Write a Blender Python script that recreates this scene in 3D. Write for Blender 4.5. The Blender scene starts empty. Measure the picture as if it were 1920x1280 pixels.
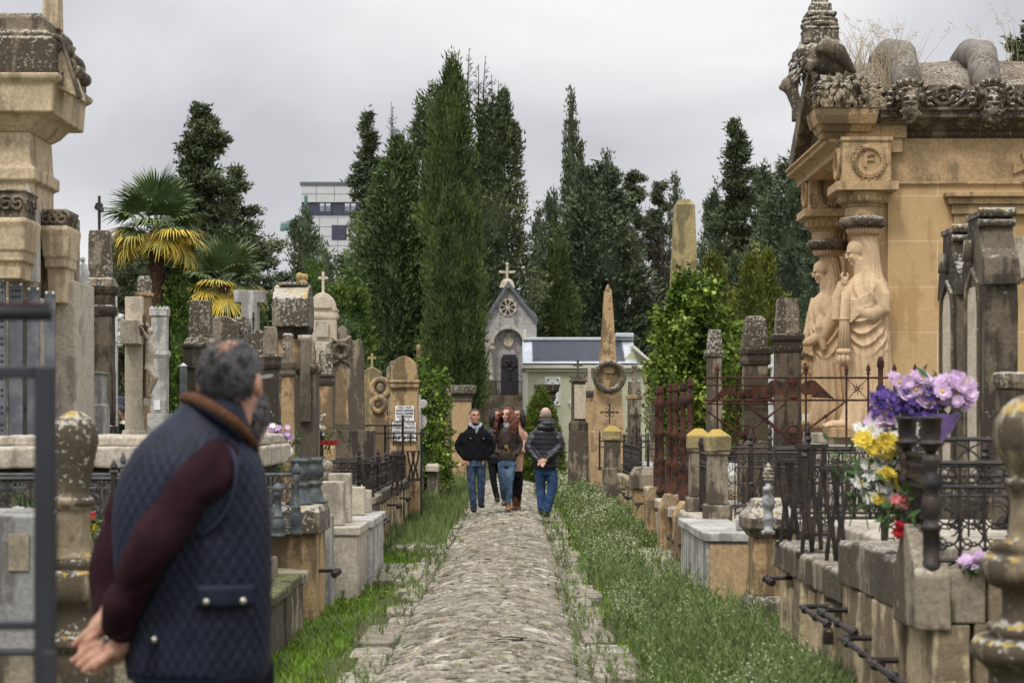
import bpy, bmesh, math, random
import numpy as np
from mathutils import Vector, Matrix, noise

# ------------------------------------------------------------------ camera, sky, light, exposure
SC = bpy.context.scene
COL = SC.collection
F = 3733.33          # focal length in photograph pixels (1920 wide, 70 mm on 36 mm)
H = 1.55             # eye height over the crown of the path
GZ = -0.12           # ground level beside the path
R = math.radians
cam = bpy.data.cameras.new('camera')
cam.lens = 70; cam.sensor_width = 36; cam.shift_y = 150 / 1920
cam.clip_start = 0.1; cam.clip_end = 3000
cam.dof.use_dof = True; cam.dof.focus_distance = 33.0; cam.dof.aperture_fstop = 4.6
camo = bpy.data.objects.new('camera', cam); COL.objects.link(camo)
camo.location = (0, 0, H); camo.rotation_euler = (R(90), 0, 0)
SC.camera = camo
SC.view_settings.view_transform = 'Standard'
SC.view_settings.look = 'None'
SC.view_settings.gamma = 1
SC.view_settings.exposure = 0.28

SUN_EL, SUN_AZ = 52, 205      # azimuth clockwise from +Y (behind the camera, a little to the left)
world = bpy.data.worlds.new('World'); SC.world = world; world.use_nodes = True
nt = world.node_tree; nt.nodes.clear()
def wn(t, **kw):
 n = nt.nodes.new(t)
 for k, v in kw.items(): setattr(n, k, v)
 return n
out = wn('ShaderNodeOutputWorld'); bg = wn('ShaderNodeBackground')
sky = wn('ShaderNodeTexSky', sky_type='NISHITA', sun_disc=False, sun_elevation=R(SUN_EL), sun_rotation=R(SUN_AZ))
sky.air_density = 1.0; sky.dust_density = 3.0
tc = wn('ShaderNodeTexCoord'); sep = wn('ShaderNodeSeparateXYZ')
nt.links.new(tc.outputs['Generated'], sep.inputs[0])
mp = wn('ShaderNodeMapping'); mp.inputs['Scale'].default_value = (1, 1, 1.9)
nt.links.new(tc.outputs['Generated'], mp.inputs[0])
n1 = wn('ShaderNodeTexNoise'); n1.inputs['Scale'].default_value = 3.1; n1.inputs['Detail'].default_value = 7; n1.inputs['Roughness'].default_value = .48
n1.inputs['Distortion'].default_value = .35
nt.links.new(mp.outputs[0], n1.inputs['Vector'])
rp = wn('ShaderNodeValToRGB')
rp.color_ramp.elements[0].position = .38; rp.color_ramp.elements[0].color = (4.9, 4.95, 5.25, 1)
rp.color_ramp.elements[1].position = .62; rp.color_ramp.elements[1].color = (8.1, 8.0, 8.0, 1)
nt.links.new(n1.outputs['Fac'], rp.inputs[0])
gr = wn('ShaderNodeMapRange'); gr.inputs[1].default_value = .2; gr.inputs[2].default_value = .95
gr.inputs[3].default_value = 1.0; gr.inputs[4].default_value = 2.9
nt.links.new(sep.outputs['Z'], gr.inputs[0])
mul = wn('ShaderNodeVectorMath', operation='SCALE')
nt.links.new(rp.outputs[0], mul.inputs[0]); nt.links.new(gr.outputs[0], mul.inputs['Scale'])
mx = wn('ShaderNodeMix', data_type='RGBA'); mx.inputs[0].default_value = .93
nt.links.new(sky.outputs[0], mx.inputs[6]); nt.links.new(mul.outputs[0], mx.inputs[7])
nt.links.new(mx.outputs[2], bg.inputs[0]); bg.inputs[1].default_value = .1
nt.links.new(bg.outputs[0], out.inputs[0])

sl = bpy.data.lights.new('sun', 'SUN'); sl.energy = 1.5; sl.angle = R(11); sl.color = (1, .95, .87)
so = bpy.data.objects.new('sun', sl); COL.objects.link(so); so.location = (-8, -10, 30)
so.rotation_euler = (R(90 - SUN_EL), 0, R(-SUN_AZ + 180))

# ------------------------------------------------------------------ helpers
rnd = random.Random(7)
def S(Y): return Y / F
def W(px, py, Y): return Vector(((px - 960) / F * Y, Y, H + (790 - py) / F * Y))
def WX(px, Y): return (px - 960) / F * Y
def WZ(py, Y): return H + (790 - py) / F * Y

class MB:
 def __init__(s): s.v = []; s.f = []; s.c = []
 def add(s, vs, fs):
  b = len(s.v); s.v += [tuple(v) for v in vs]; s.f += [tuple(i + b for i in f) for f in fs]; return s
 def box(s, x0, x1, y0, y1, z0, z1, j=0):
  v = [(x, y, z) for z in (z0, z1) for (x, y) in ((x0, y0), (x1, y0), (x1, y1), (x0, y1))]
  if j: v = [tuple(a + rnd.uniform(-j, j) for a in p) for p in v]
  return s.add(v, [(3, 2, 1, 0), (4, 5, 6, 7), (0, 1, 5, 4), (1, 2, 6, 5), (2, 3, 7, 6), (3, 0, 4, 7)])
 def rings(s, rs, cx=0, cy=0):            # square lathe: (z, hx, hy)
  v = []; f = []
  for z, hx, hy in rs: v += [(cx - hx, cy - hy, z), (cx + hx, cy - hy, z), (cx + hx, cy + hy, z), (cx - hx, cy + hy, z)]
  for i in range(len(rs) - 1):
   a = i * 4
   for k in range(4): f.append((a + k, a + (k + 1) % 4, a + 4 + (k + 1) % 4, a + 4 + k))
  f.append((3, 2, 1, 0)); a = (len(rs) - 1) * 4; f.append((a, a + 1, a + 2, a + 3))
  return s.add(v, f)
 def loft(s, secs, n=24, cap=True, pw=2.0):       # (cx, cy, z, rx, ry)
  v = []; f = []
  for cx, cy, z, rx, ry in secs:
   for k in range(n):
    a = 2 * math.pi * k / n; c, q = math.cos(a), math.sin(a)
    e = 2 / pw
    v.append((cx + rx * math.copysign(abs(c) ** e, c), cy + ry * math.copysign(abs(q) ** e, q), z))
  for i in range(len(secs) - 1):
   for k in range(n): f.append((i * n + k, i * n + (k + 1) % n, (i + 1) * n + (k + 1) % n, (i + 1) * n + k))
  if cap: f.append(tuple(range(n - 1, -1, -1))); f.append(tuple(range((len(secs) - 1) * n, len(secs) * n)))
  return s.add(v, f)
 def lathe(s, prof, n=16, cx=0, cy=0):            # (z, r)
  return s.loft([(cx, cy, z, max(r, 1e-4), max(r, 1e-4)) for z, r in prof], n)
 def tube(s, pts, rad, n=6, cap=True):
  pts = [Vector(p) for p in pts]; m = len(pts)
  if not hasattr(rad, '__len__'): rad = [rad] * m
  v = []; f = []; u = None
  for i, p in enumerate(pts):
   t = (pts[min(i + 1, m - 1)] - pts[max(i - 1, 0)])
   t = t.normalized() if t.length > 1e-9 else Vector((0, 0, 1))
   if u is None: u = t.orthogonal().normalized()
   else:
    u = u - t * u.dot(t)
    u = u.normalized() if u.length > 1e-6 else t.orthogonal().normalized()
   w = t.cross(u)
   for k in range(n):
    a = 2 * math.pi * k / n; v.append(p + (u * math.cos(a) + w * math.sin(a)) * rad[i])
  for i in range(m - 1):
   for k in range(n): f.append((i * n + k, i * n + (k + 1) % n, (i + 1) * n + (k + 1) % n, (i + 1) * n + k))
  if cap: f.append(tuple(range(n - 1, -1, -1))); f.append(tuple(range((m - 1) * n, m * n)))
  return s.add(v, f)
 def ball(s, c, r, n=12, m=8, rot=None):
  if not hasattr(r, '__len__'): r = (r, r, r)
  c = Vector(c); v = [(0, 0, -1)]; f = []
  for i in range(1, m):
   t = math.pi * i / m
   for k in range(n):
    a = 2 * math.pi * k / n; v.append((math.sin(t) * math.cos(a), math.sin(t) * math.sin(a), -math.cos(t)))
  v.append((0, 0, 1))
  for k in range(n): f.append((0, 1 + (k + 1) % n, 1 + k))
  for i in range(m - 2):
   for k in range(n):
    a = 1 + i * n; f.append((a + k, a + (k + 1) % n, a + n + (k + 1) % n, a + n + k))
  a = 1 + (m - 2) * n
  for k in range(n): f.append((a + k, a + (k + 1) % n, len(v) - 1))
  vv = []
  for p in v:
   q = Vector((p[0] * r[0], p[1] * r[1], p[2] * r[2]))
   if rot is not None: q = rot @ q
   vv.append(c + q)
  return s.add(vv, f)
 def prism(s, poly, d0, d1, axis='y'):            # poly (a, z); axis y: a = x; axis x: a = y
  if axis == 'y': P = lambda a, z, d: (a, d, z)
  else: P = lambda a, z, d: (d, a, z)
  n = len(poly); v = [P(a, z, d0) for a, z in poly] + [P(a, z, d1) for a, z in poly]
  f = [tuple(range(n)), tuple(range(2 * n - 1, n - 1, -1))] + [(i, n + i, n + (i + 1) % n, (i + 1) % n) for i in range(n)]
  return s.add(v, f)
 def torus(s, c, Rr, r, n=24, m=8, axis='y', a0=0, a1=2 * math.pi):
  pts = []; full = abs(a1 - a0 - 2 * math.pi) < 1e-6
  for k in range(n + 1):
   a = a0 + (a1 - a0) * k / n
   d = {'y': (math.cos(a), 0, math.sin(a)), 'x': (0, math.cos(a), math.sin(a)), 'z': (math.cos(a), math.sin(a), 0)}[axis]
   pts.append(tuple(c[i] + d[i] * Rr for i in range(3)))
  return s.tube(pts, r, m, cap=not full)
 def mesh(s, name='m'):
  me = bpy.data.meshes.new(name); me.from_pydata(s.v, [], s.f)
  bm = bmesh.new(); bm.from_mesh(me); bmesh.ops.recalc_face_normals(bm, faces=bm.faces); bm.to_mesh(me); bm.free()
  return me
 def build(s, name, mat, parent=None, smooth=False, bevel=0, rough=None, loc=None, rot=None):
  me = s.mesh(name)
  if rough:
   amp, ml = rough[:2]; bm = bmesh.new(); bm.from_mesh(me)
   for _ in range(6):
    ed = [e for e in bm.edges if e.calc_length() > ml]
    if not ed or len(bm.verts) > 30000: break
    bmesh.ops.subdivide_edges(bm, edges=ed, cuts=1, use_grid_fill=True)
   bmesh.ops.triangulate(bm, faces=[f for f in bm.faces if len(f.verts) > 4])
   bm.normal_update(); o = Vector((rnd.uniform(0, 99), rnd.uniform(0, 99), 0))
   for v in bm.verts:
    q = v.co * (rough[2] if len(rough) > 2 else 6) + o
    v.co += Vector((noise.noise(q), noise.noise(q + Vector((31, 0, 0))), noise.noise(q + Vector((0, 57, 0))))) * amp
   bm.to_mesh(me); bm.free()
  return link(name, me, mat, parent, smooth, bevel, loc, rot)

def link(name, me, mat, parent=None, smooth=False, bevel=0, loc=None, rot=None):
 me.name = name
 if mat is not None: me.materials.append(M[mat] if isinstance(mat, str) else mat)
 if smooth and len(me.polygons): me.polygons.foreach_set('use_smooth', [True] * len(me.polygons))
 o = bpy.data.objects.new(name, me); COL.objects.link(o)
 if parent is not None: o.parent = parent
 if loc is not None: o.location = loc
 if rot is not None: o.rotation_euler = rot
 if bevel:
  b = o.modifiers.new('bevel', 'BEVEL'); b.width = bevel; b.segments = 2; b.limit_method = 'ANGLE'; b.angle_limit = R(35)
 return o
LABELS = set()
def thing(name, label, cat, loc=(0, 0, 0), rotz=0, group=None):
 o = bpy.data.objects.new(name, None); COL.objects.link(o); o.empty_display_size = .2
 o.location = loc; o.rotation_euler = (0, 0, rotz)
 return tag(o, label, cat, group)
def tag(o, label=None, cat=None, group=None, kind=None):
 if label: o['label'] = label
 if cat: o['category'] = cat
 if group: o['group'] = group
 if kind: o['kind'] = kind
 return o
def dup(root, loc, rotz=None, label=None):
 r = root.copy(); COL.objects.link(r); r.location = loc
 if rotz is not None: r.rotation_euler = (0, 0, rotz)
 if label: r['label'] = label
 for ch in list(root.children):
  c = ch.copy(); COL.objects.link(c); c.parent = r
  for g in ch.children:
   d = g.copy(); COL.objects.link(d); d.parent = c
 return r
def npmesh(name, V, Fa, colr=None):
 """V (n,3), Fa (m,k) uniform faces; colr (n,) grey value stored as point attribute 'var'"""
 V = np.ascontiguousarray(V, dtype=np.float32); Fa = np.ascontiguousarray(Fa, dtype=np.int32)
 me = bpy.data.meshes.new(name); m, k = Fa.shape
 me.vertices.add(len(V)); me.vertices.foreach_set('co', V.ravel())
 me.loops.add(m * k); me.loops.foreach_set('vertex_index', Fa.ravel())
 me.polygons.add(m); me.polygons.foreach_set('loop_start', np.arange(0, m * k, k, dtype=np.int32))
 if colr is not None:
  at = me.attributes.new('var', 'FLOAT', 'POINT'); at.data.foreach_set('value', np.ascontiguousarray(colr, dtype=np.float32))
 me.update(calc_edges=True); me.validate()
 return me
def fuse(mb, voxel, smooth=4):
 """one continuous skin over overlapping pieces"""
 me = mb.mesh('tmp'); o = bpy.data.objects.new('tmp', me); COL.objects.link(o)
 r = o.modifiers.new('r', 'REMESH'); r.mode = 'VOXEL'; r.voxel_size = voxel
 if smooth:
  q = o.modifiers.new('s', 'SMOOTH'); q.factor = .5; q.iterations = smooth
 dg = bpy.context.evaluated_depsgraph_get()
 me2 = bpy.data.meshes.new_from_object(o.evaluated_get(dg), depsgraph=dg)
 bpy.data.objects.remove(o); bpy.data.meshes.remove(me)
 return me2
def displace(me, fn):
 """fn(V, N) -> offset along the normal, all numpy"""
 n = len(me.vertices); V = np.empty(n * 3, np.float32); me.vertices.foreach_get('co', V); V = V.reshape(-1, 3)
 N = np.empty(n * 3, np.float32); me.vertex_normals.foreach_get('vector', N); N = N.reshape(-1, 3)
 d = fn(V, N); V2 = V + N * d[:, None]
 me.vertices.foreach_set('co', V2.astype(np.float32).ravel()); me.update()
 return me
def vnoise(P, scale, seed=0):
 """cheap smooth noise from summed sines, numpy, about -1..1"""
 r = np.random.RandomState(seed); o = np.zeros(len(P))
 for k in range(6):
  d = r.normal(size=3); d /= np.linalg.norm(d); o += np.sin((P @ d) * scale * r.uniform(.6, 1.7) + r.uniform(0, 6.28))
 return o / 3.0
def text_part(lines, mat, parent, size, w, loc, rot=(R(90), 0, 0), name='inscription', gap=1.35, depth=.004):
 """lines of lettering centred on loc, facing the local -y side; each line fitted to width w*frac"""
 V = []; Fc = []
 for i, (txt, frac) in enumerate(lines):
  cu = bpy.data.curves.new('t', 'FONT'); cu.body = txt; cu.align_x = 'CENTER'; cu.align_y = 'CENTER'; cu.size = size; cu.extrude = depth; cu.resolution_u = 3
  o = bpy.data.objects.new('t', cu); COL.objects.link(o)
  dg = bpy.context.evaluated_depsgraph_get(); me = bpy.data.meshes.new_from_object(o.evaluated_get(dg)); bpy.data.objects.remove(o)
  xs = [v.co.x for v in me.vertices]
  if not xs: continue
  k = w * frac / max(max(xs) - min(xs), 1e-4); b = len(V); zc = ((len(lines) - 1) / 2 - i) * size * gap
  for v in me.vertices: V.append((v.co.x * k, v.co.y + zc, v.co.z))
  for p in me.polygons: Fc.append(tuple(b + q for q in p.vertices))
  bpy.data.meshes.remove(me)
 me = bpy.data.meshes.new(name); me.from_pydata(V, [], Fc)
 return link(name, me, mat, parent, loc=loc, rot=rot)

# ------------------------------------------------------------------ materials
M = {}
class NT:
 def __init__(s, name):
  m = bpy.data.materials.new(name); m.use_nodes = True; s.m = m; s.t = m.node_tree
  s.b = s.t.nodes['Principled BSDF']; M[name] = m
  s.tcn = s.n('ShaderNodeTexCoord'); s.vec = s.tcn.outputs['Object']
 def n(s, t, **kw):
  q = s.t.nodes.new(t)
  for k, v in kw.items(): setattr(q, k, v)
  return q
 def l(s, a, b): s.t.links.new(a, b)
 def rndvec(s):
  oi = s.n('ShaderNodeObjectInfo'); ml = s.n('ShaderNodeMath', operation='MULTIPLY'); ml.inputs[1].default_value = 53.0
  s.l(oi.outputs['Random'], ml.inputs[0])
  ad = s.n('ShaderNodeVectorMath', operation='ADD'); s.l(s.vec, ad.inputs[0]); s.l(ml.outputs[0], ad.inputs[1]); s.vec = ad.outputs[0]
 def noise(s, scale, detail=4, rough=.55, map=None, dist=0):
  q = s.n('ShaderNodeTexNoise'); q.inputs['Scale'].default_value = scale; q.inputs['Detail'].default_value = detail
  q.inputs['Roughness'].default_value = rough; q.inputs['Distortion'].default_value = dist
  v = s.vec
  if map:
   mpn = s.n('ShaderNodeMapping'); mpn.inputs['Scale'].default_value = map; s.l(v, mpn.inputs[0]); v = mpn.outputs[0]
  s.l(v, q.inputs['Vector']); return q.outputs['Fac']
 def ramp(s, x, a, b, lo=0., hi=1.):
  q = s.n('ShaderNodeMapRange', interpolation_type='SMOOTHSTEP')
  for i, v in enumerate((a, b, lo, hi)): q.inputs[i + 1].default_value = v
  s.l(x, q.inputs[0]); return q.outputs[0]
 def math(s, op, a, b):
  q = s.n('ShaderNodeMath', operation=op)
  for i, v in enumerate((a, b)):
   if isinstance(v, (int, float)): q.inputs[i].default_value = v
   else: s.l(v, q.inputs[i])
  return q.outputs[0]
 def mix(s, f, a, b):
  q = s.n('ShaderNodeMix', data_type='RGBA')
  for i, v in ((0, f), (6, a), (7, b)):
   if isinstance(v, (int, float)): q.inputs[i].default_value = v
   elif isinstance(v, tuple): q.inputs[i].default_value = (*v, 1)
   else: s.l(v, q.inputs[i])
  return q.outputs[2]
 def bump(s, h, strength, dist=.01):
  q = s.n('ShaderNodeBump'); q.inputs['Strength'].default_value = strength; q.inputs['Distance'].default_value = dist
  s.l(h, q.inputs['Height'])
  if s.b.inputs['Normal'].links: s.l(s.b.inputs['Normal'].links[0].from_socket, q.inputs['Normal'])
  s.l(q.outputs[0], s.b.inputs['Normal'])
 def done(s, col, rough=.85, spec=.3, metal=0):
  if isinstance(col, tuple): s.b.inputs['Base Color'].default_value = (*col, 1)
  else: s.l(col, s.b.inputs['Base Color'])
  s.b.inputs['Roughness'].default_value = rough; s.b.inputs['Specular IOR Level'].default_value = spec; s.b.inputs['Metallic'].default_value = metal
  return s.m
def sc(c, k): return tuple(min(1, x * k) for x in c)
def stone(name, base, dark=(.055, .045, .034), stain=.6, lich=(.40, .385, .33), la=.4, yel=0., bump=.5, sk=1., courses=None, up=.6, flat=0):
 t = NT(name); t.rndvec()
 fine = t.noise(34 * sk, 5, .65); big = t.noise(1.5 * sk, 4); streak = t.noise(1.0, 6, .6, map=(6, 6, .6)); med = t.noise(7 * sk, 5, .6)
 c = t.mix(t.ramp(fine, .3, .7), sc(base, .72 + .18 * flat), sc(base, 1.18 - .12 * flat))
 c = t.mix(t.ramp(med, .35, .75, 0, .5 - .35 * flat), c, sc(base, .6))
 if courses:
  br = t.n('ShaderNodeTexBrick'); br.offset = .5
  mpn = t.n('ShaderNodeMapping'); mpn.inputs['Rotation'].default_value = courses[2]
  t.l(t.tcn.outputs['Object'], mpn.inputs[0]); t.l(mpn.outputs[0], br.inputs['Vector'])
  br.inputs['Scale'].default_value = 1; br.inputs['Brick Width'].default_value = courses[0]; br.inputs['Row Height'].default_value = courses[1]
  br.inputs['Mortar Size'].default_value = .006; br.inputs['Mortar Smooth'].default_value = .3; br.inputs['Bias'].default_value = -.2
  br.inputs['Color1'].default_value = (1, 1, 1, 1); br.inputs['Color2'].default_value = (.8, .8, .8, 1)
  mm = t.n('ShaderNodeMix', data_type='RGBA', blend_type='MULTIPLY'); mm.inputs[0].default_value = .6
  t.l(c, mm.inputs[6]); t.l(br.outputs['Color'], mm.inputs[7]); c = mm.outputs[2]
  c = t.mix(br.outputs['Fac'], c, courses[3] if len(courses) > 3 else sc(base, 1.35))
 m = t.ramp(t.math('ADD', t.math('ADD', t.math('MULTIPLY', streak, .55), t.math('MULTIPLY', big, .45)), t.math('MULTIPLY', med, .15)), .63 - .16 * stain, .69 - .16 * stain, 0, min(1, .35 + stain * .65))
 c = t.mix(m, c, dark)
 g = t.n('ShaderNodeNewGeometry'); sp = t.n('ShaderNodeSeparateXYZ'); t.l(g.outputs['Normal'], sp.inputs[0])
 upn = t.ramp(sp.outputs['Z'], .15, .8)
 ln = t.noise(30 * sk, 6, .68); lm = t.ramp(t.math('ADD', t.math('ADD', ln, t.math('MULTIPLY', big, .40)), t.math('MULTIPLY', upn, .22 * up)), .90 - .16 * la, .97 - .16 * la)
 c = t.mix(t.math('MULTIPLY', lm, min(1, .45 + la)), c, lich)
 if yel:
  yn = t.noise(13 * sk, 6, .68); ym = t.ramp(t.math('ADD', yn, t.math('MULTIPLY', upn, .2)), .78 - .25 * yel, .86 - .22 * yel)
  c = t.mix(t.math('MULTIPLY', ym, .85), c, (.42, .29, .06))
 t.bump(t.noise(60 * sk, 5, .7), bump * .6, .006); t.bump(med, bump, .025)
 return t.done(c, .92, .15)
stone('gold_stone', (.44, .305, .165), stain=.45, la=.15, yel=.0)
stone('gold_clean', (.47, .33, .185), stain=.12, la=.05, bump=.25)
stone('grey_stone', (.27, .23, .17), stain=.7, la=.4)
stone('dark_stone', (.14, .115, .085), stain=.75, la=.35, dark=(.035, .03, .024))
stone('lichen_stone', (.24, .20, .15), stain=.7, la=.95, yel=.25)
stone('pale_stone', (.47, .42, .34), stain=.3, la=.2, dark=(.14, .12, .09))
stone('cream_stone', (.56, .49, .38), stain=.12, la=.05, bump=.2, dark=(.22, .19, .14))
stone('marble', (.47, .46, .43), stain=.5, la=.1, bump=.25, dark=(.17, .16, .145))
stone('white_marble', (.60, .60, .59), stain=.15, la=.0, bump=.12, dark=(.32, .31, .3))
stone('yellow_cap', (.34, .28, .15), stain=.3, la=.3, yel=.9)
stone('finial_stone', (.25, .20, .13), stain=.75, la=.55, yel=.35)
stone('wall_stone', (.50, .40, .255), stain=.52, la=.25, bump=.9, dark=(.075, .058, .04))
stone('mossy_stone', (.30, .265, .19), stain=.75, la=.5, bump=1.0, lich=(.16, .19, .06))
stone('grey_ashlar', (.43, .41, .39), stain=.2, la=.1, bump=.3, courses=(1.3, .38, (R(90), 0, 0), (.17, .155, .14)))
stone('rubble', (.22, .175, .125), stain=.5, la=.3, bump=1.4, courses=(.7, .45, (R(90), 0, 0), (.1, .085, .065)))
stone('ashlar', (.53, .365, .19), stain=.32, la=.0, bump=.2, courses=(1.35, .55, (R(90), 0, 0), (.68, .52, .33)), up=0, dark=(.36, .22, .10), flat=1)
stone('statue_stone', (.57, .415, .26), stain=.12, la=.02, bump=.1, dark=(.30, .21, .13), flat=.8)
stone('rib_stone', (.20, .18, .155), stain=.35, la=.12, bump=.3)
stone('roof_stone', (.17, .13, .085), stain=.6, la=.5, bump=1.1, lich=(.34, .31, .26))
stone('carved_dark', (.20, .165, .12), stain=.7, la=.7, bump=.8, lich=(.38, .35, .29))
stone('leaf_carving', (.33, .27, .18), stain=.6, la=.6, bump=.5, lich=(.42, .40, .35))
stone('monument_stone', (.52, .42, .28), stain=.28, la=.12, bump=.25, dark=(.17, .125, .08))
stone('mossy_gold', (.36, .29, .15), stain=.5, la=.3, yel=.1, lich=(.25, .26, .12), dark=(.10, .085, .05))
def plain(name, col, rough=.6, spec=.4, metal=0, var=.25, scale=20, bump=0, bscale=80, col2=None, a=.4, b=.65):
 t = NT(name); t.rndvec()
 c = t.mix(t.ramp(t.noise(scale, 4, .6), a, b), col, col2 or sc(col, 1 - var))
 if bump: t.bump(t.noise(bscale, 3), bump, .01)
 return t.done(c, rough, spec, metal)
plain('iron', (.014, .013, .014), .5, .5, .2, col2=(.045, .03, .022), scale=9, bump=.3)
plain('iron_grey', (.055, .065, .072), .55, .45, .2, col2=(.12, .125, .12), scale=12, bump=.4)
plain('rust_iron', (.085, .032, .018), .8, .3, .1, col2=(.022, .014, .012), scale=11, bump=.6)
plain('silver_paint', (.42, .43, .44), .5, .5, .4, col2=(.15, .14, .13), scale=14, bump=.3)
plain('blur_frame', (.028, .030, .038), .55, .4, .1, scale=5)
plain('frame_rust', (.17, .062, .028), .75, .3, 0, scale=9, col2=(.05, .03, .025))
plain('zinc', (.50, .53, .57), .45, .5, .25, var=.15, scale=3)
plain('white_plaque', (.74, .74, .74), .5, .4, var=.06, scale=5)
plain('letters', (.05, .048, .05), .7, .3)
plain('panel_slate', (.085, .092, .108), .55, .4, col2=(.15, .155, .17), scale=5, bump=.2)
plain('white_panel', (.52, .53, .545), .5, .4, var=.07, scale=.6)
plain('blue_panel', (.045, .05, .085), .45, .5, var=.2, scale=.8)
plain('glass', (.22, .25, .30), .15, .6, var=.3, scale=.8)
plain('green_wall', (.47, .475, .345), .85, .2, var=.14, scale=1.3)
plain('cream_trim', (.62, .60, .53), .8, .2, var=.1, scale=2)
plain('dark_door', (.028, .026, .036), .5, .4)
plain('skin', (.44, .25, .175), .55, .35, col2=(.37, .185, .125), scale=30)
plain('skin_pale', (.58, .36, .28), .55, .35, col2=(.50, .27, .20), scale=30)
plain('black_wool', (.012, .012, .015), .95, .1, var=.4, scale=60, bump=.4, bscale=200)
plain('puffer_black', (.012, .013, .019), .42, .45, var=.3, scale=12)
plain('puffer_grey', (.035, .036, .046), .5, .4, var=.3, scale=12)
plain('denim', (.026, .043, .085), .9, .15, col2=(.075, .11, .17), scale=9, bump=.3, bscale=150)
plain('denim_light', (.055, .095, .16), .9, .15, col2=(.12, .18, .26), scale=9, bump=.3, bscale=150)
plain('denim_blue', (.022, .05, .12), .9, .15, col2=(.04, .08, .16), scale=10, bump=.3, bscale=150)
plain('black_cloth', (.010, .010, .013), .9, .15)
plain('olive_jacket', (.032, .022, .017), .6, .3, col2=(.05, .036, .028), scale=10, bump=.4, bscale=60)
plain('pink_coat', (.52, .31, .24), .9, .1, var=.2, scale=14)
plain('camel_bag', (.40, .17, .075), .6, .3, var=.2, scale=14)
plain('tan_boot', (.26, .15, .075), .8, .2, scale=30)
plain('brown_boot', (.12, .05, .026), .75, .25, scale=30)
plain('black_leather', (.010, .010, .010), .45, .45)
plain('scarf', (.42, .44, .50), .95, .1, col2=(.12, .14, .2), scale=26)
plain('dark_hair', (.012, .009, .008), .5, .4, scale=60)
plain('red_hair', (.16, .045, .015), .5, .4, col2=(.065, .017, .007), scale=34)
plain('grey_hair', (.12, .115, .118), .65, .3, col2=(.036, .033, .034), scale=28, bump=.8, bscale=160)
plain('white_hair', (.42, .34, .30), .7, .3, scale=60)
plain('brass', (.45, .28, .08), .35, .5, .7)
plain('burgundy', (.018, .0075, .0105), .95, .1, col2=(.031, .011, .0165), scale=9, bump=.35, bscale=220)
plain('vest_blue', (.0105, .0145, .032), .6, .25, col2=(.006, .009, .020), scale=12)
plain('corduroy', (.10, .05, .028), .95, .1, var=.3, scale=40)
plain('navy_trouser', (.010, .010, .016), .9, .1)
plain('snap', (.62, .58, .50), .3, .6, .8)
plain('lavender_cloth', (.18, .13, .22), .9, .1)
plain('palm_green', (.07, .12, .04), .5, .4, col2=(.16, .20, .08), scale=2.5)
plain('palm_yellow', (.60, .43, .06), .6, .3, col2=(.30, .28, .07), scale=3)
plain('palm_trunk', (.060, .036, .024), .95, .1, col2=(.13, .08, .055), scale=22, bump=1, bscale=40)
plain('bark', (.10, .075, .055), .95, .1, scale=6, bump=1, bscale=20)
plain('lilac', (.52, .34, .54), .8, .2, col2=(.66, .52, .68), scale=25)
plain('violet', (.06, .035, .19), .8, .2, col2=(.14, .09, .32), scale=40)
plain('white_petal', (.78, .77, .72), .8, .2, var=.1, scale=40)
plain('yellow_petal', (.68, .52, .07), .8, .2, var=.2, scale=40)
plain('red_petal', (.55, .03, .04), .7, .2, var=.5, scale=40)
plain('pink_petal', (.66, .22, .22), .7, .2, var=.3, scale=40)
plain('flower_green', (.05, .10, .025), .7, .2, scale=30)
plain('wrap_violet', (.22, .14, .42), .4, .4, scale=30)
plain('crane_teal', (.10, .22, .20), .6, .3)
def foliage(name, c0, c1, c2=None):
 t = NT(name); at = t.n('ShaderNodeAttribute'); at.attribute_name = 'var'
 c = t.mix(t.ramp(at.outputs['Fac'], .0, .7), c0, c1)
 if c2: c = t.mix(t.ramp(at.outputs['Fac'], .78, 1.0), c, c2)
 t.b.inputs['Transmission Weight'].default_value = 0
 return t.done(c, .7, .25)
foliage('leaf_cypress', (.030, .052, .017), (.086, .124, .034), (.14, .175, .048))
foliage('leaf_cone', (.034, .058, .023), (.096, .140, .047), (.165, .20, .075))
foliage('leaf_dark', (.042, .060, .030), (.096, .126, .060), (.155, .18, .085))
foliage('leaf_blue', (.046, .066, .038), (.108, .140, .076), (.165, .19, .105))
foliage('leaf_gold', (.045, .065, .010), (.14, .155, .025), (.27, .24, .045))
foliage('leaf_bright', (.035, .068, .012), (.095, .15, .025), (.19, .23, .045))
foliage('leaf_olive', (.045, .058, .030), (.10, .115, .055), (.16, .165, .08))
foliage('leaf_topiary', (.050, .085, .012), (.12, .165, .022), (.19, .22, .035))
foliage('ivy_leaf', (.025, .055, .008), (.11, .17, .018), (.30, .36, .07))
foliage('grass_lush', (.085, .16, .016), (.19, .32, .03), (.34, .40, .08))
foliage('weed', (.075, .115, .035), (.17, .225, .072), (.36, .37, .16))
foliage('twig', (.045, .032, .025), (.095, .07, .055))
foliage('straw', (.22, .17, .10), (.40, .33, .22))

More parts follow.
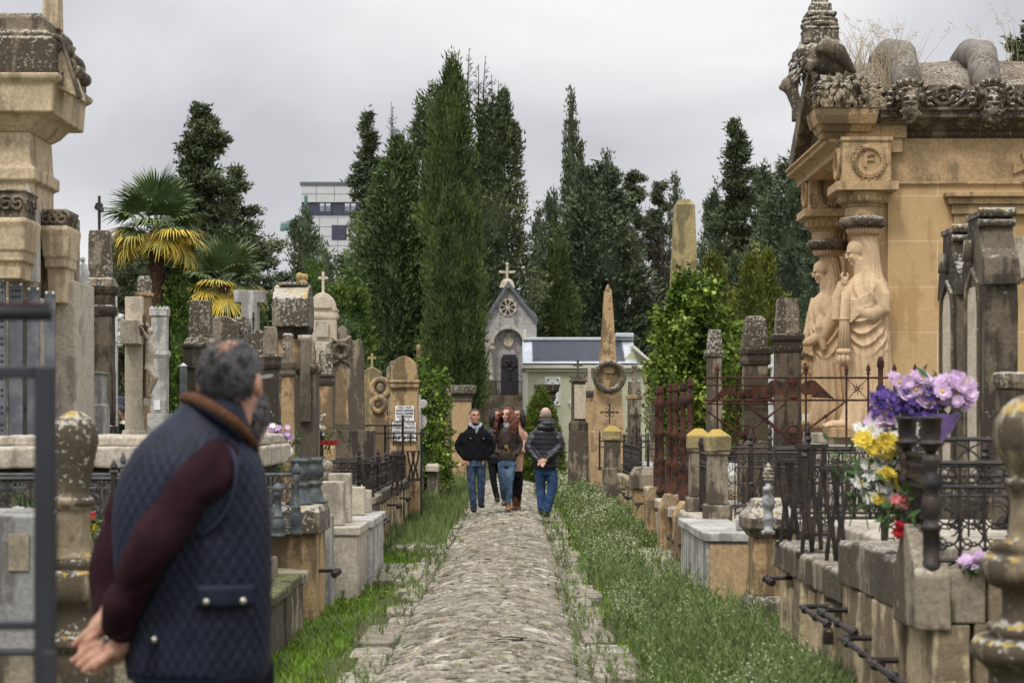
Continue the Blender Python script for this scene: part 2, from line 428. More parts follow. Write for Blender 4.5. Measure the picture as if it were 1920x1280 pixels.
# ------------------------------------------------------------------ ground, path, verges
def old_paving(name, c0, c1, c2):
 t = NT(name); at = t.n('ShaderNodeAttribute'); at.attribute_name = 'var'; f = at.outputs['Fac']
 c = t.mix(t.ramp(f, 0, .6), c0, c1); c = t.mix(t.ramp(f, .75, 1), c, c2)
 big = t.noise(.9, 5, .6); med = t.noise(9, 6, .7); fine = t.noise(55, 5, .7)
 c = t.mix(t.ramp(med, .40, .66, .0, .8), c, (.075, .065, .048))
 c = t.mix(t.ramp(t.noise(1, 5, .6, map=(5, 26, 8)), .50, .64, 0, .75), c, (.07, .062, .046))
 c = t.mix(t.ramp(fine, .52, .70, 0, .6), c, (.60, .57, .50))
 c = t.mix(t.ramp(t.noise(5.5, 5, .7), .60, .70, 0, .65), c, (.12, .13, .035))
 c = t.mix(t.ramp(big, .42, .66, 0, .5), c, (.17, .155, .12))
 c = t.mix(t.ramp(t.noise(21, 4, .6), .66, .72, 0, .7), c, (.42, .31, .10))
 t.bump(fine, .8, .008); t.bump(med, .7, .03)
 return t.done(c, .92, .15)
old_paving('path_stone', (.18, .158, .12), (.37, .335, .27), (.60, .56, .485))
old_paving('slab_stone', (.30, .265, .20), (.45, .40, .32), (.52, .48, .40))
t = NT('soil'); c = t.mix(t.ramp(t.noise(.6, 6, .65), .4, .62), (.055, .075, .022), (.115, .095, .06))
c = t.mix(t.ramp(t.noise(14, 5, .7), .5, .7, 0, .7), c, (.05, .045, .03)); t.bump(t.noise(30, 5), .8, .03); t.done(c, .95, .1)

def path_x(y): return 11 / F * y - .209            # the path drifts very slightly to the right

b = MB(); n = 60
xs = [-900, -300, -90, -30, -12, -7, -4, -2.2, -1.2, 1.2, 2.2, 4, 7, 12, 30, 90, 300, 900]; ys = [-20, 0, 6, 10, 14, 20, 28, 40, 55, 75, 100, 150, 260, 500, 1500]
V = [(x, y, GZ + (.02 * noise.noise(Vector((x * .7, y * .3, 0))) if abs(x) < 20 else 0)) for y in ys for x in xs]
Fc = [(j * len(xs) + i, j * len(xs) + i + 1, (j + 1) * len(xs) + i + 1, (j + 1) * len(xs) + i) for j in range(len(ys) - 1) for i in range(len(xs) - 1)]
b.add(V, Fc); tag(b.build('ground', 'soil'), kind='structure')

HW = .71; RISE = .135
def arch(u): return RISE * (1 - abs(u) ** 2.5) - RISE      # u in -1..1, crown at z = 0
def build_path():
 rs = np.random.RandomState(3); V = []; Fq = []; C = []
 y = 7.5
 while y < 56:
  far = y > 26
  d = (rs.uniform(.028, .056) if not far else rs.uniform(.08, .15))
  u = -1 - rs.uniform(0, .12); wav = .03 * math.sin(y * 1.9) + .02 * math.sin(y * 5.1)
  edge = 1 + rs.uniform(-.03, .06)
  while u < edge:
   L = rs.uniform(.08, .30) / HW; u1 = min(u + L, edge + rs.uniform(0, .05)); h = rs.normal() * .010 + .015; tilt = rs.normal() * .010
   shade = np.clip(rs.normal(.5, .26), 0, 1); yo = rs.normal() * .012; rot = rs.normal() * .02
   m = max(2, int((u1 - u) * HW / .05) + 1); g = rs.uniform(.004, .014) / HW
   base = len(V)
   prof = ((-.5, -.03), (-.42, .6), (-.1, 1.0), (.25, .85), (.46, .45), (.5, -.04))
   for k in range(m + 1):
    uu = u + g + (u1 - u - 2 * g) * k / m; e = 1 - (.55 if k in (0, m) else 0)
    x0 = path_x(y) + uu * HW
    for (fy, fz) in prof:
     z = arch(np.clip(uu, -1.2, 1.2)) + (h * fz * (e if fz > 0 else 1) + tilt * fy) + rs.normal() * .0018 + .007 * math.sin(y * .9 + uu * 2) - .004
     V.append((x0, y + d / 2 + fy * d * rs.uniform(.86, 1.0) + yo + rot * (uu - u) + wav * (1 - uu * uu) * .6 + rs.normal() * .002, z)); C.append(np.clip(shade + rs.normal() * .08, 0, 1))
   q = len(prof)
   for k in range(m):
    for j in range(q - 1):
     a = base + k * q + j; Fq.append((a, a + q, a + q + 1, a + 1))
   u = u1
  y += d
 return npmesh('path', np.array(V), np.array(Fq), np.array(C))
tag(link('path', build_path(), 'path_stone', smooth=False), kind='structure')
b = MB(); prev = None; V = []; Fc = []; ny = 24
for j in range(ny + 1):
 y = 7.5 + 48.5 * j / ny
 for i in range(13):
  u = -1.12 + 2.24 * i / 12; V.append((path_x(y) + u * HW, y, arch(max(-1.1, min(1.1, u))) - .014))
for j in range(ny):
 for i in range(12): a = j * 13 + i; Fc.append((a, a + 1, a + 14, a + 13))
b.add(V, Fc); tag(b.build('path_bed', 'soil', smooth=True), kind='structure')

def slabs():
 rs = np.random.RandomState(9); mb = MB(); C = []
 for side in (-1, 1):
  y = 7.5
  while y < 54:
   L = rs.uniform(.45, 1.0); w = rs.uniform(.17, .34) * (1.1 if side > 0 else 1.0)
   x0 = path_x(y) + side * (HW - .02); x1 = x0 + side * w
   xa, xb = min(x0, x1), max(x0, x1); z = GZ + .02 + rs.normal() * .012; n = 9
   base = len(mb.v); ti = rs.normal() * .02
   pts = []
   for k in range(22):
    a = 2 * math.pi * k / 22; cx, cy = (xa + xb) / 2, y + L / 2
    ex = 2 / 5.0; c, s_ = math.cos(a), math.sin(a)
    pts.append((cx + (xb - xa) / 2 * math.copysign(abs(c) ** ex, c) * rs.uniform(.92, 1.05), cy + L / 2 * .97 * math.copysign(abs(s_) ** ex, s_) * rs.uniform(.96, 1.02)))
   v = [(p[0], p[1], z - .1) for p in pts] + [(p[0], p[1], z + ti * (p[0] - cx)) for p in pts] + [(cx + (p[0] - cx) * .94, cy + (p[1] - cy) * .96, z + .012 + ti * (p[0] - cx) + rs.normal() * .003) for p in pts]
   nq = 22; f = [(i, (i + 1) % nq, nq + (i + 1) % nq, nq + i) for i in range(nq)] + [(nq + i, nq + (i + 1) % nq, 2 * nq + (i + 1) % nq, 2 * nq + i) for i in range(nq)] + [tuple(range(2 * nq, 3 * nq))]
   mb.add(v, f); C += [float(np.clip(rs.normal(.5, .22), 0, 1))] * (3 * nq)
   y += L + rs.uniform(.005, .05)
 for (x0, x1, y0, y1, k) in ((-1.6, -.95, 20.2, 22.6, 4), (-1.55, -1.0, 25.5, 27.6, 3), (1.35, 2.0, 19.5, 25.5, 12)):
  for q in range(k):
   ya = y0 + (y1 - y0) * q / k; yb = y0 + (y1 - y0) * (q + 1) / k - .03
   xm = rs.uniform(.35, .65) * (x1 - x0) + x0
   for xa, xb in ((x0, xm - .015), (xm + .015, x1)):
    base = len(mb.v); mb.rings([(GZ - .05, (xb - xa) / 2, (yb - ya) / 2), (GZ + .055, (xb - xa) / 2, (yb - ya) / 2), (GZ + .065, (xb - xa) / 2 - .012, (yb - ya) / 2 - .012)], (xa + xb) / 2, (ya + yb) / 2)
    C += [float(np.clip(rs.normal(.55, .2), 0, 1))] * (len(mb.v) - base)
 me = mb.mesh('kerb'); at = me.attributes.new('var', 'FLOAT', 'POINT'); at.data.foreach_set('value', np.array(C, np.float32))
 return me
tag(link('kerb', slabs(), 'slab_stone'), kind='structure')

def blades(n, xr, yr, hr, wr, seed, dens=None, lean=.5):
 """n grass blades, two faces each: returns V, F(tri), var"""
 rs = np.random.RandomState(seed)
 y = yr[0] * (yr[1] / yr[0]) ** (rs.rand(n) ** 1.0)          # log spread keeps the near ground dense
 x = xr[0](y) + (xr[1](y) - xr[0](y)) * rs.rand(n)
 if dens is not None:
  k = dens(x, y) > rs.rand(n); x, y = x[k], y[k]; n = len(x)
 h = rs.uniform(*hr, n) * (1 + .5 * vnoise(np.c_[x, y, 0 * x], 2.2, seed)); h = np.clip(h, hr[0] * .5, hr[1] * 1.5)
 a = rs.rand(n) * 6.283; w = rs.uniform(*wr, n) * np.clip(y / 16, 1, 2.2); le = h * rs.uniform(.1, lean, n); b_ = rs.rand(n) * 6.283
 dx, dy = np.cos(a) * w / 2, np.sin(a) * w / 2; lx, ly = np.cos(b_) * le, np.sin(b_) * le
 z0 = np.full(n, GZ - .01)
 P = np.stack([np.c_[x - dx, y - dy, z0], np.c_[x + dx, y + dy, z0], np.c_[x + dx * .7 + lx * .4, y + dy * .7 + ly * .4, z0 + h * .6], np.c_[x - dx * .7 + lx * .4, y - dy * .7 + ly * .4, z0 + h * .6], np.c_[x + lx, y + ly, z0 + h]], 1)
 V = P.reshape(-1, 3); o = np.arange(n)[:, None] * 5
 Fa = np.concatenate([o + np.array([[0, 1, 2]]), o + np.array([[0, 2, 3]]), o + np.array([[3, 2, 4]])])
 sh = np.clip(.45 + .3 * vnoise(np.c_[x, y, 0 * x], 1.3, seed + 5) + rs.normal(size=n) * .2, 0, 1)
 return V, Fa, np.repeat(sh, 5)
lx0 = lambda y: -1.72 + 0 * y; lx1 = lambda y: path_x(y) - HW - .03 + 0 * y
def ldens(x, y):
 e = (x - (path_x(y) - HW - .33 + .09 * vnoise(np.c_[x * 0, y, 0 * x], 2.3, 31))) / .25
 d = np.where(e > 0, np.where(vnoise(np.c_[x, y, 0 * x], 3.5, 2) > .45, .30, .02), 1.0)
 gap = ((y > 20.2) & (y < 22.6) | (y > 25.5) & (y < 27.6)) & (x > -1.6); return np.where(gap, .1, d)
V, Fa, c = blades(62000, (lx0, lx1), (9, 60), (.03, .085), (.007, .013), 1, ldens, .7)
tag(link('grass', npmesh('grass', V, Fa, c), 'grass_lush'), 'short bright green grass on the left verge of the path', 'grass', kind='stuff')
V, Fa, c = blades(14000, (lx0, lx1), (24, 60), (.12, .30), (.006, .010), 21, lambda x, y: np.where(x < path_x(y) - HW - .1, 1., .1), .5)
tag(link('grass', npmesh('grass', V, Fa, c), 'weed'), 'tall grey-green grass farther up the left verge', 'grass', kind='stuff')
rx0 = lambda y: path_x(y) + HW + .02 + 0 * y; rx1 = lambda y: 2.15 + 0 * y
def rdens(x, y):
 e = ((path_x(y) + HW + .30 + .13 * vnoise(np.c_[x * 0, y, 0 * x], 1.9, 32)) - x) / .25
 d = np.where(e > 0, np.where(vnoise(np.c_[x, y, 0 * x], 3.5, 4) > .45, .3, .03), np.where(vnoise(np.c_[x, y * .6, 0 * x], 2.1, 14) > -.5, 1.0, .45))
 return np.where((y > 19.5) & (y < 25.5) & (x > 1.4), .12, d)
V, Fa, c = blades(42000, (rx0, rx1), (9, 60), (.05, .16), (.006, .010), 2, rdens, .7)
tag(link('grass', npmesh('grass', V, Fa, c), 'grass_lush'), 'bright green grass under the weeds on the right verge', 'grass', kind='stuff')

plain('weed_flower', (.66, .66, .48), .8, .2, var=.3, scale=40)
def weeds(n, seed, xf0, xf1, yr, hr, flower=.5):
 """branching wild stems with thin leaves; some carry heads of tiny white flowers"""
 rs = np.random.RandomState(seed); V = []; Fa = []; C = []; FV = []; FF = []; FC = []
 for i in range(n):
  y = yr[0] * (yr[1] / yr[0]) ** rs.rand(); x = xf0(y) + (xf1(y) - xf0(y)) * rs.rand()
  cl = noise.noise(Vector((x * 1.6, y * .55, seed)))
  if cl < -.10 and rs.rand() < .8: continue
  if 19.5 < y < 25.5 and x > 1.4 and rs.rand() < .9: continue
  h = rs.uniform(*hr) * (.8 + .8 * max(0, cl)); shade = np.clip(rs.normal(.35, .2), 0, 1)
  w = .0032 * max(1, y / 16)
  def quad(p, d, L, ww):
   s = np.array([rs.normal(), rs.normal(), 0]); s /= (np.linalg.norm(s) + 1e-6); b = len(V)
   for q in (p - s * ww, p + s * ww, p + d * L): V.append(q); C.append(np.clip(shade + rs.normal() * .1, 0, 1))
   Fa.append((b, b + 1, b + 2))
  h *= 1 if x < 1.65 else .5; p = np.array([x, y, GZ]); d = np.array([rs.normal() * .18, rs.normal() * .18, 1]); d /= np.linalg.norm(d)
  quad(p, d, h, w)
  for k in range(16):
   tt = rs.uniform(.12, .95); dd = d * .6 + np.array([rs.normal() * .6, rs.normal() * .6, .25]); dd /= np.linalg.norm(dd)
   quad(p + d * h * tt, dd, rs.uniform(.04, .12) * (1.2 - tt * .5), w * rs.uniform(.5, 1.5))
  if rs.rand() < flower * (2.2 if noise.noise(Vector((x * 1.1, y * .35, 77))) > .05 else .15):
   for k in range(rs.randint(2, 6)):
    c = p + d * h * rs.uniform(.75, 1.05) + rs.normal(size=3) * .03; r = .0040 * max(1, y / 17) * rs.uniform(.7, 1.3); b = len(FV)
    for q in ((r, 0, 0), (0, r, r * .4), (-r, 0, 0), (0, -r, -r * .4)): FV.append(c + np.array(q))
    FF.append((b, b + 1, b + 2)); FF.append((b, b + 2, b + 3))
 return np.array(V), np.array(Fa), np.array(C), np.array(FV), np.array(FF)
V, Fa, c, FV, FF = weeds(13000, 5, lambda y: path_x(y) + HW + .30 + .10 * math.sin(y * 2.3) * math.sin(y * .9), lambda y: 2.05, (9.5, 58), (.18, .50), .55)
tag(link('weeds', npmesh('weeds', V, Fa, c), 'weed'), 'tall flowering weeds filling the right verge', 'weeds', kind='stuff')
tag(link('weed_flowers', npmesh('weed_flowers', FV, FF), 'weed_flower'), 'tiny white flower heads on the right verge weeds', 'wild flowers', kind='stuff')
V, Fa, c, FV, FF = weeds(900, 6, lambda y: -1.6, lambda y: path_x(y) - HW + .06, (10, 55), (.08, .22), .1)
tag(link('weeds', npmesh('weeds', V, Fa, c), 'weed'), 'scattered low weeds along the left edge of the path', 'weeds', kind='stuff')
V, Fa, c, FV, FF = weeds(420, 8, lambda y: path_x(y) + HW - .12, lambda y: path_x(y) + HW + .3, (10, 50), (.08, .26), .2)
tag(link('weeds', npmesh('weeds', V, Fa, c), 'weed'), 'sparse weeds growing from the joints of the right kerb', 'weeds', kind='stuff')
V, Fa, c = blades(9000, (lambda y: path_x(y) - HW * .98, lambda y: path_x(y) + HW * .98), (10, 50), (.012, .03), (.006, .012), 33, lambda x, y: np.where(vnoise(np.c_[x * 2.5, y * .8, 0 * x], 2.4, 9) > .75, .6, np.where(np.abs(x - path_x(y)) > HW * .86, .35, .01)), .9)
V[:, 2] += np.array([arch(max(-1, min(1, (p[0] - path_x(p[1])) / HW))) - GZ + .012 for p in V])
tag(link('moss', npmesh('moss', V, Fa, c), 'grass_lush'), 'small tufts of moss and grass between the path stones', 'moss', kind='stuff')

rs = np.random.RandomState(50); n = 900; y = 9 * (55 / 9) ** rs.rand(n); x = rs.uniform(-1.6, 2.0, n); px_ = np.array([path_x(q) for q in y]); u = (x - px_) / HW
z = np.where(np.abs(u) < 1, [arch(max(-1, min(1, q))) + .02 for q in u], GZ + .05); a = rs.rand(n) * 6.28; L = rs.uniform(.010, .024, n) * np.clip(y / 14, 1, 2); P = np.c_[x, y, z]; d = np.c_[np.cos(a), np.sin(a), rs.normal(size=n) * .3] * L[:, None]; w = np.c_[-np.sin(a), np.cos(a), rs.normal(size=n) * .3] * (L * .5)[:, None]
V = np.stack([P - d, P + w, P + d, P - w], 1).reshape(-1, 3); plain('dead_leaf', (.20, .11, .035), .8, .2, col2=(.36, .26, .06), scale=6)
tag(link('fallen_leaves', npmesh('fallen_leaves', V, np.arange(n * 4).reshape(-1, 4)), 'dead_leaf'), 'small dead leaves strewn over the path and verges', 'leaves', kind='stuff')
# ------------------------------------------------------------------ trees
def unit(v): return v / (np.linalg.norm(v, axis=1, keepdims=True) + 1e-9)
def leaves(P, D, L, Wd, shade, rs, k=7, spread=.6, blunt=False):
 """k leaf blades from each clump centre P, leaning along D"""
 n = len(P); P = np.repeat(P, k, 0); D = np.repeat(D, k, 0); L = np.repeat(L, k) * rs.uniform(.6, 1.2, n * k); s = np.repeat(shade, k)
 d = unit(D + rs.normal(size=(n * k, 3)) * spread); P = P + rs.normal(size=(n * k, 3)) * (L * .45)[:, None]
 side = unit(np.cross(d, rs.normal(size=(n * k, 3)))) * (L * Wd)[:, None]
 if blunt:
  V = np.stack([P - side * .3, P + side * .3, P + d * (L * .5)[:, None] + side, P + d * L[:, None], P + d * (L * .5)[:, None] - side], 1).reshape(-1, 3)
  o = np.arange(n * k)[:, None] * 5; Fa = np.concatenate([o + np.array([[0, 1, 2]]), o + np.array([[0, 2, 4]]), o + np.array([[4, 2, 3]])]); q = 5
 else:
  V = np.stack([P - side, P + side, P + d * L[:, None]], 1).reshape(-1, 3); Fa = np.arange(n * k * 3).reshape(-1, 3); q = 3
 return V, Fa, np.repeat(np.clip(s + rs.normal(size=n * k) * .12, 0, 1), q)
def merge(parts):
 V = []; Fa = []; C = []; b = 0
 for v, f, c in parts: V.append(v); Fa.append(f + b); C.append(c); b += len(v)
 return np.concatenate(V), np.concatenate(Fa), np.concatenate(C)
def core(prof, h, k, rs, seed, nz=26, na=20, lump=.2):
 z = np.linspace(.01, .97, nz); a = np.linspace(0, 2 * np.pi, na, endpoint=False); zz, aa = np.meshgrid(z, a, indexing='ij')
 r = prof(zz) * k; P = np.stack([r * np.cos(aa), r * np.sin(aa), zz * h], -1).reshape(-1, 3)
 r2 = 1 + lump * vnoise(P, 5.0 / max(.6, prof(np.array([.3]))[0]), seed); P[:, :2] *= r2[:, None]
 f = []
 for i in range(nz - 1):
  for j in range(na):
   A, B, C_, D_ = i * na + j, i * na + (j + 1) % na, (i + 1) * na + (j + 1) % na, (i + 1) * na + j
   f += [(A, B, C_), (A, C_, D_)]
 return P, np.array(f), np.full(len(P), .25)
def interp(pts):
 t, r = np.array([p[0] for p in pts]), np.array([p[1] for p in pts]); return lambda x: np.interp(x, t, r)
def dense_crown(prof, h, seed, n, L, up=1.0, lump=.16, Wd=.22, k=7, spread=.55, tops=(), blunt=False, fl=1.0):
 rs = np.random.RandomState(seed); L *= .60; lump *= 1.75; q = np.linspace(0, 1, 50); n = int(np.clip(1.5 * 2 * np.pi * prof(q).mean() * h / (k * L * L * Wd), n, 15000))
 t = rs.rand(n * 4); keep = rs.rand(n * 4) < prof(t) / prof(np.linspace(0, 1, 50)).max() + .08; t = t[keep][:n]
 a = rs.rand(len(t)) * 2 * np.pi; rr = prof(t)
 base = np.stack([np.cos(a) * rr, np.sin(a) * rr, t * h], -1); R0 = prof(np.linspace(0, 1, 50)).max()
 lm = vnoise(base * np.array([1, 1, .6]), 5.5 / R0 * fl, seed) + .6 * vnoise(base, 10 / R0 * fl, seed + 1) + .45 * vnoise(base, 24 / R0 * fl, seed + 2)
 f = (1 + lump * lm) * rs.uniform(.66, 1.04, len(t)) ** .7; P = base.copy(); P[:, :2] *= f[:, None]; P[:, 2] += rs.normal(size=len(t)) * L * .8
 D = np.stack([np.cos(a), np.sin(a), np.full(len(t), up)], -1)
 sh = .40 + .27 * lm + rs.normal(size=len(t)) * .1  # crown hollows darker, bulges lighter: shading put into the leaf colour
 parts = [leaves(P, D, np.full(len(t), L), Wd, sh, rs, k, spread, blunt), core(prof, h, .55, rs, seed, lump=0)]
 for (x, z0, z1, r) in tops:                       # extra leaders breaking the outline
  m = int(n * .05); tt = rs.rand(m); aa = rs.rand(m) * 6.28; r_ = r * (1 - tt) ** .8 * rs.uniform(.3, 1, m) + .02
  P = np.stack([x + np.cos(aa) * r_, np.sin(aa) * r_, z0 + (z1 - z0) * tt], -1); D = np.stack([np.cos(aa) * .5, np.sin(aa) * .5, np.full(m, 1.3)], -1)
  parts.append(leaves(P, D, np.full(m, L), Wd, .4 + rs.normal(size=m) * .12, rs, k, .4, blunt))
 return merge(parts)
def ragged_crown(prof, h, seed, nb, L, droop=-.1, dens=16, t0=.06, k=8, Wd=.2, corek=.45, gap=.25, spread=.6):
 """open conifer: boughs at irregular lengths, each loaded with tufts, sky between them"""
 rs = np.random.RandomState(seed); P = []; D = []; sh = []; L *= .62; dens *= 2.4; nb = int(nb * .9)
 for i in range(nb):
  t = t0 + (1 - t0) * (i + rs.rand()) / nb; a = rs.rand() * 6.283; R0 = float(prof(np.array([t]))[0]) * rs.uniform(.8, 1.25)
  if rs.rand() < gap * .5: R0 *= .6
  s0 = np.clip(rs.normal(.45, .2), 0, 1); m = max(3, int(dens * (R0 + .35)))
  tip = np.array([math.cos(a) * R0, math.sin(a) * R0, t * h + R0 * (rs.uniform(-.1, .45) + droop)]); st = np.array([0, 0, t * h])
  for q in range(m):
   f = rs.uniform(.04, 1.0) ** .8; p = st + (tip - st) * f + np.array([0, 0, -.15 * R0 * f * (1 - f)]); wd = .10 + .22 * R0 * (1 - abs(f - .55))
   P.append(p + rs.normal(size=3) * np.array([wd, wd, wd * .45]) * .55); d = tip - st; d = d / (np.linalg.norm(d) + 1e-6)
   D.append(d * .8 + np.array([0, 0, .35])); sh.append(s0 + rs.normal() * .12)
 P = np.array(P); D = np.array(D); parts = [leaves(P, D, np.full(len(P), L), Wd, np.array(sh), rs, k, spread)]
 return merge(parts)
def bare_tops(mb, spec, seed):
 rs = random.Random(seed)
 for (x, z0, z1, r) in spec:
  mb.tube([(x, 0, z0), (x + rs.uniform(-.1, .1), 0, (z0 + z1) / 2), (x + rs.uniform(-.1, .1), 0, z1)], [.05, .035, .012], 5)
  for i in range(30):
   t = rs.random(); a = rs.uniform(0, 6.28); L = r * (1.1 - t) * rs.uniform(.5, 1.1); z = z0 + (z1 - z0) * t
   e = (x + math.cos(a) * L, math.sin(a) * L, z + L * rs.uniform(.3, 1.0)); mb.tube([(x, 0, z), e], [.018, .006], 3, cap=False)
   for q in range(7):
    f = rs.uniform(.3, 1); p = Vector((x + (e[0] - x) * f, e[1] * f, z + (e[2] - z) * f))
    mb.tube([p, p + Vector((rs.uniform(-1, 1), rs.uniform(-1, 1), rs.uniform(-.1, 1))) * L * .3], [.014, .005], 3, cap=False)
def tree(label, name, px, top, Y, crown, mat, trunk_r=.15, group=None, base_py=None, bare=None, crown_z=0, bark='bark', cat='tree'):
 """crown: function(height) -> V, F, C; stands on the ground at depth Y under pixel column px"""
 x = WX(px, Y); h = WZ(top, Y) - GZ; r = thing(name, label, cat, (x, Y, GZ), 0, group)
 V, Fa, C = crown(h); V = V.copy(); V[:, 2] += crown_z
 link('crown', npmesh('crown', V, Fa, C), mat, r)
 b = MB(); b.tube([(0, 0, -.1), (0, 0, .25 * h), (.0, .02, .9 * h)], [trunk_r, trunk_r * .75, .02], 7); b.build('trunk', bark, r, smooth=True)
 if bare:
  b = MB(); bare_tops(b, [(WX(px + dx, Y) - x, WZ(a, Y) - GZ, WZ(c, Y) - GZ, rr) for dx, a, c, rr in bare], int(px)); b.build('bare_leader', 'twig_bark', r)
 return r
plain('twig_bark', (.055, .042, .038), .95, .1, var=.3)
def px_prof(top, Y, pts):
 """profile traced as (py, half width px) rows -> radius over 0..1 of the height"""
 s = S(Y); zt = WZ(top, Y) - GZ; q = sorted([((WZ(py, Y) - GZ) / zt, hw * s) for py, hw in pts]); return interp([(0, q[0][1])] + q + [(1.001, .03)])
TG = 'trees of the cemetery'
def dn(label, px, top, Y, pts, mat, seed, n, L, name='cypress_tree', **kw):
 pr = px_prof(top, Y, [(a, c * (.84 if mat == 'leaf_cypress' else .95)) for a, c in pts]); bare = kw.pop('bare', None); tops = kw.pop('tops', ())
 s = S(Y); tp = [((dx) * s, WZ(a, Y) - GZ, WZ(c, Y) - GZ, w * s) for dx, a, c, w in tops]
 return tree(label, name, px, top, Y, lambda h: dense_crown(pr, h, seed, n, L, tops=tp, **kw), mat, group=TG, bare=bare)
def rg(label, px, top, Y, pts, mat, seed, nb, L, name='conifer_tree', **kw):
 pr = px_prof(top, Y, pts); bare = kw.pop('bare', None)
 return tree(label, name, px, top, Y, lambda h: ragged_crown(pr, h, seed, nb, L, **kw), mat, group=TG, bare=bare)
dn('tallest columnar cypress with its tip standing clear at the centre', 848, 105, 78, [(130, 14), (190, 34), (300, 46), (420, 54), (560, 58), (700, 58), (780, 44)], 'leaf_cypress', 11, 5200, .34, up=2.2, lump=.14, Wd=.16, spread=.4)
dn('lighter green columnar cypress in front of the tallest one', 852, 345, 72, [(365, 18), (420, 40), (520, 50), (620, 62), (720, 64), (790, 50)], 'leaf_cypress', 12, 4600, .30, up=2.2, lump=.12, Wd=.17, spread=.4)
dn('broad cone shaped cypress left of the tallest column', 738, 272, 80, [(290, 9), (340, 34), (420, 52), (520, 72), (620, 82), (720, 84), (800, 72)], 'leaf_cone', 13, 5200, .34, up=1.0, lump=.22, Wd=.24, tops=((8, 300, 262, 10), (30, 330, 282, 12)))
dn('grey-green cypress shoulder behind the left of the tallest column', 812, 165, 98, [(175, 12), (210, 34), (300, 42), (420, 46), (600, 52), (780, 50)], 'leaf_cone', 14, 3600, .40, up=1.2, lump=.2)
dn('big dark cypress behind the tallest column with bare dead leaders', 922, 190, 96, [(205, 18), (260, 42), (330, 52), (420, 58), (520, 70), (620, 86), (720, 92), (800, 84)], 'leaf_dark', 15, 5600, .40, up=.9, lump=.26, Wd=.24, tops=((22, 240, 175, 14), (40, 280, 240, 12)), bare=((-88, 200, 118, .5), (-60, 190, 128, .5), (-42, 230, 92, .9), (-12, 240, 105, .9), (14, 260, 150, .7), (-28, 240, 120, .8), (0, 260, 140, .8)))
rg('ragged dark cypress with a thin brown top beside the white building', 690, 215, 112, [(235, 7), (300, 20), (380, 30), (460, 44), (560, 52), (680, 56)], 'leaf_dark', 16, 120, .45, dens=17, corek=.5, bare=((10, 380, 205, .9), (46, 330, 190, .75), (48, 320, 200, .6)))
rg('spreading dark cedar behind the two palms', 378, 200, 84, [(215, 16), (270, 44), (330, 62), (400, 96), (470, 124), (560, 140), (680, 130)], 'leaf_dark', 17, 170, .40, 'cedar_tree', dens=19, corek=.42, droop=-.25, gap=.5)
rg('right hand bough of dark cedar standing apart near its crown', 440, 315, 88, [(330, 14), (380, 30), (440, 60), (520, 68), (620, 70)], 'leaf_dark', 18, 80, .36, 'cedar_tree', dens=18, corek=.4, gap=.5)
dn('small dark twin topped cypress in front of the white building', 574, 396, 125, [(404, 7), (450, 24), (500, 34), (560, 42), (640, 46)], 'leaf_dark', 19, 1800, .42, up=2, tops=((-22, 450, 415, 7),))
dn('low dark cypress at the right foot of the white building', 610, 462, 118, [(470, 8), (500, 22), (560, 36), (660, 44)], 'leaf_dark', 20, 1200, .42, up=1.6)
dn('bright green bushy conifer right of the arched white monument', 655, 510, 66, [(525, 12), (560, 30), (620, 42), (720, 48)], 'leaf_bright', 21, 2000, .26, lump=.22, name='conifer_tree')
dn('slim bright cypress behind the house shaped tomb', 590, 488, 70, [(500, 9), (540, 22), (600, 28), (700, 30)], 'leaf_bright', 22, 1200, .25, up=1.5)
dn('bright green shrub right of the taller palm trunk', 332, 505, 40, [(520, 8), (560, 22), (640, 32), (740, 40), (800, 40)], 'leaf_bright', 23, 1900, .17, lump=.28, spread=.8, name='shrub', blunt=True)
dn('bright narrow conifer between the two palms', 362, 492, 44, [(505, 6), (550, 14), (640, 22), (760, 26)], 'leaf_bright', 24, 900, .17, up=1.5, name='shrub')
rg('feathery grey-green olive tree beside the tall dark stele', 225, 445, 46, [(460, 26), (500, 50), (560, 66), (640, 70), (760, 60)], 'leaf_olive', 25, 150, .16, 'olive_tree', dens=26, corek=.5, droop=-.5, Wd=.12, spread=.9)
dn('dark green shrub mass behind the stone crucifix', 250, 590, 52, [(600, 20), (640, 60), (700, 78), (780, 84)], 'leaf_cone', 26, 2200, .2, lump=.25, name='shrub', spread=.8)
dn('low green bushes behind the rounded lichen tombs', 470, 560, 58, [(575, 20), (620, 50), (700, 70), (790, 74)], 'leaf_cone', 27, 2200, .22, lump=.25, name='shrub', spread=.8)
dn('mid green shrub below the shorter palm', 395, 580, 50, [(590, 20), (640, 36), (720, 44), (800, 46)], 'leaf_bright', 28, 1600, .18, lump=.25, name='shrub', spread=.8)
dn('dark green conifer behind the wreath steles', 640, 600, 62, [(620, 25), (680, 46), (760, 52), (820, 52)], 'leaf_cone', 29, 1700, .24, lump=.22, name='conifer_tree')
dn('bright narrow cone cypress beside the grey chapel gable', 1047, 428, 99, [(440, 7), (480, 20), (540, 32), (600, 40), (680, 44), (780, 44)], 'leaf_cypress', 31, 3000, .34, up=1.8, lump=.12, Wd=.18)
dn('huge rounded dark cypress behind the slate roof', 1124, 318, 112, [(328, 26), (360, 48), (430, 68), (500, 78), (600, 88), (700, 92), (790, 90)], 'leaf_blue', 32, 5600, .48, up=.7, lump=.2, Wd=.26, tops=((22, 345, 322, 14), (-30, 345, 320, 12)))
dn('thin needle spire cypress rising above the rounded dark one', 1071, 170, 135, [(182, 3), (230, 9), (300, 13), (380, 17), (560, 20)], 'leaf_dark', 33, 1600, .42, up=2.4, lump=.12, tops=((17, 330, 268, 7),))
dn('small pointed cypress tip right of the needle spire', 1137, 282, 135, [(290, 4), (320, 9), (380, 11), (560, 14)], 'leaf_dark', 34, 700, .42, up=2.4)
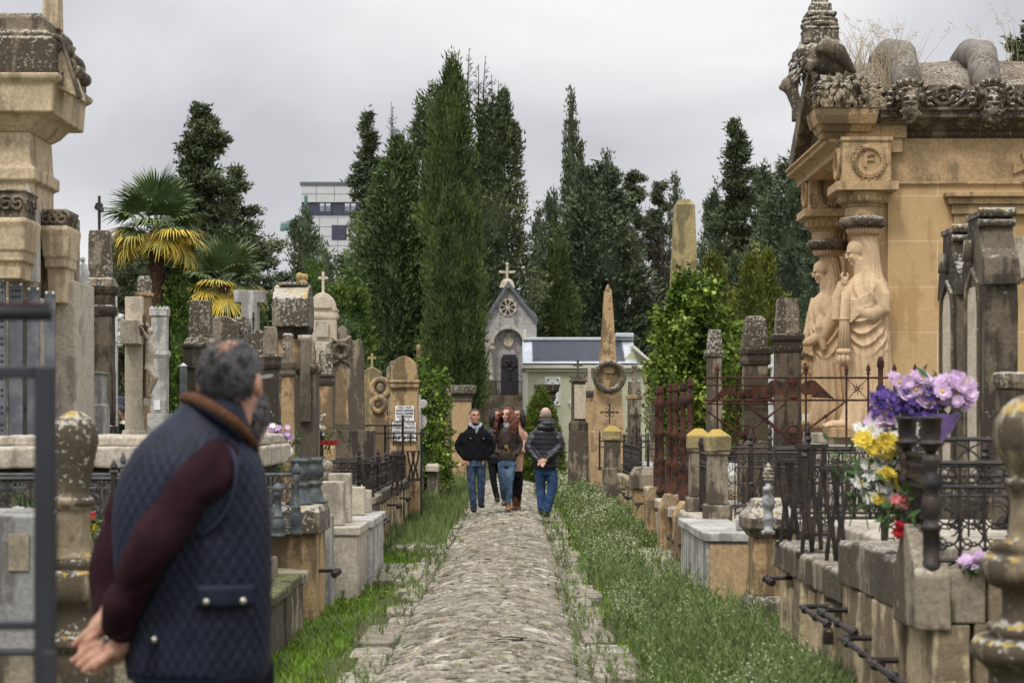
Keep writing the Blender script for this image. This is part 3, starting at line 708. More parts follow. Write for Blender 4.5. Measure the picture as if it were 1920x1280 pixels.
dn('short blue-green cypress left of the chapel cross', 1010, 388, 135, [(398, 5), (440, 14), (520, 20), (660, 26)], 'leaf_blue', 35, 1000, .46, up=2)
dn('pair topped blue-green cypress beside the rounded dark one', 1037, 358, 138, [(368, 8), (400, 16), (480, 20), (660, 24)], 'leaf_blue', 36, 1200, .46, up=2, tops=((-8, 400, 372, 7),))
rg('narrow ragged conifer right of the rounded dark cypress', 1190, 318, 140, [(325, 10), (370, 20), (440, 24), (620, 30)], 'leaf_dark', 37, 60, .5, dens=20, corek=.6)
rg('ragged conifer peeping behind the bare thicket', 1240, 342, 142, [(352, 8), (390, 20), (460, 28), (640, 34)], 'leaf_dark', 38, 60, .5, dens=20, corek=.6)
dn('slim cypress tip behind the tall blunt obelisk', 1267, 325, 140, [(335, 4), (380, 10), (460, 14), (640, 18)], 'leaf_dark', 39, 800, .45, up=2.2)
rg('tall layered fir standing alone against the sky', 1380, 230, 102, [(245, 9), (300, 24), (350, 26), (420, 40), (500, 54), (620, 60), (760, 60)], 'leaf_dark', 40, 120, .42, 'fir_tree', dens=19, corek=.42, gap=.6)
dn('slim blue-green cypress left of the layered fir', 1340, 352, 110, [(362, 6), (400, 16), (470, 24), (600, 30), (760, 34)], 'leaf_blue', 41, 1800, .40, up=1.8, lump=.18, tops=((-12, 420, 380, 7),))
dn('blue-green cypress between the layered fir and the mausoleum', 1432, 315, 112, [(325, 6), (370, 18), (450, 34), (560, 46), (720, 50)], 'leaf_blue', 42, 2600, .42, up=1.5, lump=.22, tops=((-14, 370, 322, 6), (10, 370, 328, 6)))
dn('wide dark cypress mass behind the caryatids', 1500, 298, 92, [(306, 30), (330, 44), (420, 68), (520, 88), (640, 104), (760, 110)], 'leaf_blue', 43, 5200, .38, up=.6, lump=.26, Wd=.24)
dn('dark conifer filling the gap behind the golden cones', 1400, 470, 96, [(480, 24), (540, 56), (640, 70), (760, 72)], 'leaf_dark', 44, 2600, .36, lump=.24)
dn('golden green double pointed cypress behind the dark steles', 1422, 478, 50, [(486, 8), (520, 32), (580, 52), (660, 66), (760, 70)], 'leaf_gold', 45, 3400, .19, up=1.3, lump=.2, tops=((20, 520, 474, 9), (-16, 515, 485, 8)))
dn('golden green pointed cypress half hidden by the ivy', 1340, 478, 53, [(490, 7), (530, 20), (580, 34), (680, 46), (780, 50)], 'leaf_gold', 46, 2200, .2, up=1.3, lump=.2, tops=((-12, 520, 480, 8),))
dn('golden green shrub at the foot of the ivy mound', 1250, 650, 47, [(665, 14), (700, 30), (760, 36), (820, 30)], 'leaf_gold', 47, 1100, .17, lump=.2, name='shrub')
dn('low dark shrub between the right hand steles', 1530, 640, 60, [(655, 20), (700, 40), (780, 46)], 'leaf_bright', 48, 1100, .2, name='shrub', lump=.25)
rg('dark conifer top showing over the mausoleum roof at the far right', 1935, 30, 62, [(45, 12), (80, 30), (110, 44), (300, 70), (700, 90)], 'leaf_dark', 49, 120, .30, dens=18, corek=.5, gap=.5)
def thicket(label, px, top, Y, n, hw, seed):
 rs = random.Random(seed); x = WX(px, Y); h = WZ(top, Y) - GZ; r = thing('bare_tree', label, 'tree', (x, Y, GZ), 0, TG); b = MB(); tr = MB(); s = S(Y)
 for i in range(n):
  x0 = rs.uniform(-hw, hw) * s; hh = h * rs.uniform(.6, 1.0); le = rs.uniform(-.06, .06); pts = [(x0 + le * hh * t + .12 * math.sin(t * 5 + i), rs.uniform(-.2, .2), hh * t) for t in (0, .3, .6, .85, 1)]
  (tr if i < 3 else b).tube(pts, [.07, .055, .04, .025, .01] if i < 3 else [.035, .03, .022, .015, .006], 5)
  for q in range(34):
   t = rs.uniform(.25, 1); p = Vector((x0 + le * hh * t + .12 * math.sin(t * 5 + i), 0, hh * t)); d = Vector((rs.uniform(-1, 1), rs.uniform(-1, 1), rs.uniform(.4, 1.6))) * rs.uniform(.35, 1.1)
   b.tube([p, p + d * .55, p + d + Vector((0, 0, .15))], [.014, .011, .005], 3, cap=False)
   for w in range(4):
    f = rs.uniform(.3, 1); b.tube([p + d * f, p + d * f + Vector((rs.uniform(-.4, .4), rs.uniform(-.4, .4), rs.uniform(.05, .6)))], [.009, .004], 3, cap=False)
 tr.build('trunk', 'bark', r); b.build('crown', 'twig_bark', r)
thicket('leafless grey thicket of thin stems left of the blunt obelisk', 1222, 372, 118, 12, 34, 5)
def hedge():
 rs = np.random.RandomState(77); parts = []
 n = 15000; x = rs.uniform(-46, 46, n); y = 150 + rs.normal(size=n) * 1.2; top = 5.5 + 2.2 * vnoise(np.c_[x, 0 * x, 0 * x], .35, 3) + .9 * vnoise(np.c_[x, 0 * x, 0 * x], 1.5, 4)
 z = GZ + rs.rand(n) ** .7 * top; P = np.c_[x, y, z]; D = np.c_[rs.normal(size=n) * .3, np.full(n, -.8), np.full(n, .9)]
 parts.append(leaves(P, D, np.full(n, .8), .3, .35 + .25 * vnoise(P, 1.2, 6) + rs.normal(size=n) * .1, rs, 3, .6))
 return merge(parts)
b = hedge(); tag(link('distant_trees', npmesh('distant_trees', *b), 'leaf_blue'), 'far belt of dark trees closing off the cemetery', 'trees', kind='stuff')

def mound():
 pr = px_prof(728, 54, [(732, 6), (750, 16), (780, 28), (810, 36), (850, 42), (890, 44), (905, 40)])
 return dense_crown(pr, WZ(728, 54) - GZ, 51, 9000, .09, up=.6, lump=.05, Wd=.25, k=6, spread=.7, fl=2.5)
r = thing('clipped_bush', 'clipped beehive shaped green bush at the end of the path', 'bush', (WX(1014, 54), 54, GZ))
link('crown', npmesh('crown', *mound()), 'leaf_topiary', r)
b = MB(); b.tube([(0, 0, -.1), (0, 0, .6)], [.05, .03], 6); b.build('trunk', 'bark', r)

def fan(rs, n, L, droop, width=2.5):
 """one fan leaf: n split blades from a point, unfolding about +x; local z up"""
 G = []; Yl = []
 for i in range(n):
  a = (i / (n - 1) - .5) * width * 1.15; ln = L * (1 - .25 * abs(a / width * 2) ** 2) * rs.uniform(.82, 1.06); w = L * .028
  d = np.array([math.cos(a), math.sin(a), 0]); s = np.array([-math.sin(a), math.cos(a), 0]); st = []
  for q, (f, ww) in enumerate(((.0, .35), (.35, 1.0), (.65, .9), (.85, .5), (1, .06))):
   p = d * ln * f; p[2] = -droop * rs.uniform(.8, 1.25) * (f ** 2.4) * ln + .02 * ((i % 2) - .5) * f; p[0] -= droop * .25 * f ** 3 * ln; st.append((p - s * w * ww, p + s * w * ww))
  G.append(st)
 return G
def palm(label, px, crown_py, base_py, Y, trunk_w, scale, seed, nl):
 rs = np.random.RandomState(seed); x = WX(px, Y); zt = WZ(crown_py, Y); r = thing('fan_palm', label, 'palm', (x, Y, GZ)); h = zt - GZ; tw = trunk_w * S(Y) / 2
 b = MB(); prof = [(z, tw * (1.12 - .25 * z / h + .06 * math.sin(z * 9))) for z in np.linspace(-.1, h, 26)]; b.lathe(prof, 14)
 for i in range(520):
  z = rs.uniform(0, h + .05); a = rs.rand() * 6.28; q = tw * rs.uniform(.95, 1.1); p = Vector((math.cos(a) * q, math.sin(a) * q, z)); d = Vector((math.cos(a) * .6, math.sin(a) * .6, rs.uniform(-1.4, .4))) * rs.uniform(.05, .14)
  b.tube([p, p + d], [.016, .003], 3)
 b.build('trunk', 'palm_trunk', r)
 for i in range(nl):
  t = i / (nl - 1); el = R(84 - 112 * t ** .9) ; az = i * 2.399 + rs.uniform(-.2, .2); L = scale * rs.uniform(.9, 1.08) * (1 - .12 * t); st = scale * rs.uniform(.45, .62)
  yellow = t > .80; part_y = .60 < t <= .80
  fn = fan(rs, 34, L, .10 + .34 * t + rs.uniform(0, .14)); d = Vector((math.cos(az) * math.cos(el), math.sin(az) * math.cos(el), math.sin(el)))
  hub = Vector((0, 0, h)) + d * st; Z = Vector((0, 0, 1)); sx = d; sy = Z.cross(d).normalized(); sz = sx.cross(sy)
  Mx = Matrix((sx, sy, sz)).transposed()
  g = MB(); yl = MB()
  for bi, stn in enumerate(fn):
   vs = [tuple(hub + Mx @ Vector(p)) for pr in stn for p in pr]
   half = 2 if part_y and not yellow else (0 if not yellow else 5)
   if yellow: yl.add(vs, [(2 * k, 2 * k + 1, 2 * k + 3, 2 * k + 2) for k in range(4)])
   elif part_y:
    g.add(vs[:6], [(0, 1, 3, 2), (2, 3, 5, 4)]); yl.add(vs[4:], [(0, 1, 3, 2), (2, 3, 5, 4)])
   else: g.add(vs, [(2 * k, 2 * k + 1, 2 * k + 3, 2 * k + 2) for k in range(4)])
  (yl if yellow else g).tube([(0, 0, h - .05), tuple(Vector((0, 0, h)) + d * st * .5), tuple(hub)], [.016, .012, .010], 4)
  if g.v: f = g.build('frond', 'palm_green', r)
  if yl.v: yl.build('frond' if yellow else 'frond_tip', 'palm_yellow', r if yellow else f)
palm('taller fan palm with yellowing lower fronds and bare shaggy trunk', 293, 432, 600, 40, 30, .90, 3, 27)
palm('shorter fan palm with yellow skirt low among the tombs', 422, 532, 620, 44, 30, .84, 8, 24)

def ivy(label, px, top, Y, pts, n, L, seed, mat='ivy_leaf', lump=.22, name='ivy'):
 pr = px_prof(top, Y, pts); r = thing(name, label, 'ivy', (WX(px, Y), Y, GZ)); h = WZ(top, Y) - GZ
 V, Fa, C = dense_crown(pr, h, seed, n, L, up=-.1, lump=lump, Wd=.42, k=6, spread=.9, blunt=True)
 link('foliage', npmesh('foliage', V, Fa, C), mat, r)
 b = MB(); rs = random.Random(seed)
 for i in range(5): b.tube([(rs.uniform(-.2, .2), rs.uniform(-.2, .2), h * t * .8) for t in (0, .3, .6, 1)], .02, 4)
 b.build('stem', 'bark', r)
ivy('big mound of glossy ivy swallowing a monument right of the path', 1296, 515, 38, [(520, 20), (545, 42), (570, 40), (610, 56), (650, 50), (680, 62), (720, 52), (790, 30)], 2300, .17, 61, lump=.30)
ivy('spray of ivy leaning out to the right of the mound', 1350, 570, 39, [(580, 8), (600, 20), (630, 16), (700, 12)], 300, .12, 62, lump=.4)
ivy('ivy tumbling down left of the rusty fence posts', 1262, 640, 37.5, [(650, 16), (700, 30), (760, 26), (820, 14)], 700, .12, 63, lump=.35)
ivy('ivy draped over the small cross left of the path', 792, 668, 40, [(676, 10), (700, 18), (760, 16), (820, 22)], 700, .12, 64, lump=.35)
ivy('ivy creeping up the slim stele behind the arched tomb', 824, 690, 42, [(696, 10), (730, 16), (780, 14), (820, 20)], 500, .12, 65, lump=.35)
# ------------------------------------------------------------------ background buildings
def tower():
 Y = 231; s = S(Y); x0, x1 = WX(565, Y), WX(700, Y); zt = WZ(347, Y); r = thing('apartment_tower', 'white panelled tower with a dark blue window band beyond the trees', 'building', (x0, Y, GZ))
 w = x1 - x0; h = zt - GZ; z = lambda py: WZ(py, Y) - GZ
 b = MB(); b.box(0, w, 0, 12, 0, z(405)); b.box(0, w, 0, 12, z(379), h); b.box(.0, w, .35, 12, z(405), z(379)); b.build('wall', 'white_panel', r)
 b = MB(); b.box(.02, w - .02, .2, .34, z(404.9), z(379.1)); b.build('window_band', 'blue_panel', r)
 b = MB(); b.box(-.15, w + .1, -.15, 12.1, h, h + .35); b.build('parapet', 'panel_slate', r)
 b = MB()
 for k in range(1, 6): b.box(0, w, -.02, -.003, h - k * 1.05, h - k * 1.05 + .05) if h - k * 1.05 > z(379) else None
 for k in range(14): b.box(0, w, -.02, -.003, z(407) - k * 1.1 - .05, z(407) - k * 1.1)
 for k in range(1, 4): b.box(k * 2.1, k * 2.1 + .05, -.021, -.002, 2, z(405) - .1); b.box(k * 2.1 - .4, k * 2.1 - .35, -.021, -.002, z(379) + .1, h - .1)
 b.build('panel_joint', 'panel_slate', r)
 for i, (a, c, t_, u) in enumerate(((598, 621, 380, 405), (645, 668, 380, 405))):
  b = MB(); X0, X1 = WX(a, Y) - x0, WX(c, Y) - x0; b.box(X0, X1, .0, .18, z(u), z(t_)); f = b.build('window', 'blue_panel', r)
  for k in (0, 1):
   g = MB(); xa = X0 + .12 + k * (X1 - X0) / 2; xb = X0 + (k + 1) * (X1 - X0) / 2 - .08; g.box(xa, xb, -.02, .0, z(u) + .55, z(t_) - .1); g.build('pane', 'glass', f)
   g = MB(); g.box(xa, xb, -.05, -.021, z(u) + 1.15, z(t_) - .1); g.build('blind', 'white_panel', f)
 b = MB(); b.box(WX(622, Y) - x0, WX(650, Y) - x0, -.05, .0, z(450), z(422)); f = b.build('window', 'blue_panel', r)
tower()
def crane():
 Y = 215; r = thing('crane_jib', 'teal lattice crane jib poking out left of the white tower', 'crane', (WX(526, Y), Y, WZ(432, Y))); b = MB(); s = S(Y)
 L = 48 * s; dz = 15 * s
 for k, (y, z) in enumerate(((-.5, 0), (.5, 0), (0, .95))): b.tube([(0 if z == 0 else .7, y, z), (L, y, z + dz * .5)], .09, 4)
 n = 16
 for i in range(n):
  x, X = L * i / n, L * (i + 1) / n; q = dz * .5
  b.tube([(x, -.5, q * i / n), ((x + X) / 2, 0, .95 + q * (i + .5) / n), (X, -.5, q * (i + 1) / n)], .05, 3); b.tube([(x, .5, q * i / n), ((x + X) / 2, 0, .95 + q * (i + .5) / n), (X, .5, q * (i + 1) / n)], .05, 3)
 b.build('lattice', 'crane_teal', r); b = MB(); b.tube([(L * .6, 0, 1.2), (L * 1.05, 0, 3.4), (L, 0, dz * .5)], .04, 3); b.tube([(L, 0, dz * .5 - 10), (L, 0, 3.4 + dz * .4)], .2, 5); b.build('mast', 'crane_teal', r)
crane()
def pxp(r0, Y, pts): return [(WX(a, Y) - r0[0], WZ(b, Y) - r0[2]) for a, b in pts]
def chapel():
 Y = 90; r0 = (WX(957, Y), Y, GZ); r = thing('chapel', 'grey stone gothic chapel with rose window and cross behind the tall cypress', 'chapel', r0)
 P = lambda *p: pxp(r0, Y, p)
 b = MB(); b.prism(P((908, 742), (908, 596), (953, 534), (1006, 592), (1006, 742)), .35, 6)
 arc = [(953 + 27 * math.cos(a), 644 - 27 * math.sin(a)) for a in np.linspace(math.pi, 0, 13)]
 b.prism(P((908, 742), (908, 596), (953, 534), (953, 617), *arc[6::-1][1:], (926, 742)), 0, .349); b.prism(P((1006, 742), (980, 742), *arc[:5:-1], (953, 534), (1006, 592)), 0, .349)
 b.build('wall', 'grey_ashlar', r)
 b = MB(); b.prism(P((903, 604), (953, 527), (1010, 600), (1006, 606), (953, 537), (907, 610)), -.25, 6.2); b.build('roof', 'panel_slate', r)
 b = MB(); ar = [(953 + 33 * math.cos(a), 644 - 33 * math.sin(a)) for a in np.linspace(0, math.pi, 17)]; ai = [(953 + 27.3 * math.cos(a), 644 - 27.3 * math.sin(a)) for a in np.linspace(math.pi, 0, 17)]
 b.prism(P(*ar, *ai), -.12, .1); b.build('arch_moulding', 'pale_stone', r, bevel=.02)
 for sx in (921, 985):
  b = MB(); xx = WX(sx, Y) - r0[0]; z0 = WZ(738, Y) - GZ; z1 = WZ(655, Y) - GZ
  b.lathe([(z0, .16), (z0 + .15, .16), (z0 + .2, .11), (z1 - .1, .10), (z1, .17), (z1 + .12, .18)], 12, xx, -.05); b.build('column', 'pale_stone', r, smooth=True)
 b = MB(); cx, cz = P((952, 576))[0]; o = [(cx + .42 * math.cos(R(22.5 + 45 * k)), cz + .42 * math.sin(R(22.5 + 45 * k))) for k in range(8)]
 b.prism(o, -.06, .05); w = b.build('rose_window', 'cream_stone', r)
 b = MB()
 for k in range(8):
  a = R(45 * k); q = [(cx + math.cos(a + d) * rr, cz + math.sin(a + d) * rr) for d, rr in ((0, .07), (.28, .22), (.30, .29), (.12, .335), (-.12, .335), (-.30, .29), (-.28, .22))]; b.prism(q, -.075, -.062)
 b.build('pane', 'dark_door', w)
 b = MB(); b.prism(P((939, 742), (939, 672), (944, 664), (966, 664), (971, 672), (971, 742)), .28, .348); d = b.build('door', 'dark_door', r)
 b = MB(); cx, _ = P((955, 0))[0]; z = lambda py: WZ(py, Y) - GZ
 b.box(cx - .05, cx + .05, .2, .279, z(712), z(670)); b.box(cx - .33, cx + .33, .2, .279, z(686), z(682)); b.torus((cx, .24, z(684)), .2, .035, 16, 5); b.build('iron_cross', 'iron', d)
 b = MB(); cx, cz = P((953, 640))[0]; b.ball((cx, .33, cz), (.24, .1, .34), 14, 10); b.ball((cx, .33, cz + .33), (.14, .08, .1), 10, 8); b.torus((cx, .26, cz), .2, .04, 16, 6); b.build('coat_of_arms', 'cream_stone', r, smooth=True)
 b = MB(); cx, cz = P((951, 527))[0]; b.rings([(cz - .3, .35, .25), (cz, .25, .2), (cz + .1, .12, .12)], cx, 0); zt = z(495)
 b.rings([(cz, .06, .06), (zt, .05, .05)], cx, 0); b.box(cx - .30, cx + .30, -.045, .045, z(510) - .05, z(510) + .06); b.ball((cx, 0, zt), .08); b.ball((cx - .31, 0, z(510)), .07); b.ball((cx + .31, 0, z(510)), .07); b.build('cross', 'cream_stone', r)
 b = MB(); b.box(WX(900, Y) - r0[0], WX(1012, Y) - r0[0], -2.2, 6, -.1, z(742)); b.build('podium', 'rubble', r)
 b = MB()
 xa, xb = WX(910, Y) - r0[0], WX(990, Y) - r0[0]; zb = z(742)
 for k in range(27):
  x = xa + (xb - xa) * k / 26; b.tube([(x, -1.9, zb), (x, -1.9, zb + .62)], .018, 4)
 for q in (.08, .62): b.box(xa, xb, -1.93, -1.87, zb + q - .02, zb + q + .02)
 b.build('railing', 'iron', r)
 b = MB(); b.box(xa - .1, xa + .5, -2.1, -1.7, zb, zb + .7); b.build('balustrade', 'grey_stone', r, bevel=.03)
chapel()
def green_house():
 Y = 84; r0 = (WX(978, Y), Y, GZ); r = thing('pavilion', 'low pale green pavilion with fish scale slate roof and zinc edges', 'building', r0); z = lambda py: WZ(py, Y) - GZ; X = lambda px: WX(px, Y) - r0[0]
 b = MB(); b.box(X(988), X(1188), .3, 6, 0, z(690)); b.prism([(X(1188), 0), (X(1226), 0), (X(1226), z(690)), (X(1188), z(690))], .35, 5.9); b.build('wall', 'green_wall', r)
 b = MB(); b.prism([(X(1150), z(690)), (X(1228), z(690)), (X(1196), z(650))], .5, 5.6); b.build('gable', 'green_wall', r)
 b = MB(); b.prism([(X(1187), z(645)), (X(1232), z(685)), (X(1232), z(690)), (X(1187), z(653))], .1, 6); b.box(X(1187), X(1230), .1, .4, z(692), z(685)); b.build('gable_cornice', 'cream_trim', r, bevel=.03)
 b = MB(); b.box(X(978), X(1196), 0, 6.2, z(691), z(683)); b.box(X(984), X(1190), .15, 6.1, z(697), z(691.3)); b.box(X(980), X(990), .2, .3, 0, z(697)); b.build('cornice', 'cream_trim', r, bevel=.04)
 yb = 3.2; zr, ze = z(632), z(681); xa, xb = X(1000), X(1175)
 b = MB(); b.add([(X(980), -.05, ze), (X(1195), -.05, ze), (X(1195), yb, zr), (X(980), yb, zr), (X(980), 6.2, ze), (X(1195), 6.2, ze)], [(0, 1, 2, 3), (3, 2, 5, 4), (0, 3, 4), (1, 5, 2)]); b.build('roof_deck', 'zinc', r)
 b = MB(); rows = 11
 sl = Vector((0, yb + .05, zr - ze)); nrm = Vector((0, -(zr - ze), yb)).normalized()
 for i in range(rows):
  f0 = .07 + .84 * i / rows; n = 27; tw = (xb - xa) / n
  for j in range(n):
   cx = xa + tw * (j + (.5 if i % 2 else 0) + .25); L = 1.75 / rows
   if cx + tw * .5 > xb: continue
   pts = [(-.48, 1), (-.48, .45), (-.26, .12), (0, 0), (.26, .12), (.48, .45), (.48, 1)]
   v = []
   for (u, w) in pts:
    p = Vector((cx + u * tw, -.05, ze)) + sl * (f0 + w * L * .84) + nrm * (.028 + .03 * (1 - w)); v.append(p)
   b.add(v, [tuple(range(7))])
 b.build('slates', 'slate_tile', r)
 b = MB(); b.box(X(980), X(1196), yb - .25, yb + .25, zr - .02, zr + .12); b.build('ridge', 'zinc', r, bevel=.03); b = MB(); b.box(X(1160), X(1196), yb - .5, yb + .35, zr + .121, zr + .3); b.build('ridge_cap', 'zinc', r, bevel=.03)
 b = MB(); b.box(X(982), X(988), yb - .4, yb, zr, zr + .45); b.build('vent_pipe', 'cream_trim', r, bevel=.03)
 b = MB(); b.box(X(1022), X(1051), .25, .299, z(760), z(706)); p = b.build('plaque', 'white_plaque', r, bevel=.01)
 g = MB(); x0, x1, z0, z1 = X(1025), X(1048.5), z(757), z(709); c = (x1 - x0) * .2; pl = [(x0, z0 + c), (x0, z1 - c), (x0 + c, z1 - c), (x0 + c, z1), (x1 - c, z1), (x1 - c, z1 - c), (x1, z1 - c), (x1, z0 + c), (x1 - c, z0 + c), (x1 - c, z0), (x0 + c, z0), (x0 + c, z0 + c)]
 for k in range(12): a, q = pl[k], pl[(k + 1) % 12]; g.tube([(a[0], .246, a[1]), (q[0], .246, q[1])], .011, 4)
 for (u, v) in ((x0, z0), (x1, z0), (x0, z1), (x1, z1)): g.box(u - .03 + .05 * (1 if u == x0 else -1), u + .03 + .05 * (1 if u == x0 else -1), .243, .249, v - .03 + .05 * (1 if v == z0 else -1), v + .03 + .05 * (1 if v == z0 else -1))
 g.build('border', 'letters', p)
 text_part([('W', 1)], 'letters', p, .13, .13, (X(1037), .247, z(717.5)))
 b = MB(); b.box(X(1066), X(1074), .2, .3, z(757), z(750)); b.box(X(1069), X(1074), .22, .3, z(763), z(757)); b.build('window_sill', 'cream_trim', r)
plain('slate_tile', (.030, .036, .055), .5, .4, col2=(.055, .062, .085), scale=3)
green_house()
# ------------------------------------------------------------------ sculpted heads (face towards local -y)
def head(mb, c, k=1.0, rot=None, ears=True, big_nose=1.0):
 rot = rot or Matrix.Identity(3); c = Vector(c)
 def e(p, r, n=14, m=10): mb.ball(c + rot @ (Vector(p) * k), tuple(x * k for x in r), n, m, rot)
 e((0, .012, .03), (.076, .095, .088), 20, 14); e((0, -.022, -.045), (.058, .066, .070), 16, 12); e((0, -.070, -.094), (.024, .020, .020))
 e((0, -.097, -.010), (.011 * big_nose, .018, .026)); e((0, -.106, -.027), (.015 * big_nose, .013, .011)); e((0, -.076, .024), (.056, .018, .012))
 for s in (-1, 1):
  e((s * .036, -.064, -.030), (.024, .024, .024))
  if ears: e((s * .078, .012, -.008), (.011, .022, .034))
 e((0, -.086, -.056), (.025, .011, .006)); e((0, -.084, -.066), (.021, .011, .006))
def rz(a): return Matrix.Rotation(a, 3, 'Z')
def scroll(mb, c, r, w, turns=1.6, axis='y', hand=1, n=22):
 pts = []
 for i in range(n + 1):
  t = i / n; a = hand * turns * 2 * math.pi * t; q = r * (1 - .82 * t)
  pts.append((c[0] + q * math.cos(a), c[1], c[2] + q * math.sin(a)) if axis == 'y' else (c[0], c[1] + q * math.cos(a), c[2] + q * math.sin(a)))
 mb.tube(pts, [w * (1 - .4 * i / n) for i in range(n + 1)], 5)
def leaf_carved(mb, p, d, n, L, w):
 """pointed carved leaf with a mid rib, springing from p along d, facing n"""
 p, d, n = Vector(p), Vector(d).normalized(), Vector(n).normalized(); s = d.cross(n).normalized(); v = []; f = []
 for i, (t, ww, o) in enumerate(((0, .35, 0), (.3, 1, .22), (.65, .8, .30), (1, .05, .12))):
  c = p + d * L * t + n * L * o * .7; v += [c - s * w * ww + n * w * .1, c + n * w * .5, c + s * w * ww + n * w * .1, c - n * w * .4]
 for i in range(3):
  a = i * 4
  for k in range(4): f.append((a + k, a + (k + 1) % 4, a + 4 + (k + 1) % 4, a + 4 + k))
 mb.add(v, f + [(3, 2, 1, 0), (12, 13, 14, 15)])

# ------------------------------------------------------------------ the mausoleum with caryatids
def mausoleum():
 r0 = Vector((6.5, 26, GZ)); r = thing('mausoleum', 'golden sandstone mausoleum with carved cornice, bearded heads and rolled roof ribs', 'mausoleum', r0)
 L = lambda px, py, Y: Vector((WX(px, Y), Y, WZ(py, Y))) - r0
 x = lambda X: X - r0.x; y = lambda Y: Y - r0.y; z = lambda py, Y=24.2: WZ(py, Y) - r0.z
 YW = 24.1; XF = 4.55; XR = 9.6; YB = 27.7
 b = MB(); b.box(x(XF), x(XR), y(YW), y(YB), 0, z(345)); b.build('wall', 'ashlar', r)
 b = MB(); b.box(x(XF - .1), x(XR), y(YW - .02), y(YB), z(345) + .001, z(262)); b.box(x(XF - .1), x(XR), y(YW - .045), y(YW - .021), z(348), z(343)); b.build('frieze', 'gold_clean', r, bevel=.01)
 b = MB(); b.box(x(3.75), x(XR), y(23.75), y(28.0), -.1, z(832)); b.box(x(3.85), x(XR), y(23.85), y(27.9), z(832), z(812)); b.build('plinth', 'pale_stone', r, bevel=.02)
 b = MB()
 prof = [(0, .0), (.05, .04), (.05, .10), (.12, .13), (.20, .22), (.30, .26), (.30, .34), (.34, .36), (.34, .40), (.02, .40), (.0, .36)]      # (out, up)
 zc = z(262)
 for i in range(len(prof)):
  pass
 pts = [(y(YW) - o, zc + u * .82) for o, u in prof]
 b.prism(pts, x(4.40), x(XR), 'x'); c = b.build('cornice', 'carved_dark', r)
 b = MB(); b.prism([(x(4.09) - o * .9, zc + u * .62 - .2) for o, u in prof], y(24.0), y(27.6), 'y'); b.box(x(3.95), x(4.7), y(23.98), y(27.62), zc - .18, zc + .0); b.build('porch_cornice', 'gold_clean', r)
 b = MB(); zz = z(264); b.rings([(zz + o_, .40 - (.40 - u_) * .5, u_) for o_, u_ in ((0, .12), (.06, .16), (.07, .20), (.14, .25), (.15, .30), (.25, .345), (.33, .36), (.335, .375))], x(4.0), y(24.1)); b.box(x(3.95), x(4.75), y(23.95), y(24.4), zz + .002, zz + .3); b.build('cornice_corner', 'gold_stone', r, bevel=.012)
 zb = zc + .33; b = MB(); b.box(x(4.3), x(XR), y(YW - .20), y(YW + .15), zb, z(168)); g = b.build('scroll_band', 'carved_dark', r, rough=(.012, .1))
 b = MB(); hz = (zb + z(168)) / 2
 for px in (1660, 1745, 1810, 1905):
  for sgn in (-1, 1):
   cx = WX(px + sgn * 22, YW - .2) - r0.x; scroll(b, (cx, y(YW - .215), hz + .02), .13, .03, 1.5, 'y', -sgn); b.tube([(cx - sgn * .13, y(YW - .215), hz), (cx - sgn * .24, y(YW - .22), hz - .1), (cx - sgn * .32, y(YW - .22), hz - .13)], [.03, .028, .015], 5)
  for k in range(7): a = R(30 + 20 * k); cx = WX(px, YW - .2) - r0.x; leaf_carved(b, (cx, y(YW - .2), hz - .04), (math.cos(a), -.1, math.sin(a)), (0, -1, 0), .15, .025)
 b.build('scroll_carving', 'carved_dark', g, smooth=True)
 ze = z(168, YW); yr = 26.0; zr = z(116, yr); b = MB()
 b.add([(x(4.15), y(YW - .12), ze), (x(XR), y(YW - .12), ze), (x(XR), y(yr), zr), (x(4.15), y(yr), zr), (x(4.15), y(27.6), ze), (x(XR), y(27.6), ze)], [(0, 1, 2, 3), (3, 2, 5, 4), (0, 3, 4), (1, 5, 2), (0, 4, 5, 1)])
 rf = b.build('roof', 'roof_stone', r, rough=(.035, .16, 5))
 for px, pt in ((1688, 1660), (1838, 1812)):
  b = MB(); A = L(px + 18, 178, YW - .18); A0 = L(px + 8, 140, YW + .15); B0 = L(pt + 22, 104, 25.3); B = L(pt + 8, 100, 26.0); C = L(pt - 6, 118, 26.7); D = L(pt - 10, 168, 27.4)
  pts = [A, A0, A0 * .45 + B0 * .55 + Vector((0, -.05, .10)), B0, B, C, D]; b.tube(pts, [.17, .19, .19, .19, .19, .19, .19], 16); b.build('roof_rib', 'rib_stone', r, smooth=True)
 for i, px in enumerate((1704, 1859)):
  c = L(px, 196, YW - .38); b = MB(); rt = Matrix.Rotation(R(-12), 3, 'X') @ Matrix.Identity(3); k = 1.65
  head(b, c, k, rt, True, 1.3)
  for s in (-1, 1): b.ball(c + Vector((s * .055, -.15, .0)), (.03, .02, .012), 8, 6)
  rs = random.Random(i + 4)
  for q in range(60):                      # curls of beard
   a = rs.uniform(R(195), R(345)); rr = rs.uniform(.07, .19); p = c + Vector((math.cos(a) * rr * .72, -.09 - rs.uniform(0, .06) + rr * .2, -.05 + math.sin(a) * rr)); b.ball(p, rs.uniform(.018, .034), 7, 5)
  for q in range(46):                      # hair and moustache curls
   a = rs.uniform(R(-5), R(185)); p = c + Vector((math.cos(a) * .145, rs.uniform(-.09, .06), .05 + math.sin(a) * .13)); b.ball(p, rs.uniform(.02, .036), 7, 5)
  for s in (-1, 1):
   for q in range(5): b.ball(c + Vector((s * (.015 + q * .014), -.165 + q * .008, -.075 - q * .008)), .017, 7, 5)
  b.ball(c + Vector((0, -.17, -.105)), (.022, .018, .014), 8, 6); me = fuse(b, .011, 2)
  hd = link('bearded_head', me, 'carved_dark', r, True)
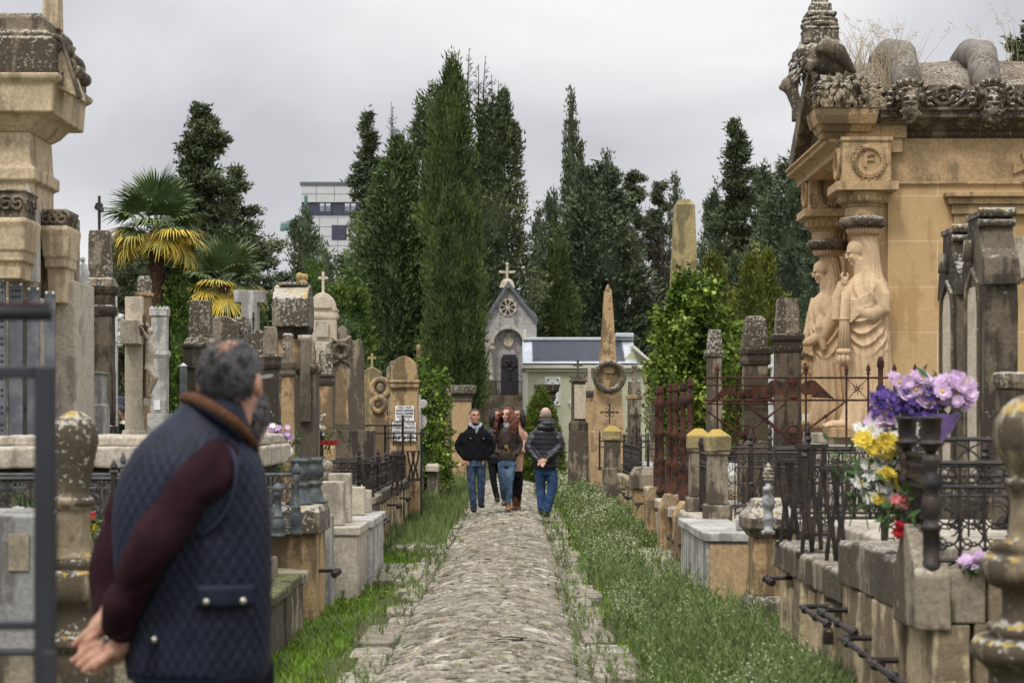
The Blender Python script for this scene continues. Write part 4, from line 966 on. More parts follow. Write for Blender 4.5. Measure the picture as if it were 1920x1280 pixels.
  b = MB(); b.tube([c + Vector((0, -.02, .2)), c + Vector((0, .12, .1)), c + Vector((0, .35, .05))], [.15, .2, .2], 14); b.torus(c + Vector((0, .0, .03)), .22, .045, 20, 7, 'y', R(-10), R(190))
  for k2 in range(13): a = R(-10 + 16.6 * k2); leaf_carved(b, c + Vector((math.cos(a) * .2, -.02, .03 + math.sin(a) * .2)), (math.cos(a), -.3, math.sin(a)), (0, -1, 0), .10, .03)
  b.build('spout_hood', 'carved_dark', hd, smooth=True)
 b = MB(); rs = random.Random(3); c = L(1577, 180, 23.85)
 b.ball(c + Vector((0, .2, 0)), (.27, .27, .24), 16, 10)
 for i in range(190):
  a = rs.uniform(R(150), R(390)); el = rs.uniform(-.9, .9); n = Vector((math.cos(a) * math.cos(el), math.sin(a) * math.cos(el), math.sin(el))); p = c + Vector((0, .2, .03)) + Vector((n.x * .29, n.y * .29, n.z * .22))
  d = Vector((rs.uniform(-.5, .5), 0, -1)) if rs.random() < .65 else Vector((rs.uniform(-1, 1), 0, rs.uniform(-.3, 1))); leaf_carved(b, p, d - n * d.dot(n) + n * .15, n, rs.uniform(.10, .16), rs.uniform(.024, .038))
 for i in range(60):
  q = L(1615 + rs.uniform(0, 40), rs.uniform(165, 215), 23.85); leaf_carved(b, q, (rs.uniform(.2, 1), 0, rs.uniform(-1, .6)), (0, -1, 0), rs.uniform(.09, .14), .03)
 b.build('leaf_cluster', 'leaf_carving', r)
 b = MB(); P = lambda px, py, d=0: L(px, py, 24.0 + d)
 b.tube([P(1596, 136), P(1572, 122), P(1545, 112), P(1518, 105), P(1503, 112)], [.05, .15, .19, .16, .08], 12); b.ball(P(1508, 100), (.12, .11, .10)); b.ball(P(1496, 108), (.06, .05, .045)); b.ball(P(1500, 84), (.02, .02, .05))
 for s in (-1, 1): b.tube([P(1530, 95, s * .18), P(1548, 84, s * .22), P(1572, 98, s * .2), P(1604, 138, s * .16)], [.05, .11, .11, .03], 8); b.tube([P(1520, 115, s * .12), P(1512, 135, s * .12)], [.07, .06], 8)
 link('winged_beast', fuse(b, .022, 3), 'carved_dark', r, True)
 b = MB(); rs = random.Random(12)
 for i in range(60): q = P(1496 + rs.uniform(-6, 18), rs.uniform(95, 145), rs.uniform(-.2, .2)); leaf_carved(b, q, (rs.uniform(-1, .1), rs.uniform(-.5, .5), -1), (-1, -.5, 0), .13, .03)
 b.build('acroterion', 'carved_dark', r)
 b = MB(); cx, cy = x(WX(1537, 25.4)), y(25.4); zf = lambda py: z(py, 25.4)
 b.rings([(zf(86), .22, .22), (zf(62), .21, .21), (zf(58), .225, .225), (zf(54), .2, .2)], cx, cy); b.rings([(zf(34), .19, .19), (zf(27), .19, .19), (zf(25), .14, .14), (zf(10), .13, .13), (zf(8), .10, .10), (zf(-30), .08, .08)], cx, cy); b.build('finial', 'lichen_stone', r, bevel=.012)
 f = MB(); f.torus((cx, cy, zf(50)), .20, .045, 24, 8, 'z'); f.torus((cx, cy, zf(41)), .19, .04, 24, 8, 'z'); f.build('wreath_ring', 'carved_dark', r, smooth=True, rough=(.015, .05, 20))
 b = MB(); xg = x(3.86)
 g0 = [(y(23.9), zc + .05), (y(23.9), zc + .22), (y(25.9), z(92, 25.9)), (y(27.8), zc + .22), (y(27.8), zc + .05), (y(27.5), zc + .05), (y(25.9), z(92, 25.9) - .28), (y(24.2), zc + .05)]
 b.prism(g0, xg, xg + .42, 'x'); b.build('gable_moulding', 'carved_dark', r, bevel=.02)
 b = MB(); b.prism([(y(24.15), zc + .03), (y(25.9), z(92, 25.9) - .25), (y(27.75), zc + .03)], xg + .2, xg + .5, 'x'); b.build('gable', 'dark_stone', r)
 b = MB(); q = L(1481, 160, 27.6); b.ball(q, (.13, .11, .13)); b.ball(q + Vector((-.10, 0, -.03)), (.06, .05, .05)); b.tube([q, q + Vector((.1, 0, -.3)), q + Vector((.12, 0, -.5))], [.1, .08, .1], 10); b.ball(q + Vector((-.02, -.07, .12)), (.025, .025, .04)); b.ball(q + Vector((-.02, .07, .12)), (.025, .025, .04)); link('beast_head', fuse(b, .02, 3), 'carved_dark', r, True)
 for j, (pxc, Y, k) in enumerate(((1618, 24.05, 1.0), (1552, 27.1, 24.05 / 27.1))):
  Z = (lambda py: WZ(py, 24.05) - r0.z); cx, cy = x(WX(pxc, Y)), y(Y) + .02
  b = MB(); b.rings([(Z(345) + .001, .29, .29), (Z(272), .29, .29), (Z(270), .31, .31), (Z(263), .31, .31)], cx, cy); col = b.build('column_block', 'gold_clean', r, bevel=.01)
  b = MB(); b.rings([(Z(362), .37, .37), (Z(346), .37, .37)], cx, cy); b.lathe([(Z(386), .22), (Z(380), .28), (Z(366), .30), (Z(362.2), .30)], 24, cx, cy); b.lathe([(Z(408), .21), (Z(390), .215), (Z(388), .25), (Z(386.2), .25)], 24, cx, cy)
  for q in range(20): a = 2 * math.pi * q / 20; b.ball((cx + .285 * math.cos(a), cy + .285 * math.sin(a), Z(374)), (.03, .03, .05), 7, 6)
  b.build('capital', 'gold_clean', r, bevel=.008)
  b = MB(); b.torus((cx, cy, Z(417)), .22, .068, 28, 10, 'z'); b.lathe([(Z(425), .2), (Z(409), .2)], 16, cx, cy); b.build('pad_ring', 'carved_dark', r, smooth=True, rough=(.016, .04, 26))
  b = MB(); b.torus((cx + .02, cy - .295, Z(308)), .17, .035, 26, 7, 'y')
  for q in range(46): a = R(100 + 340 * q / 46); leaf_carved(b, (cx + .02 + .17 * math.cos(a), cy - .305, Z(308) + .17 * math.sin(a)), (-math.sin(a) + .5 * math.cos(a) * (1 if q % 2 else -1), 0, math.cos(a) + .5 * math.sin(a) * (1 if q % 2 else -1)), (0, -1, 0), .07, .018)
  b.torus((cx - .02, cy - .305, Z(339)), .035, .012, 12, 5); b.torus((cx + .06, cy - .305, Z(339)), .035, .012, 12, 5); b.build('wreath', 'gold_stone', col)
  b = MB(); b.torus((cx - .295, cy, Z(308)), .17, .04, 22, 7, 'x'); b.build('side_wreath', 'gold_stone', col, smooth=True, rough=(.015, .05, 20))
  if j == 0: text_part([('F', 1)], 'gold_stone', col, .23, .13, (cx + .02, cy - .292, Z(308)), name='letter', depth=.025)
 b = MB(); xa, xb = x(WX(1768, YW)), x(9.2); za = z(372, YW)
 for (o, d, u0, u1) in ((0, .20, -.0, .06), (.04, .14, -.08, -.001), (.09, .09, -.2, -.081)): b.box(xa + o, xb, y(YW - d), y(YW - .001), za + u0, za + u1)
 b.box(xa + .12, xa + .3, y(YW - .06), y(YW - .001), z(700, YW), za - .201); b.build('window_surround', 'gold_clean', r, bevel=.012)
 b = MB(); b.box(x(WX(1899, YW)), x(WX(1990, YW)), y(YW - .05), y(YW - .001), z(522, YW), z(444, YW)); p = b.build('inscription_tablet', 'pale_stone', r, bevel=.008)
 b = MB(); cx, cz = x(WX(1924, YW)), z(316, YW)
 for k in range(4): a = R(90 * k); q = [(cx + math.cos(a + d) * rr, cz + math.sin(a + d) * rr) for d, rr in ((.55, .035), (.42, .19), (.2, .175), (-.2, .175), (-.42, .19), (-.55, .035))]; b.prism(q, y(YW - .06), y(YW - .0205))
 b.build('cross_relief', 'gold_stone', r, bevel=.006)
 rs = np.random.RandomState(4); V = []; Fa = []; C = []
 for (px, py, Y, n, hh, sp) in ((1668, 172, 24.3, 90, 1.05, .45), (1610, 120, 25.2, 40, .8, .5), (1850, 150, 25.5, 14, .9, .4), (1905, 120, 26, 10, 1.0, .3)):
  c = L(px, py, Y)
  for i in range(n):
   h = hh * rs.uniform(.3, 1.05); p = np.array(c) + np.array([rs.normal() * .12, rs.normal() * .1, -.1]); d = np.array([rs.normal() * sp * .55, rs.normal() * .2, 1.0]); d /= np.linalg.norm(d)
   b0 = len(V); w = .0035
   pts = [p, p + d * h * .5 + np.array([0, 0, .02]), p + d * h + np.array([np.sign(d[0]) * h * .10, 0, -.02])]
   V += [pts[0] - [w, 0, 0], pts[0] + [w, 0, 0], pts[1] - [w, 0, 0], pts[1] + [w, 0, 0], pts[2]]; C += [rs.rand()] * 5; Fa += [(b0, b0 + 1, b0 + 3), (b0, b0 + 3, b0 + 2), (b0 + 2, b0 + 3, b0 + 4)]
   if h > .6 and rs.rand() < .5:
    for q in range(16): e = pts[2] + (pts[1] - pts[2]) * rs.rand() * .4; g = e + rs.normal(size=3) * .035; b1 = len(V); V += [e, g, g + [.004, 0, .01]]; C += [.9] * 3; Fa.append((b1, b1 + 1, b1 + 2))
 o = tag(link('dry_grass', npmesh('dry_grass', np.array(V) + np.array(r0), np.array(Fa), np.array(C)), 'straw'), 'dry straw grass sprouting along the mausoleum roof', 'grass', kind='stuff')
 V, Fa, C = blades(700, (lambda q: WX(1618, 24.3) + 0 * q, lambda q: WX(1672, 24.3) + 0 * q), (24.2, 24.45), (.03, .09), (.006, .01), 88)
 V[:, 2] += WZ(176, 24.3) - GZ; tag(link('moss', npmesh('moss', V, Fa, C), 'grass_lush'), 'green moss tuft on the mausoleum eave behind the leaf carving', 'moss', kind='stuff')
mausoleum()

def caryatid(label, pxc, Y, pose):
 """robed, veiled woman facing the path (-x); heights measured from her own feet, 2.4 m tall"""
 k = 1.0; x0 = WX(1618, 24.05); X = WX(pxc, Y); r = thing('caryatid', label, 'statue', (X, Y, WZ(797, 24.05)))
 u = S(24.05); Zp = lambda py: (797 - py) * u
 rows = [(802, 1566, 1676, .30), (780, 1578, 1676, .30), (740, 1586, 1675, .28), (700, 1588, 1672, .265), (650, 1588, 1670, .255), (615, 1582, 1668, .26), (590, 1578, 1666, .275), (565, 1578, 1664, .285), (545, 1580, 1662, .275), (530, 1588, 1660, .23), (516, 1600, 1657, .17), (504, 1607, 1655, .135), (485, 1609, 1652, .13), (465, 1606, 1648, .135), (448, 1597, 1645, .135), (432, 1596, 1641, .125), (420, 1602, 1636, .10)]
 n = 180; v = []; f = []; zs = [Zp(q[0]) for q in rows]
 nz = 260; zz = np.linspace(zs[0], zs[-1], nz)
 fr = np.interp(zz, zs, [(q[1] - 1618) * u for q in rows]); bk = np.interp(zz, zs, [(q[2] - 1618) * u for q in rows]); hy = np.interp(zz, zs, [q[3] for q in rows])
 ker = np.ones(11) / 11
 sm = lambda a: np.convolve(np.pad(a, 5, 'edge'), ker, 'valid')
 fr, bk, hy = sm(fr), sm(bk), sm(hy)
 th = np.linspace(0, 2 * np.pi, n, endpoint=False); T, ZZ = np.meshgrid(th, zz); 
 cx = ((fr + bk) / 2)[:, None]; hx = ((bk - fr) / 2)[:, None]; HY = hy[:, None]
 seed = pose
 w = lambda a: (a + np.pi) % (2 * np.pi) - np.pi
 d0 = w(T - R(256 if pose == 0 else 240))             # swags centred on the near front
 sag = ZZ * (8.4 if pose == 0 else 7.4) - 1.9 * d0 ** 2 + .25 * np.sin(3 * T + ZZ * 2)
 sw = (1 - np.abs(np.sin(sag * np.pi * .85 + .3)) ** .75) * np.exp(-(d0 / 1.25) ** 4)
 m_sw = np.clip((ZZ - .8) / .2, 0, 1) * np.clip((1.46 - ZZ) / .12, 0, 1)
 ver = 1 - np.abs(np.sin(9 * T + 1.4 * np.sin(1.5 * ZZ + T) + .8 * ZZ)) ** .7
 m_ver = np.clip((1.15 - ZZ) / .4, 0, 1) * .8
 diag = 1 - np.abs(np.sin(11 * (ZZ - .16 * np.cos(T - .6)) + 6 * T)) ** .8; m_dg = np.clip((ZZ - 1.36) / .12, 0, 1) * np.clip((1.82 - ZZ) / .12, 0, 1)
 veil = 1 - np.abs(np.sin(9 * T + .9 * np.sin(2.2 * ZZ))) ** .8; bkm = np.clip(np.cos(T) * 1.6 + .55, 0, 1); m_v = np.clip((ZZ - 1.55) / .2, 0, 1)
 band = np.clip(1 - np.abs(ZZ - Zp(443)) / .012, 0, 1)
 ruff = np.clip((ZZ - Zp(443)) / .02, 0, 1)
 D = .050 * sw * m_sw + .045 * ver * m_ver + .034 * diag * m_dg + .016 * veil * np.maximum(m_v * np.clip(np.cos(T) + .7, 0, 1), bkm * .9 * np.clip((ZZ - .5) / .3, 0, 1)) - .02 * band + .022 * ruff * np.abs(np.sin(8 * T))
 D += .008 * np.sin(ZZ * 11 + 3 * T) * np.sin(5 * T) - .02
 Xc = cx + (hx + D) * np.cos(T); Yc = (HY + D) * np.sin(T)
 V = np.stack([Xc, Yc, ZZ], -1).reshape(-1, 3); o = np.arange(nz - 1)[:, None] * n; j = np.arange(n)[None]; j2 = (j + 1) % n
 Fq = np.stack([o + j, o + j2, o + n + j2, o + n + j], -1).reshape(-1, 4)
 mb = MB(); mb.v = [tuple(p) for p in V]; mb.f = [tuple(q) for q in Fq] + [tuple(range(n - 1, -1, -1)), tuple(range((nz - 1) * n, nz * n))]
 P = lambda px, py, d=0: Vector(((px - 1618) * u, d, Zp(py)))
 rot = rz(R(-90)) @ Matrix.Rotation(R(16), 3, 'X'); head(mb, P(1606, 473), 1.30, rot, False, 1.0); mb.tube([P(1612, 485), P(1617, 515)], [.085, .10], 12)
 if pose == 0:
  mb.tube([P(1642, 530, -.14), P(1650, 556, -.19), P(1648, 582, -.21), P(1630, 594, -.22), P(1606, 584, -.19), P(1590, 562, -.13), P(1583, 540, -.08)], [.08, .10, .105, .105, .095, .075, .05], 16)
  mb.tube([P(1590, 530, .2), P(1576, 560, .22), P(1572, 600, .16)], [.09, .08, .055], 12)
  hc = P(1582, 528, -.07); mb.ball(hc, (.05, .04, .06))
  for q in range(4): mb.tube([hc + Vector((-.02, -.03 + q * .02, .02)), hc + Vector((-.045, -.03 + q * .02, .07)), hc + Vector((-.02, -.025 + q * .018, .115 - .01 * abs(q - 1)))], [.014, .013, .010], 6)
  mb.tube([hc + Vector((.02, -.03, .01)), hc + Vector((.035, -.035, .07)), hc + Vector((.02, -.03, .10))], [.016, .014, .011], 6)
  for q in range(9): mb.tube([P(1640 - q, 520 + q * 3, -.16 - .012 * q), P(1622 - q * 1.5, 552 + q * 4, -.27), P(1596 - q, 566 + q * 5, -.25), P(1580, 560 + q * 4, -.13)], [.012, .016, .014, .008], 5)
 else:
  mb.tube([P(1632, 530, -.17), P(1622, 575, -.24), P(1602, 610, -.22), P(1578, 622, -.14), P(1562, 625, -.10)], [.09, .105, .09, .07, .05], 14)
  mb.tube([P(1600, 530, .18), P(1592, 570, .24), P(1576, 615, .18)], [.09, .09, .05], 12)
  hc = P(1556, 626, -.08); mb.ball(hc, (.055, .045, .045))
  for q in range(4): mb.tube([hc + Vector((-.03, -.03 + q * .02, 0)), hc + Vector((-.075, -.03 + q * .02, -.01)), hc + Vector((-.10, -.028 + q * .018, -.045))], [.014, .013, .010], 6)
  mb.tube([hc + Vector((-.01, -.04, .02)), hc + Vector((-.05, -.055, .03))], [.015, .011], 6)
  mb.tube([P(1608, 560, -.1), P(1596, 595, -.24), P(1604, 640, -.25)], [.10, .07, .04], 10)
 for d in (-.13, .1): mb.ball(P(1570, 795, d), (.13, .055, .05), 12, 8); mb.ball(P(1553, 797, d), (.06, .05, .03), 10, 6)
 for q in range(5): mb.ball(P(1545, 799, -.17 + q * .02), (.022, .010, .012), 6, 5)
 body = link('figure', fuse(mb, .0085, 1), 'statue_stone', r, True)
 b = MB()
 for q in range(28): a = 2 * math.pi * q / 28; b.tube([P(1619, 440) + Vector((.17 * math.cos(a), .135 * math.sin(a), 0)), P(1619, 432) + Vector((.19 * math.cos(a + .1), .15 * math.sin(a + .1), 0)), P(1619, 424) + Vector((.17 * math.cos(a), .135 * math.sin(a), 0))], [.018, .026, .012], 6)
 b.build('headcloth', 'statue_stone', r, smooth=True)
 if pose == 0:                                   # inverted torch held at her front
  b = MB(); tp = P(1580, 548, -.2); bt = P(1576, 662, -.22)
  for q in range(9): a = 2 * math.pi * q / 9; b.tube([tp + Vector((.03 * math.cos(a), .03 * math.sin(a), 0)), bt + Vector((.055 * math.cos(a), .055 * math.sin(a), 0))], [.016, .022], 6)
  b.lathe([(bt.z - .03, .06), (bt.z, .09), (bt.z + .04, .085), (bt.z + .05, .05)], 16, bt.x, bt.y); b.lathe([(Zp(600) - .02, .05), (Zp(600), .072), (Zp(600) + .03, .05)], 14, P(1578, 0).x, -.21)
  for q in range(7): a = q * .9; b.tube([bt + Vector((.04 * math.cos(a), .04 * math.sin(a), -.02)), bt + Vector((.07 * math.cos(a), .06 * math.sin(a), -.09)), bt + Vector((.02 * math.cos(a + 1), .02 * math.sin(a + 1), -.17))], [.03, .028, .006], 6)
  b.build('torch', 'statue_stone', r, smooth=True)
 else:
  b = MB(); rs = random.Random(8); c = P(1544, 640, -.1)
  for q in range(26): p = c + Vector((rs.uniform(-.1, .12), rs.uniform(-.1, .1), rs.uniform(-.13, .07))); b.ball(p, rs.uniform(.02, .042), 8, 6)
  for q in range(6): b.tube([c + Vector((.06, 0, .05)), c + Vector((.05 + q * .02, rs.uniform(-.05, .05), .22))], [.01, .008], 4)
  b.build('poppy_bunch', 'grey_stone', r, smooth=True)
 b = MB(); b.rings([(Zp(820), .38, .33), (Zp(801), .38, .33)], -.05, 0); b.build('base', 'gold_clean', r, bevel=.012)
caryatid('front draped caryatid with inverted torch, hand raised to her chin', 1618, 24.05, 0)
caryatid('rear veiled caryatid holding out a bunch of poppy heads', 1552, 27.1, 1)

# ------------------------------------------------------------------ tall monument at the left edge
def monument():
 Y = 18.6; r0 = Vector((WX(20, Y), Y, GZ)); r = thing('monument', 'tall pale stone monument with scrolled top and slate name panels at the left edge', 'monument', r0)
 X = lambda px, Yy=Y: WX(px, Yy) - r0.x; Z = lambda py, Yy=Y: WZ(py, Yy) - r0.z
 cx = 0; dy = .62
 def R_(name, mat, rows, c=0, cy=0, ratio=1.0, **kw):
  b = MB(); b.rings([(Z(py), (px - 20) * S(Y), (px - 20) * S(Y) * ratio) for py, px in rows], c, cy + .0); return b.build(name, mat, r, **kw)
 cxx = X(-40)
 def rows(name, mat, rr, **kw):
  b = MB(); b.rings([(Z(py), (px + 40) * S(Y) * .82, .48 * (px + 40) / 130) for py, px in rr], cxx, .35); return b.build(name, mat, r, **kw)
 rows('base', 'pale_stone', [(1150, 118), (770, 118), (765, 124), (700, 124), (695, 112), (560, 112)], bevel=.015)
 rows('shaft', 'monument_stone', [(559.9, 86), (345, 86), (340, 98), (318, 98), (312, 86), (250, 82)], bevel=.012)
 rows('capital', 'monument_stone', [(249.9, 84), (240, 100), (222, 118), (220, 146), (168, 150), (160, 164), (150, 166)], bevel=.015)
 rows('attic', 'carved_dark', [(149.9, 150), (142, 152), (84, 150), (80, 140), (74, 142), (66, 128), (44, 124), (34, 116), (30, 90)], bevel=.02)
 b = MB()
 for k, (py, px) in enumerate(((66, 82), (104, 124), (134, 138))): 
  for s in (0,): b.tube([(X(px), -.12, Z(py)), (X(px), .5, Z(py))], .065, 12)
 scroll(b, (X(112), -.13, Z(92)), .14, .045, 1.6, 'y', -1); scroll(b, (X(136), -.13, Z(130)), .10, .035, 1.6, 'y', -1); scroll(b, (X(40), -.18, Z(110)), .14, .04, 1.6, 'y', 1); b.build('volute', 'carved_dark', r, smooth=True)
 b = MB(); b.prism([(X(86), Z(156)), (X(158), Z(190)), (X(126), Z(92))], -.17, .1); g = b.build('gablet', 'monument_stone', r, bevel=.01)
 b = MB()
 for q in (0, 1, 2): b.box(X(108 + q * 8), X(111 + q * 8), -.19, -.171, Z(160 + 3 * q), Z(136 + 3 * q))
 b.tube([(X(86), -.18, Z(156)), (X(126), -.18, Z(92)), (X(158), -.18, Z(190))], .03, 6); b.build('letters', 'carved_dark', g)
 b = MB(); b.rings([(Z(46), .085, .085), (Z(-40), .075, .075)], X(99, Y + .3), .3); b.build('cross', 'monument_stone', r, bevel=.01)
 for (px, w, t_, m_) in ((26, 46, 372, 0), (114, 33, 392, .75)):
  b = MB(); hw = w * S(Y) * .62; yy = -.35 + m_; c = X(px, Y + yy)
  b.rings([(Z(530) if not m_ else Z(565), hw * .75, .2), (Z(500), hw * .8, .2), (Z(498), hw, .24), (Z(482), hw, .24), (Z(478), hw * 1.1, .26), (Z(440), hw * 1.25, .28), (Z(428), hw * 1.3, .3), (Z(420), hw * 1.22, .28)], c, yy); b.build('buttress', 'monument_stone', r, bevel=.01)
  b = MB(); b.rings([(Z(419.9), hw * 1.05, .26), (Z(t_ + 4), hw * 1.05, .26), (Z(t_), hw * 1.12, .28), (Z(t_ - 3), hw * 1.1, .27)], c, yy)
  for s in range(3): scroll(b, (c - hw * .7 + s * hw * .7, yy - .275, Z((420 + t_) / 2)), .075, .02, 1.5); scroll(b, (c + hw * 1.06, yy - .15 + s * .14, Z((420 + t_) / 2)), .07, .02, 1.5, 'x')
  b.build('carved_block', 'carved_dark', r, bevel=.01)
 b = MB(); b.box(X(103, Y + 1), X(138, Y + 1), 1.0, 1.3, 1, Z(385)); b.build('rear_block', 'lichen_stone', r, bevel=.015)
 b = MB(); b.box(X(70, Y + .4), X(140, Y + .4), .4, 1.3, -.1, Z(520)); b.build('rear_pier', 'pale_stone', r, bevel=.015)
 b = MB(); b.prism([(X(40), Z(530)), (X(40), Z(400)), (X(52), Z(362)), (X(58), Z(345)), (X(64), Z(362)), (X(76), Z(400)), (X(76), Z(530))], -.15, -.0); b.build('pointed_panel', 'marble', r)
 for i, (a, c, t_) in enumerate(((7, 33, 527), (36, 62, 534), (67, 91, 542), (97, 117, 549))):
  b = MB(); yy = -.42 + i * .05; b.box(X(a), X(c), yy - .03, yy, Z(830), Z(t_)); p = b.build('slate_panel', 'panel_slate', r, bevel=.006)
  b = MB()
  for q in (a + 4, c - 4): b.ball((X(q), yy - .035, Z(t_ + 5)), (.018, .012, .018), 8, 6)
  b.build('stud', 'snap', p)
  if i < 2:
   b = MB(); rs = random.Random(i)
   for q in range(26):
    if i == 1 and q > 3: break
    zz = t_ + 14 + q * 10.5
    if q % 3 == 2: continue
    for s in range(3): b.box(X(a + 6 + s * 6), X(a + 10.5 + s * 6 + rs.uniform(-1, .5)), yy - .033, yy - .0302, Z(zz + 5), Z(zz))
   b.build('inscription', 'dark_door', p)
monument()
# ------------------------------------------------------------------ tombs, steles and crosses
ST = 'steles and tombs'
def rstele(label, pxc, Y, parts, name='stele', cat='gravestone', ratio=1.0, rot=0, extra=None, ground=True, base_py=None):
 """parts: (name, material, rows[(py, full width px)], ratio?, bevel?) traced at depth Y, standing on the ground"""
 s = S(Y); zb = GZ if base_py is None else WZ(base_py, Y); w0 = max(w for p in parts for _, w in p[2]) * s / 2 * ratio
 r = thing(name, label, cat, (WX(pxc, Y), Y + w0, zb), rot, ST)
 Z = lambda py: WZ(py, Y) - zb
 for i, p in enumerate(parts):
  rt = p[3] if len(p) > 3 and p[3] else ratio; rws = sorted(p[2], key=lambda q: -q[0]); b = MB()
  if i == 0 and ground: rws = [(790 + (H - zb + .1) / s, rws[0][1])] + [q for q in rws]
  rr = []; lastz = None
  for py, w in rws:
   z = Z(py)
   if lastz is not None and z <= lastz: z = lastz + .0005
   rr.append((z, w * s / 2, w * s / 2 * rt)); lastz = z
  b.rings(rr); b.build(p[0], p[1], r, bevel=p[4] if len(p) > 4 else max(.004, min(.014, 1.2 * s)), rough=(.006, .22, 7))
 if extra: extra(r, lambda px: WX(px, Y) - WX(pxc, Y), Z, -w0, w0)
 return r
def cross_mb(b, cx, cy, z0, z1, arm, t, za=None):
 za = za if za is not None else z1 - (z1 - z0) * .33
 b.box(cx - t, cx + t, cy - t, cy + t, z0, z1); b.box(cx - arm, cx - t, cy - t * .98, cy + t * .98, za - t, za + t); b.box(cx + t, cx + arm, cy - t * .98, cy + t * .98, za - t, za + t)
def iron_cross_mb(b, cx, cy, z0, z1, arm, t=.012, rings=True):
 za = z0 + (z1 - z0) * .62; b.tube([(cx, cy, z0), (cx, cy, z1)], t, 6); b.tube([(cx - arm, cy, za), (cx + arm, cy, za)], t, 6)
 if rings:
  for a in range(4): b.torus((cx + math.cos(R(45 + 90 * a)) * arm * .42, cy, za + math.sin(R(45 + 90 * a)) * arm * .42), arm * .22, t * .6, 12, 4)
 for p in ((cx, z1), (cx - arm, za), (cx + arm, za)): b.ball((p[0], cy, p[1]), t * 2, 8, 6)
def slab(label, pts, Y, depth, mat, name='stele', cat='gravestone', extra=None, back=None):
 """camera facing slab with a traced outline"""
 cx = sum(p[0] for p in pts) / len(pts); r = thing(name, label, cat, (WX(cx, Y), Y, GZ), 0, ST); b = MB()
 b.prism([(WX(a, Y) - WX(cx, Y), (WZ(q, Y) - GZ) if q < 819 else -.1) for a, q in pts], 0, depth); b.build('slab', mat, r, bevel=max(.006, 1.5 * S(Y)), rough=None)
 if extra: extra(r, lambda px: WX(px, Y) - WX(cx, Y), lambda py: WZ(py, Y) - GZ, 0, depth)
 return r

# ---- left side
def ex(r, X, Z, y0, y1):
 b = MB(); c = X(180); z0, z1 = Z(431), Z(364); b.tube([(c, 0, z0), (c, 0, z1)], .018, 6); b.box(c - .02, c + .02, -.16, .16, Z(388) - .02, Z(388) + .02); b.box(c - .03, c + .03, -.06, .06, Z(384), Z(378)); b.build('iron_cross', 'iron', r)
 b = MB(); q = [(-.09, Z(795)), (-.09, Z(705))] + [(.09 * math.cos(a) - .0, Z(705) + .14 * math.sin(a)) for a in np.linspace(math.pi, 0, 9)] + [(.09, Z(795))]
 b.prism(q, X(206.5), X(208.5), 'x'); b.build('niche', 'dark_stone', r)
rstele('tall dark stele with an iron cross on top and a pointed niche', 182, 22, [('base', 'dark_stone', [(800, 58), (797, 52)]), ('shaft', 'dark_stone', [(796.9, 50), (592, 48)]), ('moulding', 'dark_stone', [(591.9, 52), (585, 58), (580, 60), (574, 58), (571, 50), (552, 50), (549, 58), (543, 64), (536, 66)]), ('top_block', 'lichen_stone', [(535.9, 60), (522, 50), (519, 40)]), ('head', 'lichen_stone', [(518.9, 40), (460, 39), (440, 38), (430, 34)])], ratio=.9, extra=ex)
def relief_white(r, X, Z, y0, y1):
 b = MB(); rs = random.Random(2)
 for i in range(16): b.ball((X(220) + .02, rs.uniform(-.02, .02), Z(592 + i * 3.6)), (.035 + .02 * rs.random(), .03, .03), 8, 6)
 b.build('relief', 'white_marble', r, smooth=True)
rstele('slim white marble cross carrying a small white relief, behind the dark stele', 212, 23.6, [('shaft', 'white_marble', [(800, 14), (642, 14)]), ('plate', 'white_marble', [(641.9, 18), (585, 18)]), ('head', 'white_marble', [(584.9, 12), (545, 12)])], name='marble_cross', cat='cross', ratio=.8, extra=relief_white)
def weeper(r, X, Z, y0, y1):
 b = MB(); P = lambda px, py, d=0: (X(px), d, Z(py))
 b.tube([P(150, 548), P(150, 528), P(152, 510), P(149, 492)], [.04, .045, .05, .035], 8); b.ball(P(148, 484), .032); b.tube([P(152, 500), P(155, 515), P(152, 520)], [.02, .016, .012], 6); link('figure', fuse(b, .01, 2), 'white_marble', r, True)
rstele('grey pier with a small white statuette beside the tall monument', 150, 20.5, [('base', 'marble', [(812, 84), (760, 84), (756, 76), (704, 76), (700, 82), (697, 82)]), ('shaft', 'pale_stone', [(696.9, 16), (556, 16)]), ('cap', 'pale_stone', [(555.9, 20), (549, 20)])], ratio=.8, extra=weeper)
def crucifix(r, X, Z, y0, y1):
 b = MB(); b.box(X(262), X(270), -.04, .04, Z(745), Z(590)); b.box(X(262), X(270), -.26, .26, Z(628), Z(610)); b.build('timber', 'bark', r)
 b = MB(); P = lambda px, py, d=0: Vector((X(px), d, Z(py)))
 b.tube([P(276, 640), P(279, 660), P(277, 680), P(276, 692)], [.045, .06, .05, .055], 12); b.tube([P(276, 640), P(277, 626)], [.025, .025], 8); b.ball(P(280, 620), (.038, .035, .045))
 for s in (-1, 1):
  b.tube([P(277, 638, s * .07), P(271, 620, s * .20), P(268, 612, s * .30)], [.026, .02, .014], 8); b.ball(P(268, 611, s * .31), (.016, .022, .016))
  b.tube([P(277, 690, s * .03), P(289, 708, s * .05), P(278, 735, s * .02), P(279, 742, s * .02), P(284, 746, s * .02)], [.042, .035, .026, .02, .014], 8)
 b.ball(P(277, 690), (.06, .07, .035)); link('christ_figure', fuse(b, .010, 2), 'cream_stone', r, True)
 b = MB(); b.box(X(268), X(280), -.05, .05, Z(760), Z(747)); b.build('foot_block', 'cream_stone', r)
